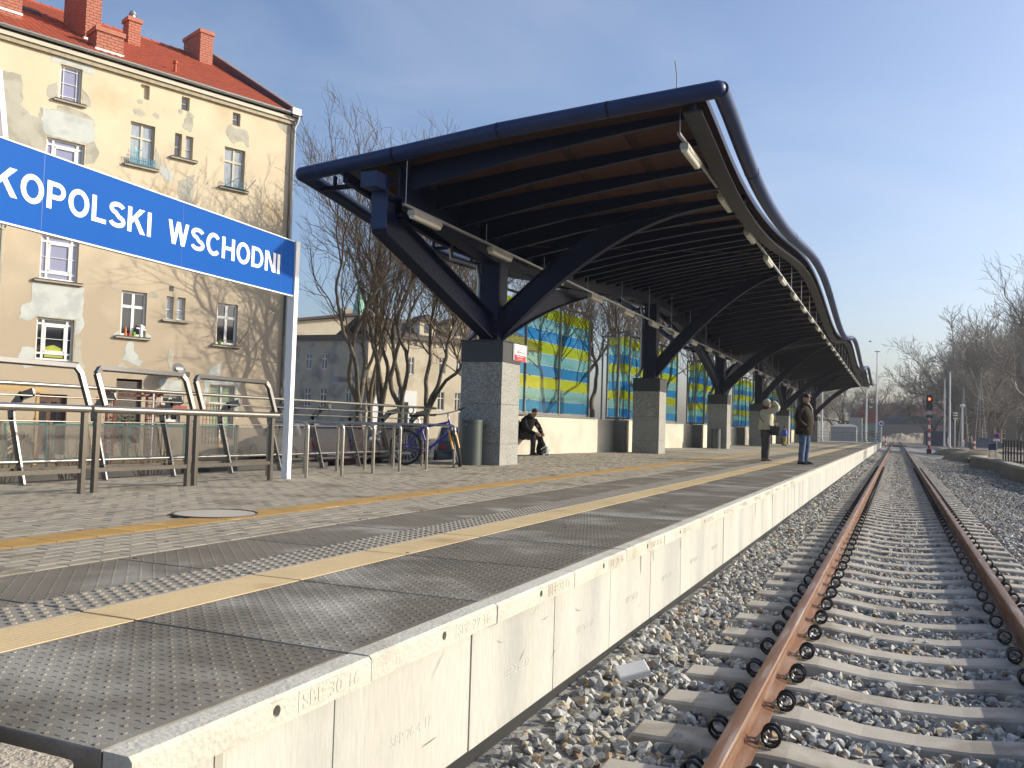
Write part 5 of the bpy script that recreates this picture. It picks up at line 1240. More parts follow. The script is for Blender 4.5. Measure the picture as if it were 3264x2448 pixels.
def grow(seed, height=11., trunk_r=.17, stems=1, fork_z=1.6, spread=.55, depth=6, dens=1.0, droop=0., twig=.008, up_=.35, lean=(0,0), wig=.13, ang=(26,52)):
    rr = random.Random(seed); trunk, crown = [], []
    def rv(s_): return Vector((rr.gauss(0, s_), rr.gauss(0, s_), rr.gauss(0, s_)))
    def branch(p, d, r, L_, lev):
        n = max(2, int(L_/(.32 if lev < 3 else .22))); st = L_/n; pts = [p]; tgt = trunk if lev < 2 else crown
        for i in range(n):
            d = (d+rv(wig)+Vector((0,0,up_*(.14 if lev > 1 else .10)-droop*.05*lev))).normalized(); q = p+d*st; ra = r*(1-.55*i/n); rb = r*(1-.55*(i+1)/n)
            tgt.append((*p, *q, max(ra, twig), max(rb, twig*.8))); p = q; pts.append((p.copy(), d.copy(), rb, (i+1)/n))
            if lev < depth and i > (1 if lev > 1 else n*.36) and rr.random() < [.0,.45,.62,.66,.6,.5,.3][min(lev,6)]*dens:
                ax = d.cross(rv(1)).normalized(); nd = (d*math.cos(R(a_ := rr.uniform(*ang)))+ax*math.sin(R(a_))+Vector((0,0,up_*.3))).normalized()
                branch(p, nd, max(rb*rr.uniform(.45,.65), twig), L_*rr.uniform(.42,.68)*(1-.3*(i/n)), lev+1)
        if lev < depth and r > twig*1.3:
            for k in range(2 if lev else 0):
                ax = d.cross(rv(1)).normalized(); a = R(rr.uniform(12,34)); branch(p, (d*math.cos(a)+ax*math.sin(a)).normalized(), r*.45, L_*rr.uniform(.45,.62), lev+1)
    base = Vector((0,0,0)); top = Vector((lean[0]*.3, lean[1]*.3, fork_z)); k = 4
    for i in range(k):
        a = base.lerp(top, i/k); b = base.lerp(top, (i+1)/k); trunk.append((*a, *b, trunk_r*(1.25-.25*i/k) if i == 0 else trunk_r, trunk_r*(1-.06*i)))
    for s_ in range(stems):
        t = 2*math.pi*s_/stems+rr.uniform(-.5,.5); tilt = rr.uniform(.12,.30)*spread*2 if stems > 1 else .06
        d = Vector((math.cos(t)*tilt+lean[0]*.1, math.sin(t)*tilt+lean[1]*.1, 1)).normalized()
        branch(top-Vector((0,0,.15)), d, trunk_r*(.78 if stems > 1 else .9)*rr.uniform(.8,1), (height-fork_z)*rr.uniform(.55,.68), 1 if stems > 1 or True else 0)
    return trunk, crown
m_bark = mat('bark', (.13,.108,.078), .95, var=.25, scale=3, fine=.25, fscale=25, bump=1.0, bscale=30)
m_twig = MATS['bark_twig']
m_plane_b = mat('plane_bark', (.34,.31,.22), .9, var=.25, scale=3, col2=(.13,.115,.08), cscale=3.5)
m_darktwig = mat('dark_twig', (.24,.215,.18), .95, var=.2)
def make_tree(seed, **k):
    mb_ = k.pop('mb', m_bark); mt = k.pop('mt', m_twig); t, c = grow(seed, **k)
    S = t+c; zm = max(q[5] for q in S); f = k.get('height', 12)/zm
    sc_ = lambda L_: [(a*f,b*f,c_*f,d*f,e*f,g*f,r1,r2) for a,b,c_,d,e,g,r1,r2 in L_]
    t, c = sc_(t), sc_(c)
    return segs_to_mesh('trunk', t, mb_, 7), segs_to_mesh('crown', c, mt, 3), len(t)+len(c)
def put_tree(ms, x, y, z, rz, s_, label, group, name='bare_tree', sz=None):
    t = thing(name, label, 'tree', (x, y, z), rz, group); t.scale = (s_, s_, sz or s_)
    link('trunk', ms[0], t); link('crown', ms[1], t); return t
T1 = make_tree(11, height=14.2, trunk_r=.15, stems=3, fork_z=2.6, depth=6, spread=.28, dens=1.0, up_=.5, ang=(24,50), twig=.0065)
T2 = make_tree(23, height=14, trunk_r=.14, stems=3, fork_z=2.4, depth=6, spread=.38, dens=1.0, up_=.5, ang=(24,52), twig=.008)
T3 = make_tree(37, height=13.6, trunk_r=.14, stems=3, fork_z=2.4, depth=6, spread=.42, dens=1.1, up_=.5, ang=(24,52), twig=.008)
T4 = make_tree(41, height=14, trunk_r=.17, stems=1, fork_z=3.0, depth=7, spread=.5, dens=1.1, up_=.5, ang=(24,50))
T5 = make_tree(59, height=16.5, trunk_r=.26, stems=4, fork_z=3.4, depth=7, spread=.5, dens=.95, up_=.55, mb=m_plane_b, mt=m_darktwig, twig=.012, wig=.17, lean=(-1.2,0), ang=(28,58))
T6 = make_tree(67, height=14, trunk_r=.24, stems=4, fork_z=2.0, depth=5, spread=.8, dens=1.05, mt=m_darktwig, twig=.02, wig=.18, ang=(28,58))
T7 = make_tree(83, height=14, trunk_r=.22, stems=4, fork_z=2.4, depth=6, spread=.7, dens=1.25, mt=m_darktwig, twig=.018, wig=.17, up_=.4, ang=(26,54))
print('TREES', [t[2] for t in (T1,T2,T3,T4,T5,T6,T7)])
GA = 'bare trees between the two houses and the platform'
put_tree(T1, -19.1, 29.2, -.3, 2.2, .97, 'bare pollarded tree with three limbs at the corner of the yellow apartment house', GA)
put_tree(T2, -19.6, 31.6, -.3, 1.3, .98, 'bare tree with twin trunks in front of the doorway of the cream house', GA)
put_tree(T1, -18.4, 31.2, -.3, 2.9, .95, 'bare tree with several leaning limbs right of the cream house doorway', GA)
put_tree(T3, -18.0, 32.6, -.3, .9, 1.0, 'bare tree with two slanting trunks just left of the first granite pillar', GA)
put_tree(T2, -22.6, 35.5, -.3, 4.4, 1.0, 'bare tree standing farther back behind the pollarded tree', GA)
put_tree(T3, -16.4, 34.5, -.3, 3.6, .95, 'bare tree half hidden behind the first granite pillar', GA)
GB = 'bare trees behind the coloured glass screens'
spots = [(-15.5,42,T4,1.0),(-13.8,46,T2,1.0),(-16.5,50,T4,1.05),(-13.2,53,T3,1.0),(-15.2,58,T4,1.1),(-13.0,61,T2,1.1),(-16.8,66,T4,1.15),(-13.8,70,T3,1.1),(-12.6,77,T4,1.1),(-15,84,T2,1.2),(-12.4,91,T4,1.1),(-14,100,T3,1.2),(-17.5,45,T3,1.05),(-12.2,47.5,T4,.9)]
WB = ['tall bare tree behind the first glass screen','bare tree seen through the gap right of the first glass screen','bare tree behind the second pillar, farther back','bare tree behind the second glass screen','tall bare tree behind the third pillar','bare tree behind the third glass screen','tall bare tree behind the fourth pillar','bare tree behind the fourth glass screen','bare tree behind the fifth pillar','bare tree behind the fifth glass screen','bare tree behind the sixth pillar','bare tree by the far end of the canopy','slender bare tree behind the first glass screen, left one','low bare tree in the gap between the first and the second screen']
for i, (x, y, t_, s_) in enumerate(spots): put_tree(t_, x, y, -.3, i*1.7, s_, WB[i], GB)
GC = 'bare trees far down the line on the left'
for i, (x, y, t_, s_, lb) in enumerate([(-11,122,T6,.85,'dense bare tree beyond the end of the platform, left one'),(-7.5,150,T6,.95,'dense bare tree beyond the end of the platform, middle one'),(-5.2,178,T6,.95,'dense bare tree beyond the end of the platform behind the white poles'),(-10.5,175,T6,1.0,'bare tree far behind the grey cabinet'),(-5.5,235,T6,1.0,'hazy bare tree far down the line, left of the red roofed hut'),(-16,135,T6,1.,'bare tree behind the platform end railing'),(-4.2,300,T6,1.,'farthest hazy bare tree left of the track')]):
    put_tree(t_, x, y, -.3, i*2.1, s_, lb, GC)
GD = 'bare trees right of the track'
put_tree(T5, 8.4, 62, -.2, .0, .84, 'large plane tree with pale mottled limbs at the right edge of the picture', GD, 'plane_tree')
put_tree(T5, 11.4, 86, -.2, 2.4, .95, 'plane tree behind the large pale limbed one at the right edge', GD, 'plane_tree')
for i, (x, y, s_, t_, lb) in enumerate([(9.6,172,1.5,T6,'dark bare tree behind the two tall white poles'),(14.5,166,1.75,T6,'dark bare tree in front of the brown building, left one'),(6.6,186,1.25,T6,'bare tree right behind the red signal'),(19,165,1.5,T7,'tall bare tree behind the lattice masts'),(5.2,200,1.05,T6,'bare tree left of the red signal with its crown against the sky'),(12,190,1.65,T7,'dark bare tree beyond the level crossing'),(23,106,1.35,T6,'dark bare tree at the far right in front of the red roof'),(30,178,1.75,T7,'tallest dark bare tree at the right behind the others'),(17,182,1.7,T6,'high bare tree far behind the lamp post'),(9.0,205,1.6,T7,'bare tree beyond the blue hoarding'),(12.6,98,1.1,T7,'bare tree behind the plane tree, left one'),(17,108,1.15,T7,'bare tree behind the plane tree, right one'),(24,190,1.8,T6,'very tall bare tree rising behind the brown building'),(11.5,150,1.45,T7,'bare tree beyond the crossing, nearest the lattice masts'),(14.6,132,1.05,T7,'bare tree on the path behind the round blue sign')]):
    put_tree(t_, x, y, -.2, i*1.3+.4, s_, lb, GD)

# ================================================================== CREAM CORNER HOUSE BEHIND THE TREES
BX, BY, BA = -46.30, 72.0, 33.4
m_crm = mat('cream_render', (.60,.52,.38), .9, var=.07, scale=.7, col2=(.50,.42,.30), cscale=.5)
m_crg = mat('shade_greyed_render', (.43,.37,.28), .9, var=.1, scale=.7, col2=(.24,.22,.20), cscale=.6)  # darker copy of the cream render, the wing's shade worked into its colour
hs = thing('corner_house', 'two storey cream corner house with white windows behind the bare trees', 'house', (BX, BY, 0), R(90-BA))
def simple_wall(L_, z1, holes, m, name, par, rz=0., org=(0,0)):
    w_ = holed_wall(0, L_, -.3, z1, holes, .18, m, name, par); w_.rotation_euler = (0,0,rz); w_.location = (org[0],org[1],0)
    for h in holes:
        f = MB(); s0,s1,z0,z1_ = h[:4]; t_ = .07
        for x in (s0+t_/2, s1-t_/2, (s0+s1)/2): f.box(x-t_/2,x+t_/2,.08,.14,z0,z1_)
        for z in (z0+t_/2, z1_-t_/2, z0+(z1_-z0)*.66): f.box(s0,s1,.079,.141,z-t_/2,z+t_/2)
        wd = f.build('window', m_frm, w_)
        q = MB(); q.box(s0,s1,.145,.15,z0,z1_); q.build('pane', m_pdark, wd)
    return w_
cw = [(7.68,8.44,6.2,7.8),(9.65,10.35,6.2,7.8),(4.33,4.93,5.95,7.6),(11.6,12.3,6.2,7.8),(13.6,14.3,6.2,7.8),(7.64,8.42,2.53,4.35),(9.6,10.3,2.53,4.35),(11.6,12.3,2.53,4.35),(13.6,14.3,2.53,4.35),(15.6,16.3,2.53,4.35),(15.6,16.3,6.2,7.8),(3.1,3.5,2.6,4.4)]
simple_wall(20, 9.3, cw, m_crm, 'sunlit_wall', hs)
MB().box(.5,1.9,-.05,.0,-.3,4.2).build('shop_front', m_frm, hs); MB().box(3.6,5.3,-.06,.0,-.3,4.3).build('shop_front', m_frm, hs)
MB().box(3.75,4.4,-.08,-.061,.2,3.2).build('shop_glass', m_pdark, hs)
mb = MB(); mb.box(-.2,20,-.35,.3,9.3,9.62); mb.build('eaves', m_silld, hs)
for i in range(28): MB().box(.2+.7*i,.42+.7*i,-.12,.0,8.85,9.28).build('bracket', m_crm, hs)
mb = MB(); mb.box(.1,1.9,-.7,0,4.9,5.05); [mb.box(.15+.2*i,.22+.2*i,-.66,-.6,5.05,5.85) for i in range(9)]; mb.box(.1,1.9,-.7,-.58,5.85,5.95); mb.build('balcony', m_crm, hs)
mb = MB(); mb.quad((-.2,-.35,9.62),(20,-.35,9.62),(20,5,11.9),(1,5,11.9)); mb.quad((1,5,11.9),(20,5,11.9),(20,10,9.6),(0,10,9.6)); mb.build('roof', mat('dark_roof', (.075,.055,.045), .8, var=.2), hs, fix=False)
for x in (5.5, 8.9):
    mb = MB(); mb.box(x,x+1.75,.2,3,9.9,11.35); d_ = mb.build('dormer', m_crm, hs); MB().prism([(x-.2,11.3),(x+1.95,11.3),(x+.87,12.05)], 1, .0, 3.2).build('dormer_roof', MATS['dark_roof'], d_); MB().box(x+.55,x+1.15,.17,.2,10.15,11.1).build('pane', m_pdark, d_)
# shaded wing of the same house, facing the camera
wg = thing('shaded_wing', 'grey shaded two storey house wing with white windows, left of the cream corner house', 'house', (BX-9.5, BY, 0))
holes = [(9.5-7.2,9.5-6.45,6.15,7.7),(9.5-5.33,9.5-4.62,6.15,7.7),(9.5-2.28,9.5-1.6,6.27,7.8),(9.5-7.2,9.5-6.45,2.53,4.35),(9.5-5.35,9.5-4.55,2.53,4.35),(9.5-2.42,9.5-1.7,2.9,4.5)]
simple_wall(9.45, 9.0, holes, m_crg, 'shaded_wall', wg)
MB().box(-.1,9.4,-.3,.2,9.0,9.5).build('eaves', m_silld, wg); MB().box(5.2,9.3,-.02,-.001,4.85,5.5).build('shop_fascia', mat('fascia', (.30,.30,.30), .8, var=.05), wg)
o = link('lettering', text_mesh('OKNO PLAST', 2.8, .42, mat('fascia_red', (.20,.03,.03), .6, var=0), .01, .02), wg, (8.9, -.03, 4.95)); o.rotation_euler = (0,0,-math.pi/2); o.location = (6.2, -.03, 4.95)
o.rotation_euler = (0,0,R(-90))
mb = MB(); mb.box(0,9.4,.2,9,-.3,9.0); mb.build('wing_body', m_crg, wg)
g_ = thing('gabled_house', 'cream gabled house with a dark roof rising behind the shaded wing', 'house', (-65.5, 82, 0), R(50))
mb = MB(); mb.prism([(-.5,-.3),(15,-.3),(15,9.8),(9.5,13.6),(-.5,12.0)], 1, 0, 8); mb.build('wall', m_crm, g_)
mb = MB(); mb.bar((-1,4,12.1),(9.6,4,13.9),9,.3); mb.bar((9.6,4,13.9),(15.5,4,9.9),9,.3); mb.build('roof', MATS['dark_roof'], g_)
for x in (8.5, 12.0): MB().box(x,x+1.2,2,3.2,11,14.8).build('chimney', m_crg, g_)
st = thing('church_spire', 'pale green copper spire tip above the dark roof far left', 'spire', (-66, 100, 0))
MB().lathe([(1.2,12),(.9,15.5),(.5,17.5),(.08,20.0)], n=8).build('copper_spire', mat('verdigris', (.18,.42,.30), .7, var=.1), st); MB().box(-1.3,1.3,-1.3,1.3,-.3,12).build('tower', m_crg, st)

# ================================================================== CARS
def car_meshes(van=False):
    prof = [(-2.1,.25),(-2.12,.62),(-2.02,.84),(-1.75,.93),(-1.25,1.40),(-.9,1.46),(.15,1.45),(.45,1.40),(1.02,.95),(1.85,.80),(2.08,.62),(2.12,.25)] if not van else [(-2.3,.3),(-2.32,1.0),(-2.25,1.75),(-2.1,1.92),(1.0,1.92),(1.4,1.6),(1.75,1.05),(2.2,.95),(2.3,.6),(2.3,.3)]
    hw = .84; secs = []
    for y, ins in ((-hw,.10),(-hw+.05,.0),(-.3,-.02),(.3,-.02),(hw-.05,.0),(hw,.10)):
        secs.append([(x*(1-ins*.05), y*(1 if z < .9 else 1-.16*(z-.9)/.55), z-(ins*.12 if z > .9 else 0)) for x, z in prof])
    body = MB().sweep(secs).mesh('car_body', None, 50)
    gm = MB()
    for sg in (-1, 1):
        y = sg*(hw+.002)
        top = 1.36 if not van else 1.8; yt = sg*(hw*(1-.16*(top-.9)/.55)+.012)
        for x0, x1, x2, x3 in (((-1.45,-.30,-.35,-1.12) , (-.24,.86,.40,-.28)) if not van else ((-2.1,-.5,-.5,-2.0),(-.4,1.6,1.3,-.4))):
            gm.add([(x0,y*1.0,.95 if not van else 1.1),(x1,y,.95 if not van else 1.1),(x2,yt,top),(x3,yt,top)], [(0,1,2,3)] if sg < 0 else [(3,2,1,0)])
    if not van:
        gm.add([(-1.74,-.68,.955),(-1.74,.68,.955),(-1.28,.60,1.385),(-1.28,-.60,1.385)],[(0,1,2,3)]); gm.add([(1.0,-.68,.975),(1.0,.68,.975),(.50,.60,1.39),(.50,-.60,1.39)],[(3,2,1,0)])
    else: gm.add([(-2.30,-.65,1.15),(-2.30,.65,1.15),(-2.265,.60,1.75),(-2.265,-.60,1.75)],[(0,1,2,3)])
    glass = gm.mesh('car_window', m_pdark, fix=False)
    wh = MB(); wh.torus((0,0,0),(0,1,0),.25,.075,18,8); tyre = wh.mesh('tyre', m_blackp, True)
    hub = MB().lathe([(.0,-.04),(.19,-.04),(.19,.05),(.0,.06)], n=14).mesh('rim', m_galv)
    return body, glass, tyre, hub
CB = car_meshes(); VB = car_meshes(True)
m_tail = mat('tail_light', (.55,.02,.01), .25, var=.0, coat=.5)
def car(kind, colm, x, y, rz, label, z=-.3, group='cars parked in the side street'):
    b, g, ty, hb = kind; t = thing('parked_car', label, 'car', (x, y, z), rz, group)
    bm_ = b.copy(); bm_.materials.append(colm); link('car_body', bm_, t); link('car_window', g, t)
    for wx in (-1.32, 1.32):
        for wy in (-.80, .80):
            o = link('wheel', ty, t, (wx, wy, .32)); h = link('rim', hb, o); h.rotation_euler = (R(90), 0, 0)
    for sg in (-1, 1):
        MB().box(-2.13,-2.02,sg*.66-.07,sg*.66+.07,.70,.84).build('tail_light', m_tail, t); MB().box(2.0,2.13,sg*.6-.14,sg*.6+.14,.58,.72).build('headlight', m_frm, t)
    MB().box(-2.14,-2.125,-.26,.26,.45,.56).build('number_plate', m_signwhite, t)
    return t
cp = lambda n, c: mat('car_paint_'+n, c, .3, metal=.2, var=.02, coat=.8)
car(CB, cp('silver', (.30,.31,.33)), -20.4, 26.9, R(160), 'silver grey car behind the smoked panels beside the white sign post')
car(CB, cp('white', (.62,.62,.62)), -20.7, 29.9, R(172), 'white car whose roof shows above the second bicycle stand')
car(CB, cp('maroon', (.10,.012,.03)), -17.6, 26.0, R(118), 'dark red car with its tail light showing behind the first bicycle stand')
car(CB, cp('darkgrey', (.05,.05,.055)), -17.3, 29.3, R(125), 'dark grey car behind the third bicycle stand')
car(CB, cp('black', (.02,.022,.025)), -14.6, 29.0, R(120), 'black car behind the blue bicycle')

# ================================================================== LEVEL CROSSING, SIGNALS, FAR SCENE
def pole(x, y, z0, z1, r, label, m=m_white, name='white_pole', group='tall white poles by the track', cap=True):
    t = thing(name, label, 'pole', (x, y, z0), 0, group)
    MB().tube([(0,0,0),(0,0,(z1-z0)*.5),(0,0,z1-z0)], [r, r*.85, r*.7], 10).build('shaft', m, t, smooth=60)
    MB().lathe([(r*1.7,0),(r*1.7,.35),(r*1.2,.4)], n=10).build('base', m_galv, t)
    if cap: MB().box(-.32,.32,-.06,.06,z1-z0,z1-z0+.12).build('head_bracket', m_galv, t)
    return t
pole(6.67,151,-.2,10.3,.13,'tall white pole right of the red signal, left one of the pair')
pole(6.41,131,-.2,10.0,.13,'tall white pole right of the red signal, right and taller one of the pair')
pole(-8.2,112,.3,6.6,.12,'white pole beyond the last granite pillar'); pole(-3.7,126,.2,9.4,.12,'white pole with floodlights at the platform end'); pole(-2.45,126,.2,12.3,.11,'tallest white pole on the left at the platform end')
# globe lamp post and crossing signals
lp = thing('lamp_post', 'white lamp post with a round head right of the two tall poles', 'lamp post', (7.5,124.5,-.2)); MB().tube([(0,0,0),(0,0,5.4)], .09, 8).build('shaft', m_white, lp)
MB().lathe([(.0,0),(.22,.1),(.3,.3),(.2,.45),(0,.5)], (0,0,5.3), 14).build('lamp_globe', m_white, lp, smooth=60)
fl = thing('floodlight_cluster', 'cluster of white floodlights and loudspeakers on the white pole at the platform end', 'floodlight', (-3.7,125.7,6.0))
for dx, dz in ((-.7,0),(-.7,-.5),(.55,0),(.7,-.35),(.55,-1.0),(.1,.35)): MB().lathe([(.08,-.1),(.24,.12),(.0,.13)], (dx,-.2,dz), 10, 1.2, .8).build('lamp_head', m_white, fl, smooth=50)
cs = thing('crossing_signal', 'white level crossing signal post with stacked round lamps behind the tall poles', 'signal', (7.95,148,-.2)); MB().tube([(0,0,0),(0,0,4.3)], .08, 8).build('shaft', m_white, cs)
for z in (4.3,4.75,5.1): MB().lathe([(.0,0),(.30,.03),(.3,.16),(0,.2)], (0,-.15,z), 12).build('lamp_head', m_white, cs)
sgn = thing('railway_signal', 'black railway signal showing red on a red and white banded post beside the track', 'signal', (2.72,90,-.2))
MB().tube([(0,0,0),(0,0,4.4)], .07, 10).build('shaft', m_galv, sgn)
m_red = mat('signal_red', (.55,.015,.01), .5, var=.05)
for i in range(7): MB().lathe([(.105,0),(.105,.37)], (0,0,.42+.37*i), 12).build('band', m_red if i % 2 == 0 else m_white, sgn)
MB().box(-.20,.20,-.35,.35,0,.42).build('base_block', m_dark, sgn)
mb = MB(); mb.prism([(-.24,3.95),(.24,3.95),(.26,4.1),(.26,5.15),(.18,5.36),(-.18,5.36),(-.26,5.15),(-.26,4.1)], 1, -.15, .03); mb.build('backboard', m_blackp, sgn)
MB().box(-.25,.25,-.12,.02,3.30,3.54).build('lower_head', m_blackp, sgn)
for z in (5.0, 4.3): 
    mb = MB(); mb.torus((0,-.16,z), (0,1,0), .11, .018, 16, 6); mb.box(-.12,.12,-.36,-.16,z+.11,z+.125); mb.build('lens_hood', m_blackp, sgn)
m_lit = mat('lit_red', (.8,.02,.01), .3, var=0, emit=(1,.05,.02), estr=9.)
o = MB().lathe([(0,0),(.115,.0),(.09,.03),(0,.04)], n=16).build('red_lamp', m_lit, sgn, smooth=60); o.rotation_euler = (R(90),0,0); o.location = (0,-.155,5.0)
MB().box(-.22,.22,-.14,-.1,3.62,3.86).build('number_plate', m_galv, sgn)
MB().lathe([(.05,0),(.09,.1),(.05,.22)], (0,-.1,3.0), 10).build('junction_box', m_galv, sgn)
def lattice(x, y, h, w_, lb):
    t = thing('lattice_mast', lb, 'mast', (x,y,-.2), 0, 'slender lattice masts at the level crossing')
    mb = MB()
    for sx, sy in ((-1,-1),(1,-1),(0,1)): mb.tube([(sx*w_,sy*w_,0),(sx*w_*.15,sy*w_*.15,h*.8),(0,0,h)], .035, 5)
    mb.build('mast_legs', m_galv, t)
    mb = MB()
    for i in range(5):
        z = h*.16*(i+.5); k = w_*(1-z/h); mb.bar((-k,-k,z),(k,-k,z),.05,.05); mb.bar((-k,-k,z),(0,k,z),.05,.05); mb.bar((k,-k,z),(0,k,z),.05,.05)
    mb.build('mast_rungs', m_galv, t)
lattice(8.9,145,9.0,.7,'slender lattice mast behind the lamp post, left one'); lattice(10.7,140,10.6,.8,'slender lattice mast behind the lamp post, right one')
for i, (x, y, lb) in enumerate(((8.55,120,'red and white banded bollard beside the walking person'),(9.2,150,'red and white banded barrier post near the lattice masts'),(-1.35,128,'red and white banded post at the end of the platform'))):
    t = thing('banded_post', lb, 'post', (x,y,-.2), 0, 'red and white banded posts')
    for j in range(5): MB().lathe([(.11,0),(.11,.3)], (0,0,.3*j), 10).build('band', m_white if j % 2 else m_red, t)
sp = thing('speed_sign', 'round white 40 speed sign with a blue rim at the platform end', 'sign', (-1.75,118,.2)); MB().tube([(0,0,0),(0,0,2.6)], .05, 8).build('shaft', m_white, sp)
o = MB().lathe([(0,0),(.40,.0),(.40,.03),(0,.03)], n=24).build('rim', mat('rim_blue', (.03,.10,.32), .5), sp); o.rotation_euler = (R(90),0,0); o.location = (0,-.05,2.6)
o = MB().lathe([(0,0),(.33,.0),(.33,.02),(0,.02)], n=24).build('sign_face', m_signwhite, sp); o.rotation_euler = (R(90),0,0); o.location = (0,-.08,2.6)
o = link('lettering', text_mesh('40', .44, .32, m_blackp, .01, .03), sp); o.rotation_euler = (0,0,R(-90)); o.location = (-.22,-.11,2.44)
cb = thing('equipment_cabinet', 'large pale grey equipment cabinet with a shallow hipped lid at the platform end', 'cabinet', (-6.2,121,.3)); MB().box(-1.55,1.55,-.9,.9,0,2.0).build('body', mat('cabinet_grey', (.40,.40,.37), .6, var=.05), cb)
MB().sweep([[(-1.7,-1,2.0),(1.7,-1,2.0),(1.7,1,2.0),(-1.7,1,2.0)],[(-1.0,-.4,2.35),(1.0,-.4,2.35),(1.0,.4,2.35),(-1.0,.4,2.35)]]).build('lid', mat('cabinet_lid', (.45,.43,.36), .6), cb)
cb = thing('equipment_cabinet', 'tall narrow grey cabinet behind the large one with the hipped lid', 'cabinet', (-5.0,126,.3)); MB().box(-.8,.8,-.6,.6,0,3.3).build('body', MATS['cabinet_grey'], cb)
rl = thing('end_railing', 'steel tube railing across the far end of the platform', 'railing', (0,111.5,P))
for x in np.arange(-8.6,-1.9,1.3): MB().tube([(x,0,0),(x,0,1.05)], .03, 6).build('post', m_steelf, rl)
for z in (.35,.7,1.05): MB().tube([(-8.6,0,z),(-1.9,0,z)], .025, 6).build('rail_tube', m_steelf, rl)
mb = MB(); mb.quad((-30,141,-.19),(30,141,-.01),(30,147,-.01),(-30,147,-.19)); 
mb = MB(); mb.box(-30,-.76,140.5,147,-.4,-.015); mb.box(-.54,.75,140.5,147,-.4,-.015); mb.box(.96,30,140.5,147,-.4,-.015); struct('level_crossing_road', mb, m_asph)
mb = MB(); mb.box(1.2,5.5,139.6,140.4,-.4,.03); mb.box(-6,-1,139.6,140.4,-.4,.03); struct('crossing_kerb', mb, m_conc)
# red roofed hut
ht = thing('signal_hut', 'pale green signal hut with a steep red roof beyond the platform end', 'hut', (-4.7,165,-.3)); MB().box(-2.4,2.4,-2,2,0,3.8).build('wall', mat('hut_green', (.35,.42,.34), .8), ht)
MB().sweep([[(-2.9,-2.4,3.8),(2.9,-2.4,3.8),(2.9,2.4,3.8),(-2.9,2.4,3.8)],[(-.3,-.2,7.4),(.3,-.2,7.4),(.3,.2,7.4),(-.3,.2,7.4)]]).build('roof', mat('hut_roof', (.30,.09,.06), .8, var=.1), ht); MB().box(.3,1.2,-2.03,-2,1.3,2.5).build('window', m_pdark, ht)
# bridge, embankment and long red roofed building closing the view
br = thing('road_bridge', 'grey blue road bridge crossing the line in the distance', 'bridge', (3.5,232,0)); MB().box(-14,14,0,6,4.2,5.4).build('deck', mat('bridge_blue', (.10,.13,.16), .8, var=.1), br); MB().box(-14,14,-.1,.1,5.4,6.3).build('parapet', mat('bridge_rail', (.15,.19,.22), .8), br)
for x in (-13.5, 9.5, 12.5): MB().box(x,x+1.2,.5,5.5,-.3,4.2).build('pier', MATS['bridge_blue'], br)
mb = MB(); n = 24
V_, Fc = [], []
for i in range(n):
    for j in range(10):
        x = -9+26*i/(n-1); y = 240+9*j; V_.append((x, y, -.3+2.8*(1-((i-n/2)/(n/2))**2)*min(1, j/3.)*(.8+.2*math.sin(i*1.3+j))))
for i in range(n-1):
    for j in range(9): Fc.append((i*10+j, (i+1)*10+j, (i+1)*10+j+1, i*10+j+1))
mb.add(V_, Fc); tag(struct('spoil_heap', mb, mat('spoil', (.22,.17,.12), .95, var=.3, scale=1)), 'brown heap of earth behind the bridge')
lb_ = thing('long_building', 'long low building with a dull red roof and pale chimneys behind the bridge', 'building', (6,290,0)); MB().box(-12,16,0,10,-.3,7.2).build('wall', mat('far_wall', (.20,.16,.14), .9), lb_)
MB().prism([(-.6,7.2),(10.6,7.2),(5,11.0)], 0, -12.5, 16.5).build('roof', mat('far_red_roof', (.22,.07,.055), .85, var=.12), lb_)
for x in (-5,1.5,4,11): MB().box(x,x+1.0,3.5,4.5,9.5,12.2).build('chimney', m_crm, lb_)
# old platform wall on the right with a fence, path and people
m_oldw = mat('old_platform_stone', (.17,.15,.125), .95, var=.25, scale=1.4, fine=.15, fscale=20, bump=.6, bscale=20)
pts = [(6.6,20),(5.2,28),(4.42,34),(4.28,40),(4.40,46),(4.35,52),(3.9,58),(4.6,60),(8,62)]
ow = MB()
for a, b in zip(pts[:-1], pts[1:]):
    ow.add([(a[0],a[1],-.45),(b[0],b[1],-.45),(b[0],b[1],.22),(a[0],a[1],.22)], [(0,1,2,3)])
ow = ow.build('old_platform_wall', m_oldw, None, fix=False); tag(ow, kind='structure')
rr = random.Random(5)
for a, b in zip(pts[:-2], pts[1:-1]):
    A, B = Vector((*a,0)), Vector((*b,0)); n = max(1, int((B-A).length/1.0)); 
    for i in range(n):
        p_, q_ = A.lerp(B, (i+.01)/n), A.lerp(B, (i+.99)/n); MB().bar((p_.x+.17,p_.y,.26+rr.uniform(-.01,.01)),(q_.x+.17,q_.y,.26+rr.uniform(-.01,.01)),.42,.10).build('edge_stone', mat('edge_stone', (.30,.28,.24), .9, var=.15) if 'edge_stone' not in MATS else MATS['edge_stone'], ow)
mb = MB(); mb.add([(p_[0]+.2,p_[1],.23) for p_ in pts]+[(60,62,.23),(60,20,.23)], [tuple(range(len(pts)+2))]); struct('old_platform_top', mb, mat('path_dirt', (.20,.175,.135), .95, var=.2, scale=.6, fine=.15, fscale=15, col2=(.12,.11,.09), cscale=.3), fix=False)
mb = MB(); mb.quad((4.2,61.5,.02),(60,61.5,.02),(60,139,.02),(5.2,139,-.06)); struct('right_path', mb, MATS['path_dirt'], fix=False)
mb = MB(); mb.quad((6.4,-5,-.30),(60,-5,-.30),(60,20,-.30),(6.4,20,-.30)); mb.quad((5.8,20,-.301),(60,20,-.301),(60,62,-.301),(5.8,62,-.301)); struct('right_ground', mb, m_earth, fix=False)
hp_ = MB()
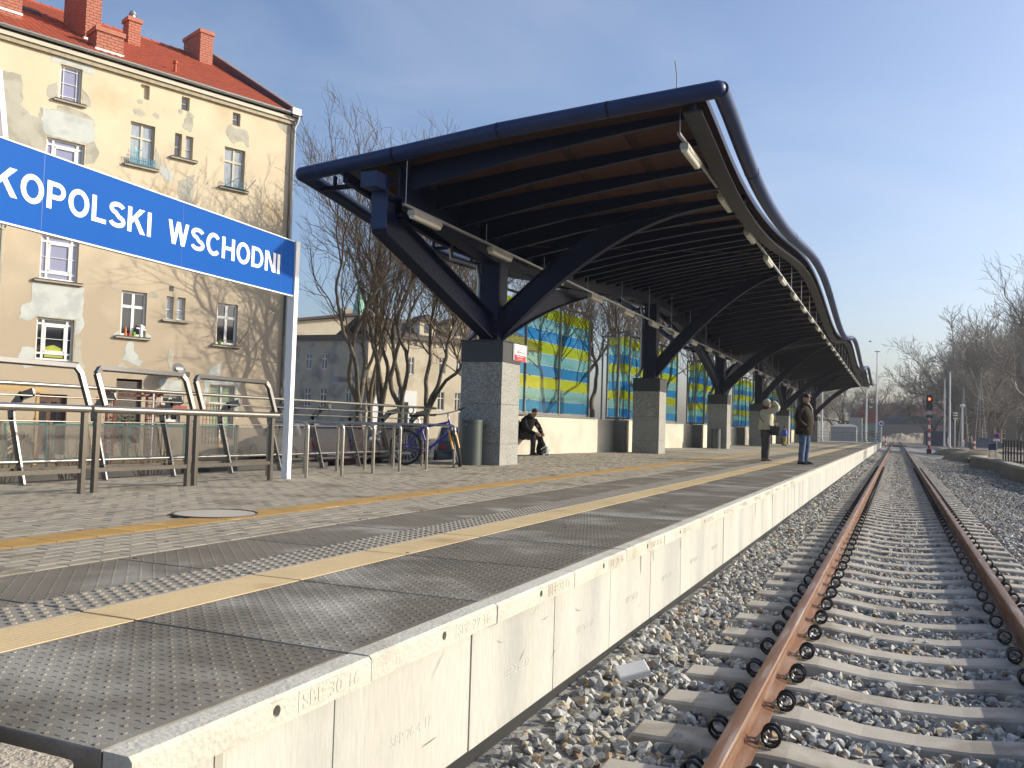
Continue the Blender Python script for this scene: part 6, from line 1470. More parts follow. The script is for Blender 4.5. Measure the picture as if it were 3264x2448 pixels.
mounds = [(5.2,68,2.2,.5),(4.6,75,1.6,.35),(6.5,84,2.4,.4),(5.0,95,2.,.3)]
for mx_, my_, mr_, mh_ in mounds: hp_.lathe([(mr_,-.4),(mr_*.8,-.1),(mr_*.5,mh_*.6),(mr_*.2,mh_*.95),(.05,mh_)], (mx_,my_,0), 12, 1, 1.6)
tag(struct('earth_mounds', hp_, m_earth, smooth=60), 'low brown earth mounds between the ballast and the path')
t = thing('post_fence', 'dark metal post fence along the old platform on the right', 'fence', (0,0,.23))
fp = [(4.75+.02*i, 35.5+1.35*i) for i in range(13)]
for x, y in fp: MB().box(x-.03,x+.03,y-.03,y+.03,0,1.05).build('fence_post', m_blackp, t)
for z in (.5,.98): 
    mb = MB(); [mb.bar((a[0],a[1],z),(b[0],b[1],z),.02,.03) for a, b in zip(fp[:-1], fp[1:])]; mb.build('fence_rail', m_blackp, t)
bd = thing('notice_board', 'dark blue notice board behind the far end of the post fence', 'notice board', (4.75,54.6,.23)); MB().box(-.19,.19,-.03,.03,.48,.84).build('board', mat('board_navy', (.02,.025,.09), .5), bd); MB().box(-.20,.20,-.04,.04,.84,.87).build('board_edge', m_galv, bd)
for x in (-.14,.14): MB().box(x-.02,x+.02,-.02,.02,0,.48).build('leg', m_galv, bd)
rs = thing('road_sign', 'round blue road sign over a small white plate behind the post fence', 'road sign', (5.99,66,.02)); MB().tube([(0,0,0),(0,0,1.7)], .025, 8).build('shaft', m_galv, rs)
o = MB().lathe([(0,0),(.17,0),(.17,.02),(0,.02)], n=24).build('sign_disc', mat('sign_blue2', (.02,.03,.30), .5), rs); o.rotation_euler = (R(90),0,0); o.location = (0,-.04,1.5)
MB().torus((0,-.06,1.5),(0,1,0),.16,.015,24,4).build('red_rim', MATS['sign_red'], rs); MB().box(-.19,.19,-.06,-.04,1.16,1.30).build('plate', m_signwhite, rs)
o = link('arrow', MB().bar((-.12,-.065,1.23),(.12,-.065,1.23),.005,.03).mesh('arrow', m_blackp), rs)
# building masses right
ab = thing('brown_building', 'large brown apartment building in shade behind the bare trees on the right', 'apartment building', (11.0,214,0))
w_ = simple_wall(30, 12.5, [(2+3.4*i, 3.3+3.4*i, z, z+1.7) for i in range(8) for z in (1.5,4.9,8.3)], mat('brown_render', (.16,.125,.095), .9, var=.1), 'front_wall', ab)
MB().box(0,30,.2,14,-.3,12.5).build('body', MATS['brown_render'], ab); MB().prism([(-.5,12.5),(14.5,12.5),(7,16)], 0, -.4, 30.4).build('roof', MATS['dark_roof'], ab)
MB().box(-.012,0,.3,13.9,-.3,12.4).build('gable_wall', MATS['brown_render'], ab)
rb = thing('red_roofed_house', 'low house with a bright red sheet roof at the right edge behind the plane tree', 'house', (13.6,100,0)); simple_wall(18, 5.2, [(1.5+3.2*i, 2.7+3.2*i, 1.6, 3.2) for i in range(5)], mat('red_brick_wall', (.20,.085,.06), .9, var=.15), 'front_wall', rb)
MB().box(0,18,.2,9,-.3,5.2).build('body', MATS['red_brick_wall'], rb); MB().prism([(-.6,5.2),(9.6,5.2),(4.5,8.2)], 0, -.5, 18.5).build('roof', mat('red_sheet_roof', (.38,.035,.04), .6, var=.08), rb)
for i, (x, y, rz, c_, k_, lb) in enumerate(((9.4,72,R(80),cp('navy',(.015,.02,.05)),CB,'dark car parked beyond the blue road sign'),(9.9,125,R(175),cp('steelblue',(.03,.05,.10)),CB,'dark blue car beyond the walking person at the crossing'),(6.7,50,R(86),cp('van',(.20,.24,.27)),VB,'grey van at the right edge of the picture showing its red tail light'))):
    car(k_, c_, x, y, rz, lb, .23 if y < 62 else .0, 'cars right of the track')
MB_ = MB(); MB_.box(4.6,8.0,170,171,-.2,2.4); tag(MB_.build('blue_hoarding', mat('hoarding_blue', (.03,.04,.09), .8), None), 'dark blue hoarding beside the red signal post', 'hoarding')
bd_ = thing('bird', 'small dark bird flying in the pale sky right of the canopy', 'bird', (-2.64,100,11.1)); mb = MB(); mb.tube([(-.18,0,0),(0,0,.03),(.16,0,.0)], [.02,.05,.015], 6); mb.build('body', m_blackp, bd_); MB().add([(0,0,.02),(.05,.32,.12),(-.08,.3,.1)],[(0,1,2)]).build('wing', m_blackp, bd_); MB().add([(0,0,.02),(.05,-.32,.12),(-.08,-.3,.1)],[(0,1,2)]).build('wing', m_blackp, bd_)
tr = thing('street_lamp', 'slim dark street lamp post between the first and second glass screens', 'lamp post', (-10.2,32,-.3)); MB().tube([(0,0,0),(0,0,5.0)], .035, 8).build('shaft', m_frame, tr); MB().box(-.05,.4,-.06,.06,5.0,5.06).build('lamp_head', m_frame, tr)
# ================================================================== BICYCLE
m_bblue = mat('bike_blue', (.025,.012,.33), .35, var=.05, coat=.5); m_byel = mat('fork_yellow', (.75,.36,.01), .4, var=.05, coat=.3); m_tyre = mat('tyre_rubber', (.03,.03,.03), .85, var=.15)
bk = thing('bicycle', 'blue mountain bicycle with a yellow suspension fork locked at the last stand by the pillar', 'bicycle', (-8.12, 13.98, P), R(4))
WR, WB_ = .325, 1.06
def wheel(par, name='wheel'):
    t = MB().torus((0,0,0),(0,1,0),WR-.025,.025,36,8).mesh('tyre', m_tyre, True)
    return t
rw = link('rear_wheel', MB().torus((0,0,0),(0,1,0),WR-.025,.026,36,8).mesh('rear_wheel', m_tyre, True), bk, (0,0,WR))
def rim_spokes(par):
    MB().torus((0,0,0),(0,1,0),WR-.055,.010,32,5).build('rim', m_galv, par)
    sp_ = MB()
    for k in range(18):
        t_ = 2*math.pi*k/18; sp_.tube([(.02*math.cos(t_+1),.018*(-1)**k,.02*math.sin(t_+1)),((WR-.06)*math.cos(t_),0,(WR-.06)*math.sin(t_))], .0022, 4, False)
    sp_.build('spokes', m_galv, par, fix=False); sp2 = MB().lathe([(.022,-.04),(.022,.04)], n=10).build('hub', m_galv, par); sp2.rotation_euler = (R(90),0,0)
rim_spokes(rw)
BBk, SEAT, HT, HB = (.44,0,.30), (.27,0,.74), (.84,0,.80), (.89,0,.66)
fr = MB(); fr.tube([BBk, SEAT], .017, 10); fr.tube([(.29,0,.68), HT], .020, 10); fr.tube([BBk, HB], .024, 10); fr.tube([(.825,0,.84), (.90,0,.63)], .023, 10)
for s_ in (-.05,.05): fr.tube([(0,s_*1.2,WR),(BBk[0],s_*.5,BBk[2])], .010, 8); fr.tube([(0,s_*1.2,WR),(.30,s_*.4,.66)], .010, 8)
fr.build('frame', m_bblue, bk, smooth=50)
MB().tube([SEAT,(.23,0,.88)], .013, 8).build('seat_post', m_galv, bk)
sd_ = MB(); sd_.sweep([[(.08,-.075,.92),(.08,.075,.92),(.08,.06,.87),(.08,-.06,.87)],[(.18,-.065,.915),(.18,.065,.915),(.18,.05,.87),(.18,-.05,.87)],[(.28,-.03,.92),(.28,.03,.92),(.28,.02,.89),(.28,-.02,.89)],[(.37,-.018,.91),(.37,.018,.91),(.37,.012,.885),(.37,-.012,.885)]]); sd_.build('saddle', m_blackp, bk, smooth=60)
cr = MB(); cr.torus((.44,-.06,.30),(0,1,0),.085,.006,20,4); cr.tube([(.44,-.07,.30),(.50,-.07,.14)],.010,6); cr.tube([(.44,.07,.30),(.38,.07,.46)],.010,6); cr.box(.46,.56,-.15,-.08,.125,.145); cr.box(.33,.43,.08,.15,.45,.47); cr.torus((0,-.05,WR),(0,1,0),.05,.01,14,4); cr.tube([(0,-.055,WR+.05),(.44,-.06,.385)],.004,4); cr.tube([(0,-.055,WR-.05),(.44,-.06,.215)],.004,4); cr.build('drivetrain', m_blackp, bk)
rk = MB(); rk.tube([(-.25,0,.70),(.22,0,.71)],.007,5); rk.tube([(-.25,-.05,.70),(.22,-.05,.71)],.007,5); rk.tube([(-.25,.05,.70),(.22,.05,.71)],.007,5); rk.tube([(0,.06,WR),(-.05,.05,.70)],.006,5); rk.tube([(0,-.06,WR),(-.05,-.05,.70)],.006,5); rk.build('luggage_rack', m_blackp, bk)
# fork, front wheel and bars turned to the left
fk = bpy.data.objects.new('fork', None); C.objects.link(fk); fk.parent = bk; fk.location = (.885,0,.66); fk.matrix_local = Matrix.Translation((.885,0,.66)) @ Matrix.Rotation(R(-16), 4, 'Y') @ Matrix.Rotation(R(-62), 4, 'Z')
f_ = MB()
for s_ in (-.055,.055): f_.tube([(0,s_,.02),(.035,s_,-.10)],.014,8)
f_.tube([(0,-.06,.02),(0,.06,.02)],.018,8); f_.build('fork_crown', m_galv, fk, smooth=50)
f_ = MB()
for s_ in (-.055,.055): f_.tube([(.03,s_,-.07),(.05,s_,-.345)],[.022,.018],8)
f_.tube([(.045,-.055,-.09),(.05,-.03,-.02),(.05,.03,-.02),(.045,.055,-.09)],.018,8); f_.build('fork_legs', m_byel, fk, smooth=50)
fw = link('front_wheel', MB().torus((0,0,0),(0,1,0),WR-.025,.027,36,8).mesh('front_wheel', m_tyre, True), fk, (.05,0,-.345))
kn = MB()
for k in range(44):
    t_ = 2*math.pi*k/44
    for s_ in (-.016,.016): kn.box((WR-.003)*math.cos(t_)-.006,(WR-.003)*math.cos(t_)+.006,s_-.008,s_+.008,(WR-.003)*math.sin(t_)-.006,(WR-.003)*math.sin(t_)+.006)
kn.build('tread_knobs', m_tyre, fw, fix=False)
MB().torus((0,0,0),(0,1,0),WR-.055,.010,32,5).build('rim', m_galv, fw)
hb_ = MB(); hb_.tube([(-.03,0,.12),(-.04,0,.26),(.02,0,.30)],.014,8); hb_.tube([(.02,-.30,.335),(.02,-.10,.31),(.02,.10,.31),(.0,.30,.335)],.012,8); hb_.build('handlebar', m_galv, fk, smooth=50)
gp = MB(); gp.tube([(.02,-.32,.337),(.02,-.20,.322)],.018,8); gp.tube([(.0,.32,.337),(.01,.20,.322)],.018,8); gp.tube([(.03,-.22,.31),(.09,-.26,.29)],.006,5); gp.tube([(.03,.22,.31),(.09,.26,.29)],.006,5); gp.build('grips', m_blackp, fk)
lk = MB(); lk.torus((-8.31,14.45,1.52),(0,1,0),.06,.010,16,5); lk.tube([(-8.31,14.45,1.46),(-8.27,14.42,1.40),(-8.3,14.42,1.33),(-8.27,14.42,1.30)],.016,6); tag(lk.build('cable_lock', m_blackp, None), 'black cable lock hanging from the balustrade rail above the bicycle saddle', 'bicycle lock')

# ================================================================== PEOPLE
m_skin = mat('skin', (.50,.27,.18), .6, var=.06, scale=20)
def skin_body(name, J, E, m, parent, lv=1):
    names = list(J); me = bpy.data.meshes.new(name); me.from_pydata([J[k][:3] for k in names], [(names.index(a), names.index(b)) for a, b in E], [])
    o = bpy.data.objects.new(name, me); C.objects.link(o); md = o.modifiers.new('skin', 'SKIN'); md.use_smooth_shade = True
    if not me.skin_vertices: raise RuntimeError('skin layer')
    for i, k in enumerate(names):
        r_ = J[k][3]; me.skin_vertices[0].data[i].radius = r_ if isinstance(r_, tuple) else (r_, r_); me.skin_vertices[0].data[i].use_root = (i == 0)
    sb = o.modifiers.new('s', 'SUBSURF'); sb.levels = lv; sb.render_levels = lv
    bpy.context.view_layer.update()
    me2 = bpy.data.meshes.new_from_object(o.evaluated_get(bpy.context.evaluated_depsgraph_get())); me2.materials.clear(); me2.materials.append(m); bpy.data.objects.remove(o); me2.name = name
    return link(name, me2, parent)
def loft(secs, n=20):
    """secs: (cx,cy,cz,rx,ry[,pitch]) ellipses stacked"""
    out = []
    for s_ in secs:
        cx_, cy_, cz_, rx, ry = s_[:5]; pt = s_[5] if len(s_) > 5 else 0
        ring = []
        for k in range(n):
            t = 2*math.pi*k/n; x = rx*math.cos(t); y = ry*math.sin(t); ring.append((cx_+x*math.cos(pt), cy_+y, cz_+x*math.sin(pt)))
        out.append(ring)
    return out
def limb(mb_, pts, rs, n=12):
    # smooth subdivision of the path
    P_ = [Vector(p) for p in pts]; Q, W_ = [], []
    for i in range(len(P_)-1):
        for k in range(4):
            f = k/4; Q.append(P_[i].lerp(P_[i+1], f)); W_.append(rs[i]+(rs[i+1]-rs[i])*f)
    Q.append(P_[-1]); W_.append(rs[-1])
    for _ in range(2): Q = [Q[0]]+[(Q[i-1]+Q[i]*2+Q[i+1])/4 for i in range(1, len(Q)-1)]+[Q[-1]]
    # cloth folds: slight radius waves
    W_ = [w_*(1+.05*math.sin(i*2.1)) for i, w_ in enumerate(W_)]
    mb_.tube(Q, W_, n)
def head(par, c, yaw, pitch, hair=None, s_=1.0):
    """head facing local +X"""
    m_ = MB(); n = 18
    prof = [(-.115,.035,.032,.012),(-.10,.058,.048,.014),(-.07,.072,.060,.010),(-.03,.080,.069,.006),(.01,.084,.073,.0),(.045,.084,.074,-.004),(.08,.076,.068,-.008),(.105,.056,.052,-.010),(.122,.02,.02,-.010)]
    m_.sweep([[(ox+rx*math.cos(2*math.pi*k/n)*(1.06 if math.cos(2*math.pi*k/n) < 0 else 1.0), ry*math.sin(2*math.pi*k/n), z) for k in range(n)] for z, rx, ry, ox in prof])
    m_.sweep([[(.078,-.006,.022),(.078,.006,.022),(.088,.004,.022),(.088,-.004,.022)],[(.080,-.014,-.022),(.080,.014,-.022),(.108,.010,-.018),(.108,-.010,-.018)],[(.080,-.012,-.032),(.080,.012,-.032),(.094,.008,-.032),(.094,-.008,-.032)]])
    for sg in (-1,1): m_.torus((-.005, sg*.074, -.005),(.3,sg,0),.020,.009,10,5)
    hd = m_.mesh('head', m_skin, 70); o = link('head', hd, par, c); o.rotation_euler = (0, pitch, yaw); o.scale = (s_,)*3
    ft = MB()
    for sg in (-1,1): ft.box(.070,.0795,sg*.030-.011,sg*.030+.011,.004,.013); ft.box(.068,.0835,sg*.031-.016,sg*.031+.016,.026,.032)
    ft.build('eyes', m_blackp, o); MB().box(.070,.0835,-.020,.020,-.062,-.055).build('mouth', mat('lips', (.35,.12,.09), .6) if 'lips' not in MATS else MATS['lips'], o)
    return o
def hand(mb_, p, d, side, curl=.5, s_=1.0):
    """palm plus five separate fingers; d = direction of fingers, side = thumb side"""
    p = Vector(p); d = Vector(d).normalized(); side = Vector(side).normalized(); nrm = d.cross(side).normalized()
    mb_.sweep([[tuple(p+side*a*s_+nrm*b*s_) for a, b in ((.030,.012),(.030,-.012),(-.030,-.012),(-.030,.012))], [tuple(p+d*.085*s_+side*a*s_+nrm*b*s_) for a, b in ((.040,.010),(.040,-.010),(-.040,-.010),(-.040,.010))]])
    for i, (o_, L_) in enumerate(((.030,.070),(.010,.080),(-.011,.074),(-.031,.058))):
        b = p+d*.082*s_+side*o_*s_; q = b+d*L_*.5*s_+nrm*(-.2*curl*L_); e = q+(d*(1-curl)+nrm*(-curl)).normalized()*L_*.55*s_; mb_.tube([b,q,e],[.0095*s_,.0088*s_,.0070*s_],6)
    b = p+side*.030*s_+d*.02*s_; q = b+(side+d).normalized()*.035*s_; mb_.tube([b,q,q+(d*.9+side*.2-nrm*.3).normalized()*.035*s_],[.012*s_,.0105*s_,.008*s_],6)

# ---- man in the dark brown coat, facing the track
mn = thing('person', 'man in dark brown coat, black cap and jeans standing near the platform edge', 'person', (-2.17, 23.8, P), R(-18))
J = dict(pel=(0,0,.93,(.12,.15)), sp=(.0,0,1.15,(.11,.14)), ch=(.0,0,1.38,(.12,.16)), nk=(.02,0,1.52,.055), hd=(.035,0,1.62,.06),
         lh=(0,.10,.88,.09), lk=(.02,.12,.50,.06), la=(-.01,.13,.09,.04), lt=(.09,.13,.04,.025), rh=(0,-.10,.88,.09), rk=(.0,-.12,.50,.06), ra=(-.03,-.13,.09,.04), rt_=(.07,-.14,.04,.025),
         ls=(0,.20,1.42,.06), le=(-.06,.27,1.15,.045), lw=(.08,.24,.97,.035), rs=(0,-.20,1.42,.06), re=(-.06,-.27,1.15,.045), rw=(.08,-.24,.97,.035))
Eb = [('pel','sp'),('sp','ch'),('ch','nk'),('nk','hd'),('pel','lh'),('lh','lk'),('lk','la'),('la','lt'),('pel','rh'),('rh','rk'),('rk','ra'),('ra','rt_'),('ch','ls'),('ls','le'),('le','lw'),('ch','rs'),('rs','re'),('re','rw')]
skin_body('body', J, Eb, m_skin, mn)
m_coat = mat('brown_coat', (.030,.023,.017), .85, spec=.2, var=.25, scale=6, bump=1.2, bscale=14, fine=.1)
ct = MB(); ct.sweep(loft([(-.01,0,.76,.19,.25),(-.01,0,.78,.20,.262),(.0,0,.95,.21,.265),(.015,0,1.08,.215,.262),(.02,0,1.22,.205,.26),(.005,0,1.36,.18,.255),(-.01,0,1.45,.14,.215),(-.01,0,1.50,.10,.13),(.0,0,1.545,.085,.09)]))
for sg in (-1,1): limb(ct, [(-.01,sg*.205,1.43),(-.06,sg*.285,1.17),(.03,sg*.275,1.03),(.13,sg*.215,.96)],[.095,.080,.078,.062])
for sg in (-1,1): ct.box(.08,.19,sg*.20-.06,sg*.20+.06,.90,.925)
ct.build('coat', m_coat, mn, smooth=60)
m_jean = mat('blue_jeans', (.045,.085,.16), .85, var=.2, scale=7, bump=.8, bscale=20, col2=(.09,.14,.22), cscale=5)
tr_ = MB()
for sg, hk in ((-1,.0),(1,.02)):
    limb(tr_, [(0,sg*.085,.92),(.01,sg*.105,.72),(.015+hk,sg*.12,.48),(-.01,sg*.13,.26),(-.01,sg*.13,.065)],[.115,.10,.078,.075,.072])
tr_.sweep(loft([(0,0,.82,.13,.17),(0,0,.98,.14,.18)])); tr_.build('jeans', m_jean, mn, smooth=60)
def shoes(par, pos, m, s_=1., nm='shoe'):
    for x, y, a in pos:
        m_ = MB(); m_.sweep([[(x+dx*math.cos(a)-dy*math.sin(a), y+dx*math.sin(a)+dy*math.cos(a), z) for dx, dy in [(cx_+rx*math.cos(t), ry*math.sin(t)) for t in np.linspace(0, 2*math.pi, 15)[:-1]]] for z, cx_, rx, ry in ((0.0,.055*s_,.150*s_,.052*s_),(.025,.055*s_,.152*s_,.054*s_),(.028,.055*s_,.140*s_,.048*s_),(.06,.04*s_,.115*s_,.045*s_),(.09,.0,.065*s_,.042*s_),(.12,-.01,.052*s_,.042*s_))])
        m_.build(nm, m, par, smooth=60)
shoes(mn, [(-.01,.135,.15),(-.03,-.135,-.1)], m_blackp)
hd_ = head(mn, (.045,0,1.665), 0, R(8))
MB().sweep(loft([(-.006,0,.035,.094,.083),(-.006,0,.06,.097,.086),(-.008,0,.10,.090,.080),(-.01,0,.135,.066,.060),(-.01,0,.152,.02,.02)])).build('knitted_cap', m_blackp, hd_, smooth=60)
sf = MB(); sf.torus((.01,0,1.545),(.15,0,1),.085,.045,18,8); sf.tube([(.09,.03,1.52),(.16,.04,1.40),(.195,.02,1.25)],[.05,.045,.03],8); sf.build('scarf', m_blackp, mn, smooth=60)
# ---- woman in the cream jacket, back turned, shading her eyes
wm = thing('person', 'woman in cream jacket and pale woollen hat shading her eyes with a raised hand', 'person', (-3.28, 25.05, P), R(28))
J = dict(pel=(0,0,.90,(.12,.15)), sp=(.0,0,1.10,(.10,.13)), ch=(.0,0,1.30,(.11,.14)), nk=(.02,0,1.43,.05), hd=(.03,0,1.52,.055),
         lh=(0,.09,.85,.09), lk=(.01,.10,.48,.06), la=(-.01,.11,.09,.035), lt=(.08,.12,.04,.022), rh=(0,-.09,.85,.09), rk=(.0,-.10,.48,.06), ra=(-.03,-.11,.09,.035), rt_=(.06,-.13,.04,.022),
         ls=(0,.17,1.34,.055), le=(.10,.26,1.12,.04), lw=(.22,.15,1.02,.03), rs=(0,-.17,1.34,.055), re=(.20,-.30,1.42,.04), rw=(.20,-.10,1.60,.03))
skin_body('body', J, Eb, m_skin, wm)
m_cream_j = mat('cream_jacket', (.50,.47,.34), .8, var=.08, scale=9, bump=1.2, bscale=13)
ct = MB(); ct.sweep(loft([(0,0,.86,.185,.235),(0,0,.88,.195,.245),(0,0,1.0,.19,.225),(.01,0,1.12,.18,.215),(.01,0,1.24,.185,.225),(.0,0,1.34,.16,.215),(-.01,0,1.40,.11,.15),(0,0,1.44,.08,.08)]))
limb(ct, [(0,-.17,1.35),(.12,-.27,1.38),(.22,-.29,1.44),(.20,-.20,1.55),(.17,-.12,1.61)],[.085,.078,.072,.062,.045])
limb(ct, [(0,.18,1.35),(.06,.26,1.16),(.14,.25,1.06),(.24,.17,1.02)],[.082,.070,.064,.045])
ct.build('jacket', m_cream_j, wm, smooth=60)
m_trs = mat('grey_trousers', (.055,.052,.065), .85, var=.2, scale=7, bump=.8, bscale=18)
tr_ = MB()
for sg in (-1,1): limb(tr_, [(0,sg*.085,.92),(.0,sg*.10,.72),(.01,sg*.105,.46),(-.01,sg*.11,.25),(-.01,sg*.11,.09)],[.125,.108,.080,.070,.064])
tr_.sweep(loft([(0,0,.78,.14,.18),(0,0,.95,.14,.17)])); tr_.build('trousers', m_trs, wm, smooth=60)
shoes(wm, [(-.01,.115,.2),(-.02,-.12,-.2)], mat('brown_shoe', (.22,.10,.05), .5, var=.1), .88)
hd_ = head(wm, (.03,0,1.56), 0, R(0), s_=.96)
MB().sweep(loft([(-.012,0,-.035,.088,.080),(-.01,0,.0,.100,.090),(-.01,0,.05,.104,.094),(-.01,0,.10,.092,.084),(-.01,0,.135,.062,.058),(-.01,0,.150,.02,.02)])).build('woollen_hat', mat('oat_wool', (.42,.38,.32), .95, var=.12, scale=40, bump=1.5, bscale=80), hd_, smooth=60)
sf = MB(); sf.torus((.0,0,1.44),(.1,0,1),.085,.050,18,8); sf.build('scarf', mat('wine_scarf', (.10,.012,.02), .9, var=.25, scale=14), wm, smooth=60)
hn = MB(); hand(hn, (.175,-.11,1.61), (.1,.9,.25), (0,-.2,-1), .25, .9); hn.build('hand', m_skin, wm, smooth=60)
hn = MB(); hand(hn, (.25,.16,1.02), (.8,-.4,.0), (0,0,1), .5, .9); hn.build('hand', m_skin, wm, smooth=60)
bg_ = thing('shoulder_bag', 'black shoulder bag hanging at the hip of the woman in the cream jacket', 'bag', (-3.28, 25.05, P), R(28))
MB().sweep([[(.02,-.30,.72),(.24,-.30,.70),(.25,-.21,.70),(.02,-.21,.72)],[(.03,-.31,.96),(.25,-.31,.93),(.25,-.20,.93),(.03,-.20,.96)]]).build('bag_body', mat('bag_black', (.015,.018,.03), .4, var=.1), bg_)
MB().prism([(.0,.97),(.26,.94),(.24,.80),(.02,.83)], 1, -.325, -.312).build('flap', MATS['bag_black'], bg_)
MB().tube([(.05,-.25,.95),(-.16,-.14,1.10),(-.20,.02,1.25),(-.14,.13,1.40),(.02,.14,1.445),(.13,.08,1.36),(.20,-.06,1.20),(.20,-.22,.95)], .009, 6).build('strap', m_blackp, bg_)
# ---- seated man in black, bent forward over a bag
sm = thing('person', 'seated man in black bent forward on the bench with a bag between his hands', 'person', (-9.12, 22.2, P), R(-22))
J = dict(pel=(-.15,0,.52,(.12,.15)), sp=(-.14,0,.72,(.11,.14)), ch=(.0,0,.92,(.12,.16)), nk=(.11,0,1.02,.05), hd=(.18,0,1.08,.055),
         lh=(-.05,.10,.50,.09), lk=(.33,.14,.50,.06), la=(.32,.13,.09,.04), lt=(.45,.15,.04,.035), rh=(-.05,-.10,.50,.09), rk=(.33,-.12,.50,.06), ra=(.30,-.12,.09,.04), rt_=(.43,-.14,.04,.035),
         ls=(.02,.19,.94,.055), le=(.20,.24,.68,.045), lw=(.42,.12,.56,.033), rs=(.02,-.19,.94,.055), re=(.20,-.24,.68,.045), rw=(.42,-.10,.55,.033))
skin_body('body', J, Eb, m_skin, sm)
m_bjack = mat('black_jacket', (.009,.009,.010), .9, spec=.15, var=.2, scale=6, bump=1.0, bscale=14)
ct = MB(); ct.sweep(loft([(-.17,0,.44,.17,.21,0),(-.17,0,.52,.18,.215,0),(-.14,0,.66,.17,.215,-.3),(-.06,0,.80,.165,.23,-.6),(.03,0,.93,.14,.225,-.8),(.09,0,1.0,.10,.15,-.9),(.12,0,1.04,.07,.08,-.9)]))
for sg in (-1,1): limb(ct, [(.02,sg*.19,.93),(.14,sg*.27,.74),(.26,sg*.22,.62),(.40,sg*.13,.57)],[.085,.070,.060,.042])
ct.build('jacket', m_bjack, sm, smooth=60)
tr_ = MB()
for sg in (-1,1): limb(tr_, [(-.12,sg*.09,.50),(.10,sg*.11,.51),(.33,sg*.14,.48),(.33,sg*.14,.28),(.31,sg*.13,.08)],[.12,.105,.085,.070,.065])
tr_.build('trousers', mat('charcoal_trousers', (.03,.03,.033), .85, var=.2, bump=.6, bscale=18), sm, smooth=60)
shoes(sm, [(.32,.14,.1),(.30,-.13,-.1)], m_blackp)
hd_ = head(sm, (.215,0,1.115), 0, R(42))
MB().sweep(loft([(-.035,0,.005,.070,.078),(-.022,0,.05,.086,.081),(-.012,0,.09,.080,.074),(-.012,0,.118,.052,.05),(-.012,0,.130,.02,.02)])).build('hair', mat('short_brown_hair', (.045,.03,.02), .9, var=.2, scale=60), hd_, smooth=60)
for sg in (-1,1):
    hn = MB(); hand(hn, (.40,sg*.12,.57), (.8,-sg*.45,-.35), (0,0,1), .6, .95); hn.build('hand', m_skin, sm, smooth=60)
MB().torus((.10,0,1.035),(.7,0,.8),.075,.035,16,7).build('scarf', m_blackp, sm, smooth=60)
bgx, bgy = -8.66, 22.02
b1 = thing('carrier_bag', 'black drawstring bag with white lettering strip hanging from the hands of the seated man', 'bag', (bgx, bgy, P), R(-22))
MB().sweep([[(r_*math.cos(t)*.9+ox, r_*math.sin(t)*.75, z+.02*math.sin(3*t)) for t in np.linspace(0,2*math.pi,15)[:-1]] for z, r_, ox in ((.03,.10,.02),(.07,.17,.02),(.18,.175,.01),(.32,.12,-.01),(.44,.05,-.02),(.50,.025,-.02))]).build('bag_body', m_bjack, b1, smooth=60)
MB().bar((.12,-.13,.16),(.20,-.02,.26),.02,.025).build('white_strip', m_signwhite, b1)
b2 = thing('plastic_bag', 'small crumpled clear plastic bag on the paving at the feet of the seated man', 'bag', (bgx+.19, bgy-.08, P)); rr = random.Random(8)
MB().sweep([[(r_*math.cos(t)*(1+rr.uniform(-.2,.2)), r_*math.sin(t)*(1+rr.uniform(-.2,.2)), z) for t in np.linspace(0,2*math.pi,11)[:-1]] for z, r_ in ((0,.10),(.06,.13),(.12,.10),(.20,.04),(.24,.05))]).build('bag_film', mat('clear_film', (.45,.46,.45), .2, var=.2, alpha=.4), b2)
bt = thing('drink_bottle', 'blue and clear drink bottle standing on the bench beside the seated man', 'bottle', (-9.36, 21.78, P+.43)); MB().lathe([(.035,0),(.038,.02),(.038,.17),(.016,.22),(.016,.25)], n=12).build('bottle_body', mat('bottle_pet', (.30,.42,.55), .15, var=.1, alpha=.8), bt, smooth=50); MB().lathe([(.0395,.06),(.0395,.14)], n=12).build('label_band', m_blue, bt); MB().lathe([(.018,.25),(.018,.27)], n=10).build('cap', m_blue, bt)
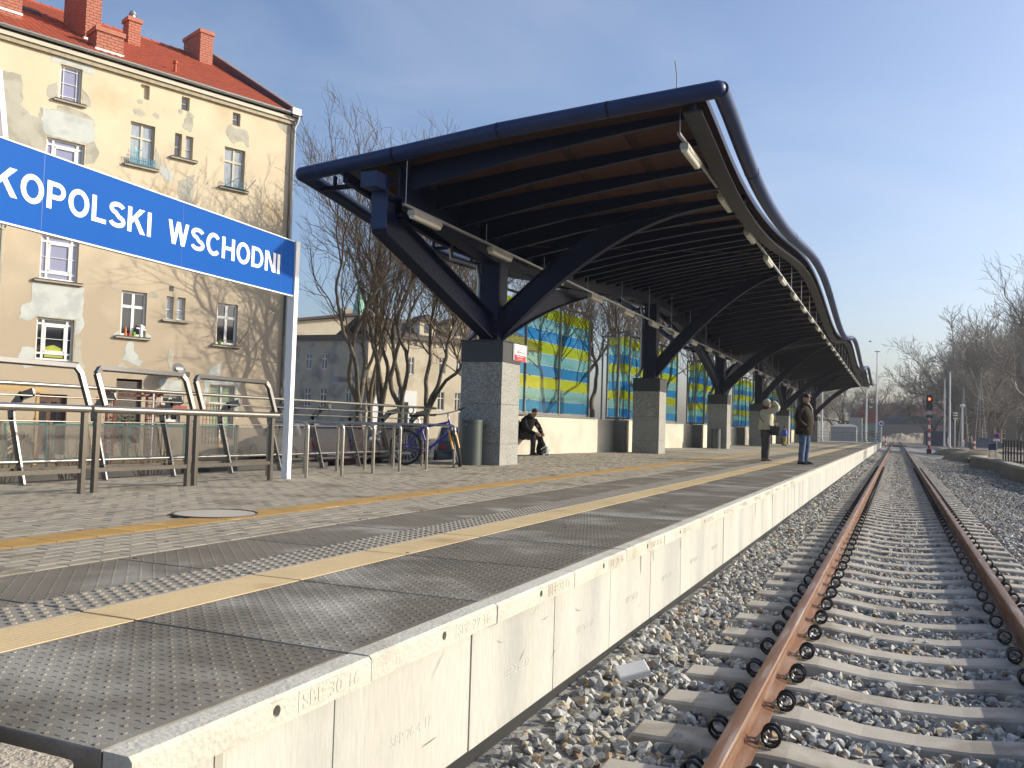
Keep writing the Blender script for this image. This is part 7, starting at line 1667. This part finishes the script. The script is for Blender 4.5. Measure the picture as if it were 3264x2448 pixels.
# ---- distant people
def far_person(x, y, z, rz, label, top, legs, h=1.7, hat=None, sit=False):
    t = thing('person', label, 'person', (x, y, z), rz); k = h/1.72
    if not sit:
        J = dict(pel=(0,0,.93*k,(.12,.15)), sp=(0,0,1.15*k,(.12,.15)), ch=(0,0,1.38*k,(.12,.17)), nk=(.02,0,1.5*k,.055), hd=(.03,0,1.62*k,.085), lh=(0,.1,.88*k,.1), lk=(.08,.12,.5*k,.07), la=(.0,.12,.09*k,.05), lt=(.12,.12,.04,.04), rh=(0,-.1,.88*k,.1), rk=(.0,-.12,.5*k,.07), ra=(-.1,-.12,.09*k,.05), rt_=(.02,-.12,.04,.04), ls=(0,.2,1.42*k,.07), le=(-.04,.26,1.15*k,.055), lw=(.08,.22,.95*k,.04), rs=(0,-.2,1.42*k,.07), re=(-.04,-.26,1.15*k,.055), rw=(.08,-.22,.95*k,.04))
        skin_body('body', J, Eb, m_skin, t)
        ct = MB(); ct.sweep(loft([(0,0,.82*k,.17,.22),(0,0,1.1*k,.17,.22),(0,0,1.38*k,.16,.22),(0,0,1.48*k,.09,.12)])); [limb(ct, [(0,sg*.2,1.42*k),(-.03,sg*.27,1.15*k),(.08,sg*.22,.95*k)],[.08,.07,.05]) for sg in (-1,1)]; ct.build('jacket', top, t, smooth=60)
        tr_ = MB(); limb(tr_, [(0,.1,.9*k),(.08,.12,.5*k),(0,.12,.07)],[.12,.09,.07]); limb(tr_, [(0,-.1,.9*k),(0,-.12,.5*k),(-.1,-.12,.07)],[.12,.09,.07]); tr_.build('trousers', legs, t, smooth=60); shoes(t, [(0,.12,0),(-.1,-.12,0)], m_blackp)
        MB().sweep(loft([(.0,0,1.64*k,.10,.095),(.0,0,1.70*k,.10,.095),(0,0,1.75*k,.05,.05)])).build('hat', hat or m_blackp, t, smooth=60)
    return t
far_person(-5.45,60.5,P,R(-40),'person in bright blue track trousers half hidden behind the man in the brown coat', m_bjack, mat('royal_blue_cloth', (.03,.10,.50), .8), 1.7)
far_person(-6.35,57,P,R(20),'small child in a blue jacket and yellow trousers by the fifth pillar', MATS['royal_blue_cloth'], mat('mustard_cloth', (.45,.28,.02), .8), 1.15, hat=mat('dark_red_cloth', (.12,.02,.02), .8))
far_person(8.25,121,-.1,R(170),'person in a grey jacket and dark trousers walking by the level crossing', mat('grey_cloth', (.16,.15,.13), .85), MATS['charcoal_trousers'], 1.8)
# fallen leaves and small litter
m_lf = mat('dry_leaf', (.52,.24,.09), .8, var=.15, scale=20)
def maple(loc, s_, rz, tilt, label):
    pts = []
    for k, L_ in enumerate((1.0,.45,.85,.35,.6,.25,.2,.25,.6,.35,.85,.45)):
        t = 2*math.pi*k/12+math.pi/2; pts.append((L_*s_*math.cos(t), L_*s_*math.sin(t), .12*s_*math.sin(k*1.9)))
    m_ = MB(); m_.add([(0,0,.05*s_)]+pts, [(0, 1+k, 1+(k+1) % 12) for k in range(12)]); m_.tube([(0,0,.04*s_),(0,-.5*s_,.0),(.1*s_,-.9*s_,.02)], .0015, 4)
    o = m_.build('maple_leaf', m_lf, None, fix=False); o.location = loc; o.rotation_euler = (tilt, .2, rz); tag(o, label, 'leaf', 'dry leaves lying in the ballast'); return o
maple((-.47, 3.74, -.135), .075, .4, .9, 'large dry orange maple leaf by the rail at the bottom of the picture')
maple((-1.50, 7.9, -.13), .07, 2., .8, 'dry brown leaf against the foot of the platform wall')
maple((-1.36, 11.2, -.13), .06, 1., .5, 'dry brown leaf in the stones near the platform wall, farther one')
pp = MB(); pp.bbox(-.09,.09,-.06,.06,0,.035,.006); o = pp.build('litter_box', mat('white_card', (.6,.6,.6), .6, var=.05), None); o.location = (-1.38,5.05,-.10); o.rotation_euler = (.3,-.25,.5); tag(o, 'white cardboard litter lying on the ballast at the platform wall', 'litter')
# twigs and grit on the paving
mb = MB(); rr = random.Random(12)
for k in range(60):
    x, y = rr.uniform(-8.0,-1.9), rr.uniform(2.2,11); a = rr.uniform(0,6.28); L_ = rr.uniform(.008,.045); mb.tube([(x,y,P+.006),(x+L_*.5*math.cos(a),y+L_*.5*math.sin(a),P+.009),(x+L_*math.cos(a+.3),y+L_*math.sin(a+.3),P+.006)], rr.uniform(.0015,.003), 4)
tag(mb.build('twig_litter', MATS['bark_twig'], None, fix=False), 'small twigs and grit scattered on the paving', kind='stuff')
# scuffs and drips on the platform wall
m_scuff = mat('scuff', (.13,.12,.10), .9, var=.3); m_drip = mat('drip_stain', (.34,.32,.27), .9, var=.2); rr = random.Random(31)
mb = MB(); X_ = -1.6372
for k in range(26):
    y, z = 1.9+rr.random()**1.4*22, rr.uniform(.0,.40); a = rr.uniform(-.5,1.1); L_ = rr.uniform(.02,.16); w_ = rr.uniform(.0007,.0022); cv = rr.uniform(-.02,.02); pts = []
    for i in range(6): t = i/5; pts.append((y+L_*t*math.cos(a), z+L_*t*math.sin(a)+cv*math.sin(math.pi*t), w_*math.sin(math.pi*(t*.9+.05))))
    for (a0,b0,c0),(a1,b1,c1) in zip(pts[:-1],pts[1:]): mb.quad((X_,a0,b0-c0),(X_,a1,b1-c1),(X_,a1,b1+c1),(X_,a0,b0+c0))
o = mb.build('scuff_marks', m_scuff, pl, fix=False); tag(o, kind='stuff')
mb = MB()
for k in range(16):
    y = 1.6+rr.random()**1.3*40; L_ = rr.uniform(.06,.30); w_ = rr.uniform(.006,.03); n = 7; pts = [(y+rr.uniform(-.004,.004), P-.09-L_*i/(n-1), w_*(1-i/(n-1))**.6*rr.uniform(.7,1.1)) for i in range(n)]
    for (a0,b0,c0),(a1,b1,c1) in zip(pts[:-1],pts[1:]): mb.quad((X_-.0006,a0-c0,b0),(X_-.0006,a1-c1,b1),(X_-.0006,a1+c1,b1),(X_-.0006,a0+c0,b0))
o = mb.build('drip_stains', m_drip, pl, fix=False); tag(o, kind='stuff')
# haze in the distance
hz = MB(); hz.box(-230,120,-20,420,-1.7,24); o = hz.build('haze', None, None); tag(o, kind='stuff')
hm = bpy.data.materials.new('air'); hm.use_nodes = True; n = hm.node_tree; n.nodes.clear(); ho = n.nodes.new('ShaderNodeOutputMaterial'); hv = n.nodes.new('ShaderNodeVolumePrincipled')
hv.inputs['Density'].default_value = .00038; hv.inputs['Color'].default_value = (.93,.95,1,1); hv.inputs['Anisotropy'].default_value = .2; n.links.new(hv.outputs[0], ho.inputs['Volume']); o.data.materials.append(hm)
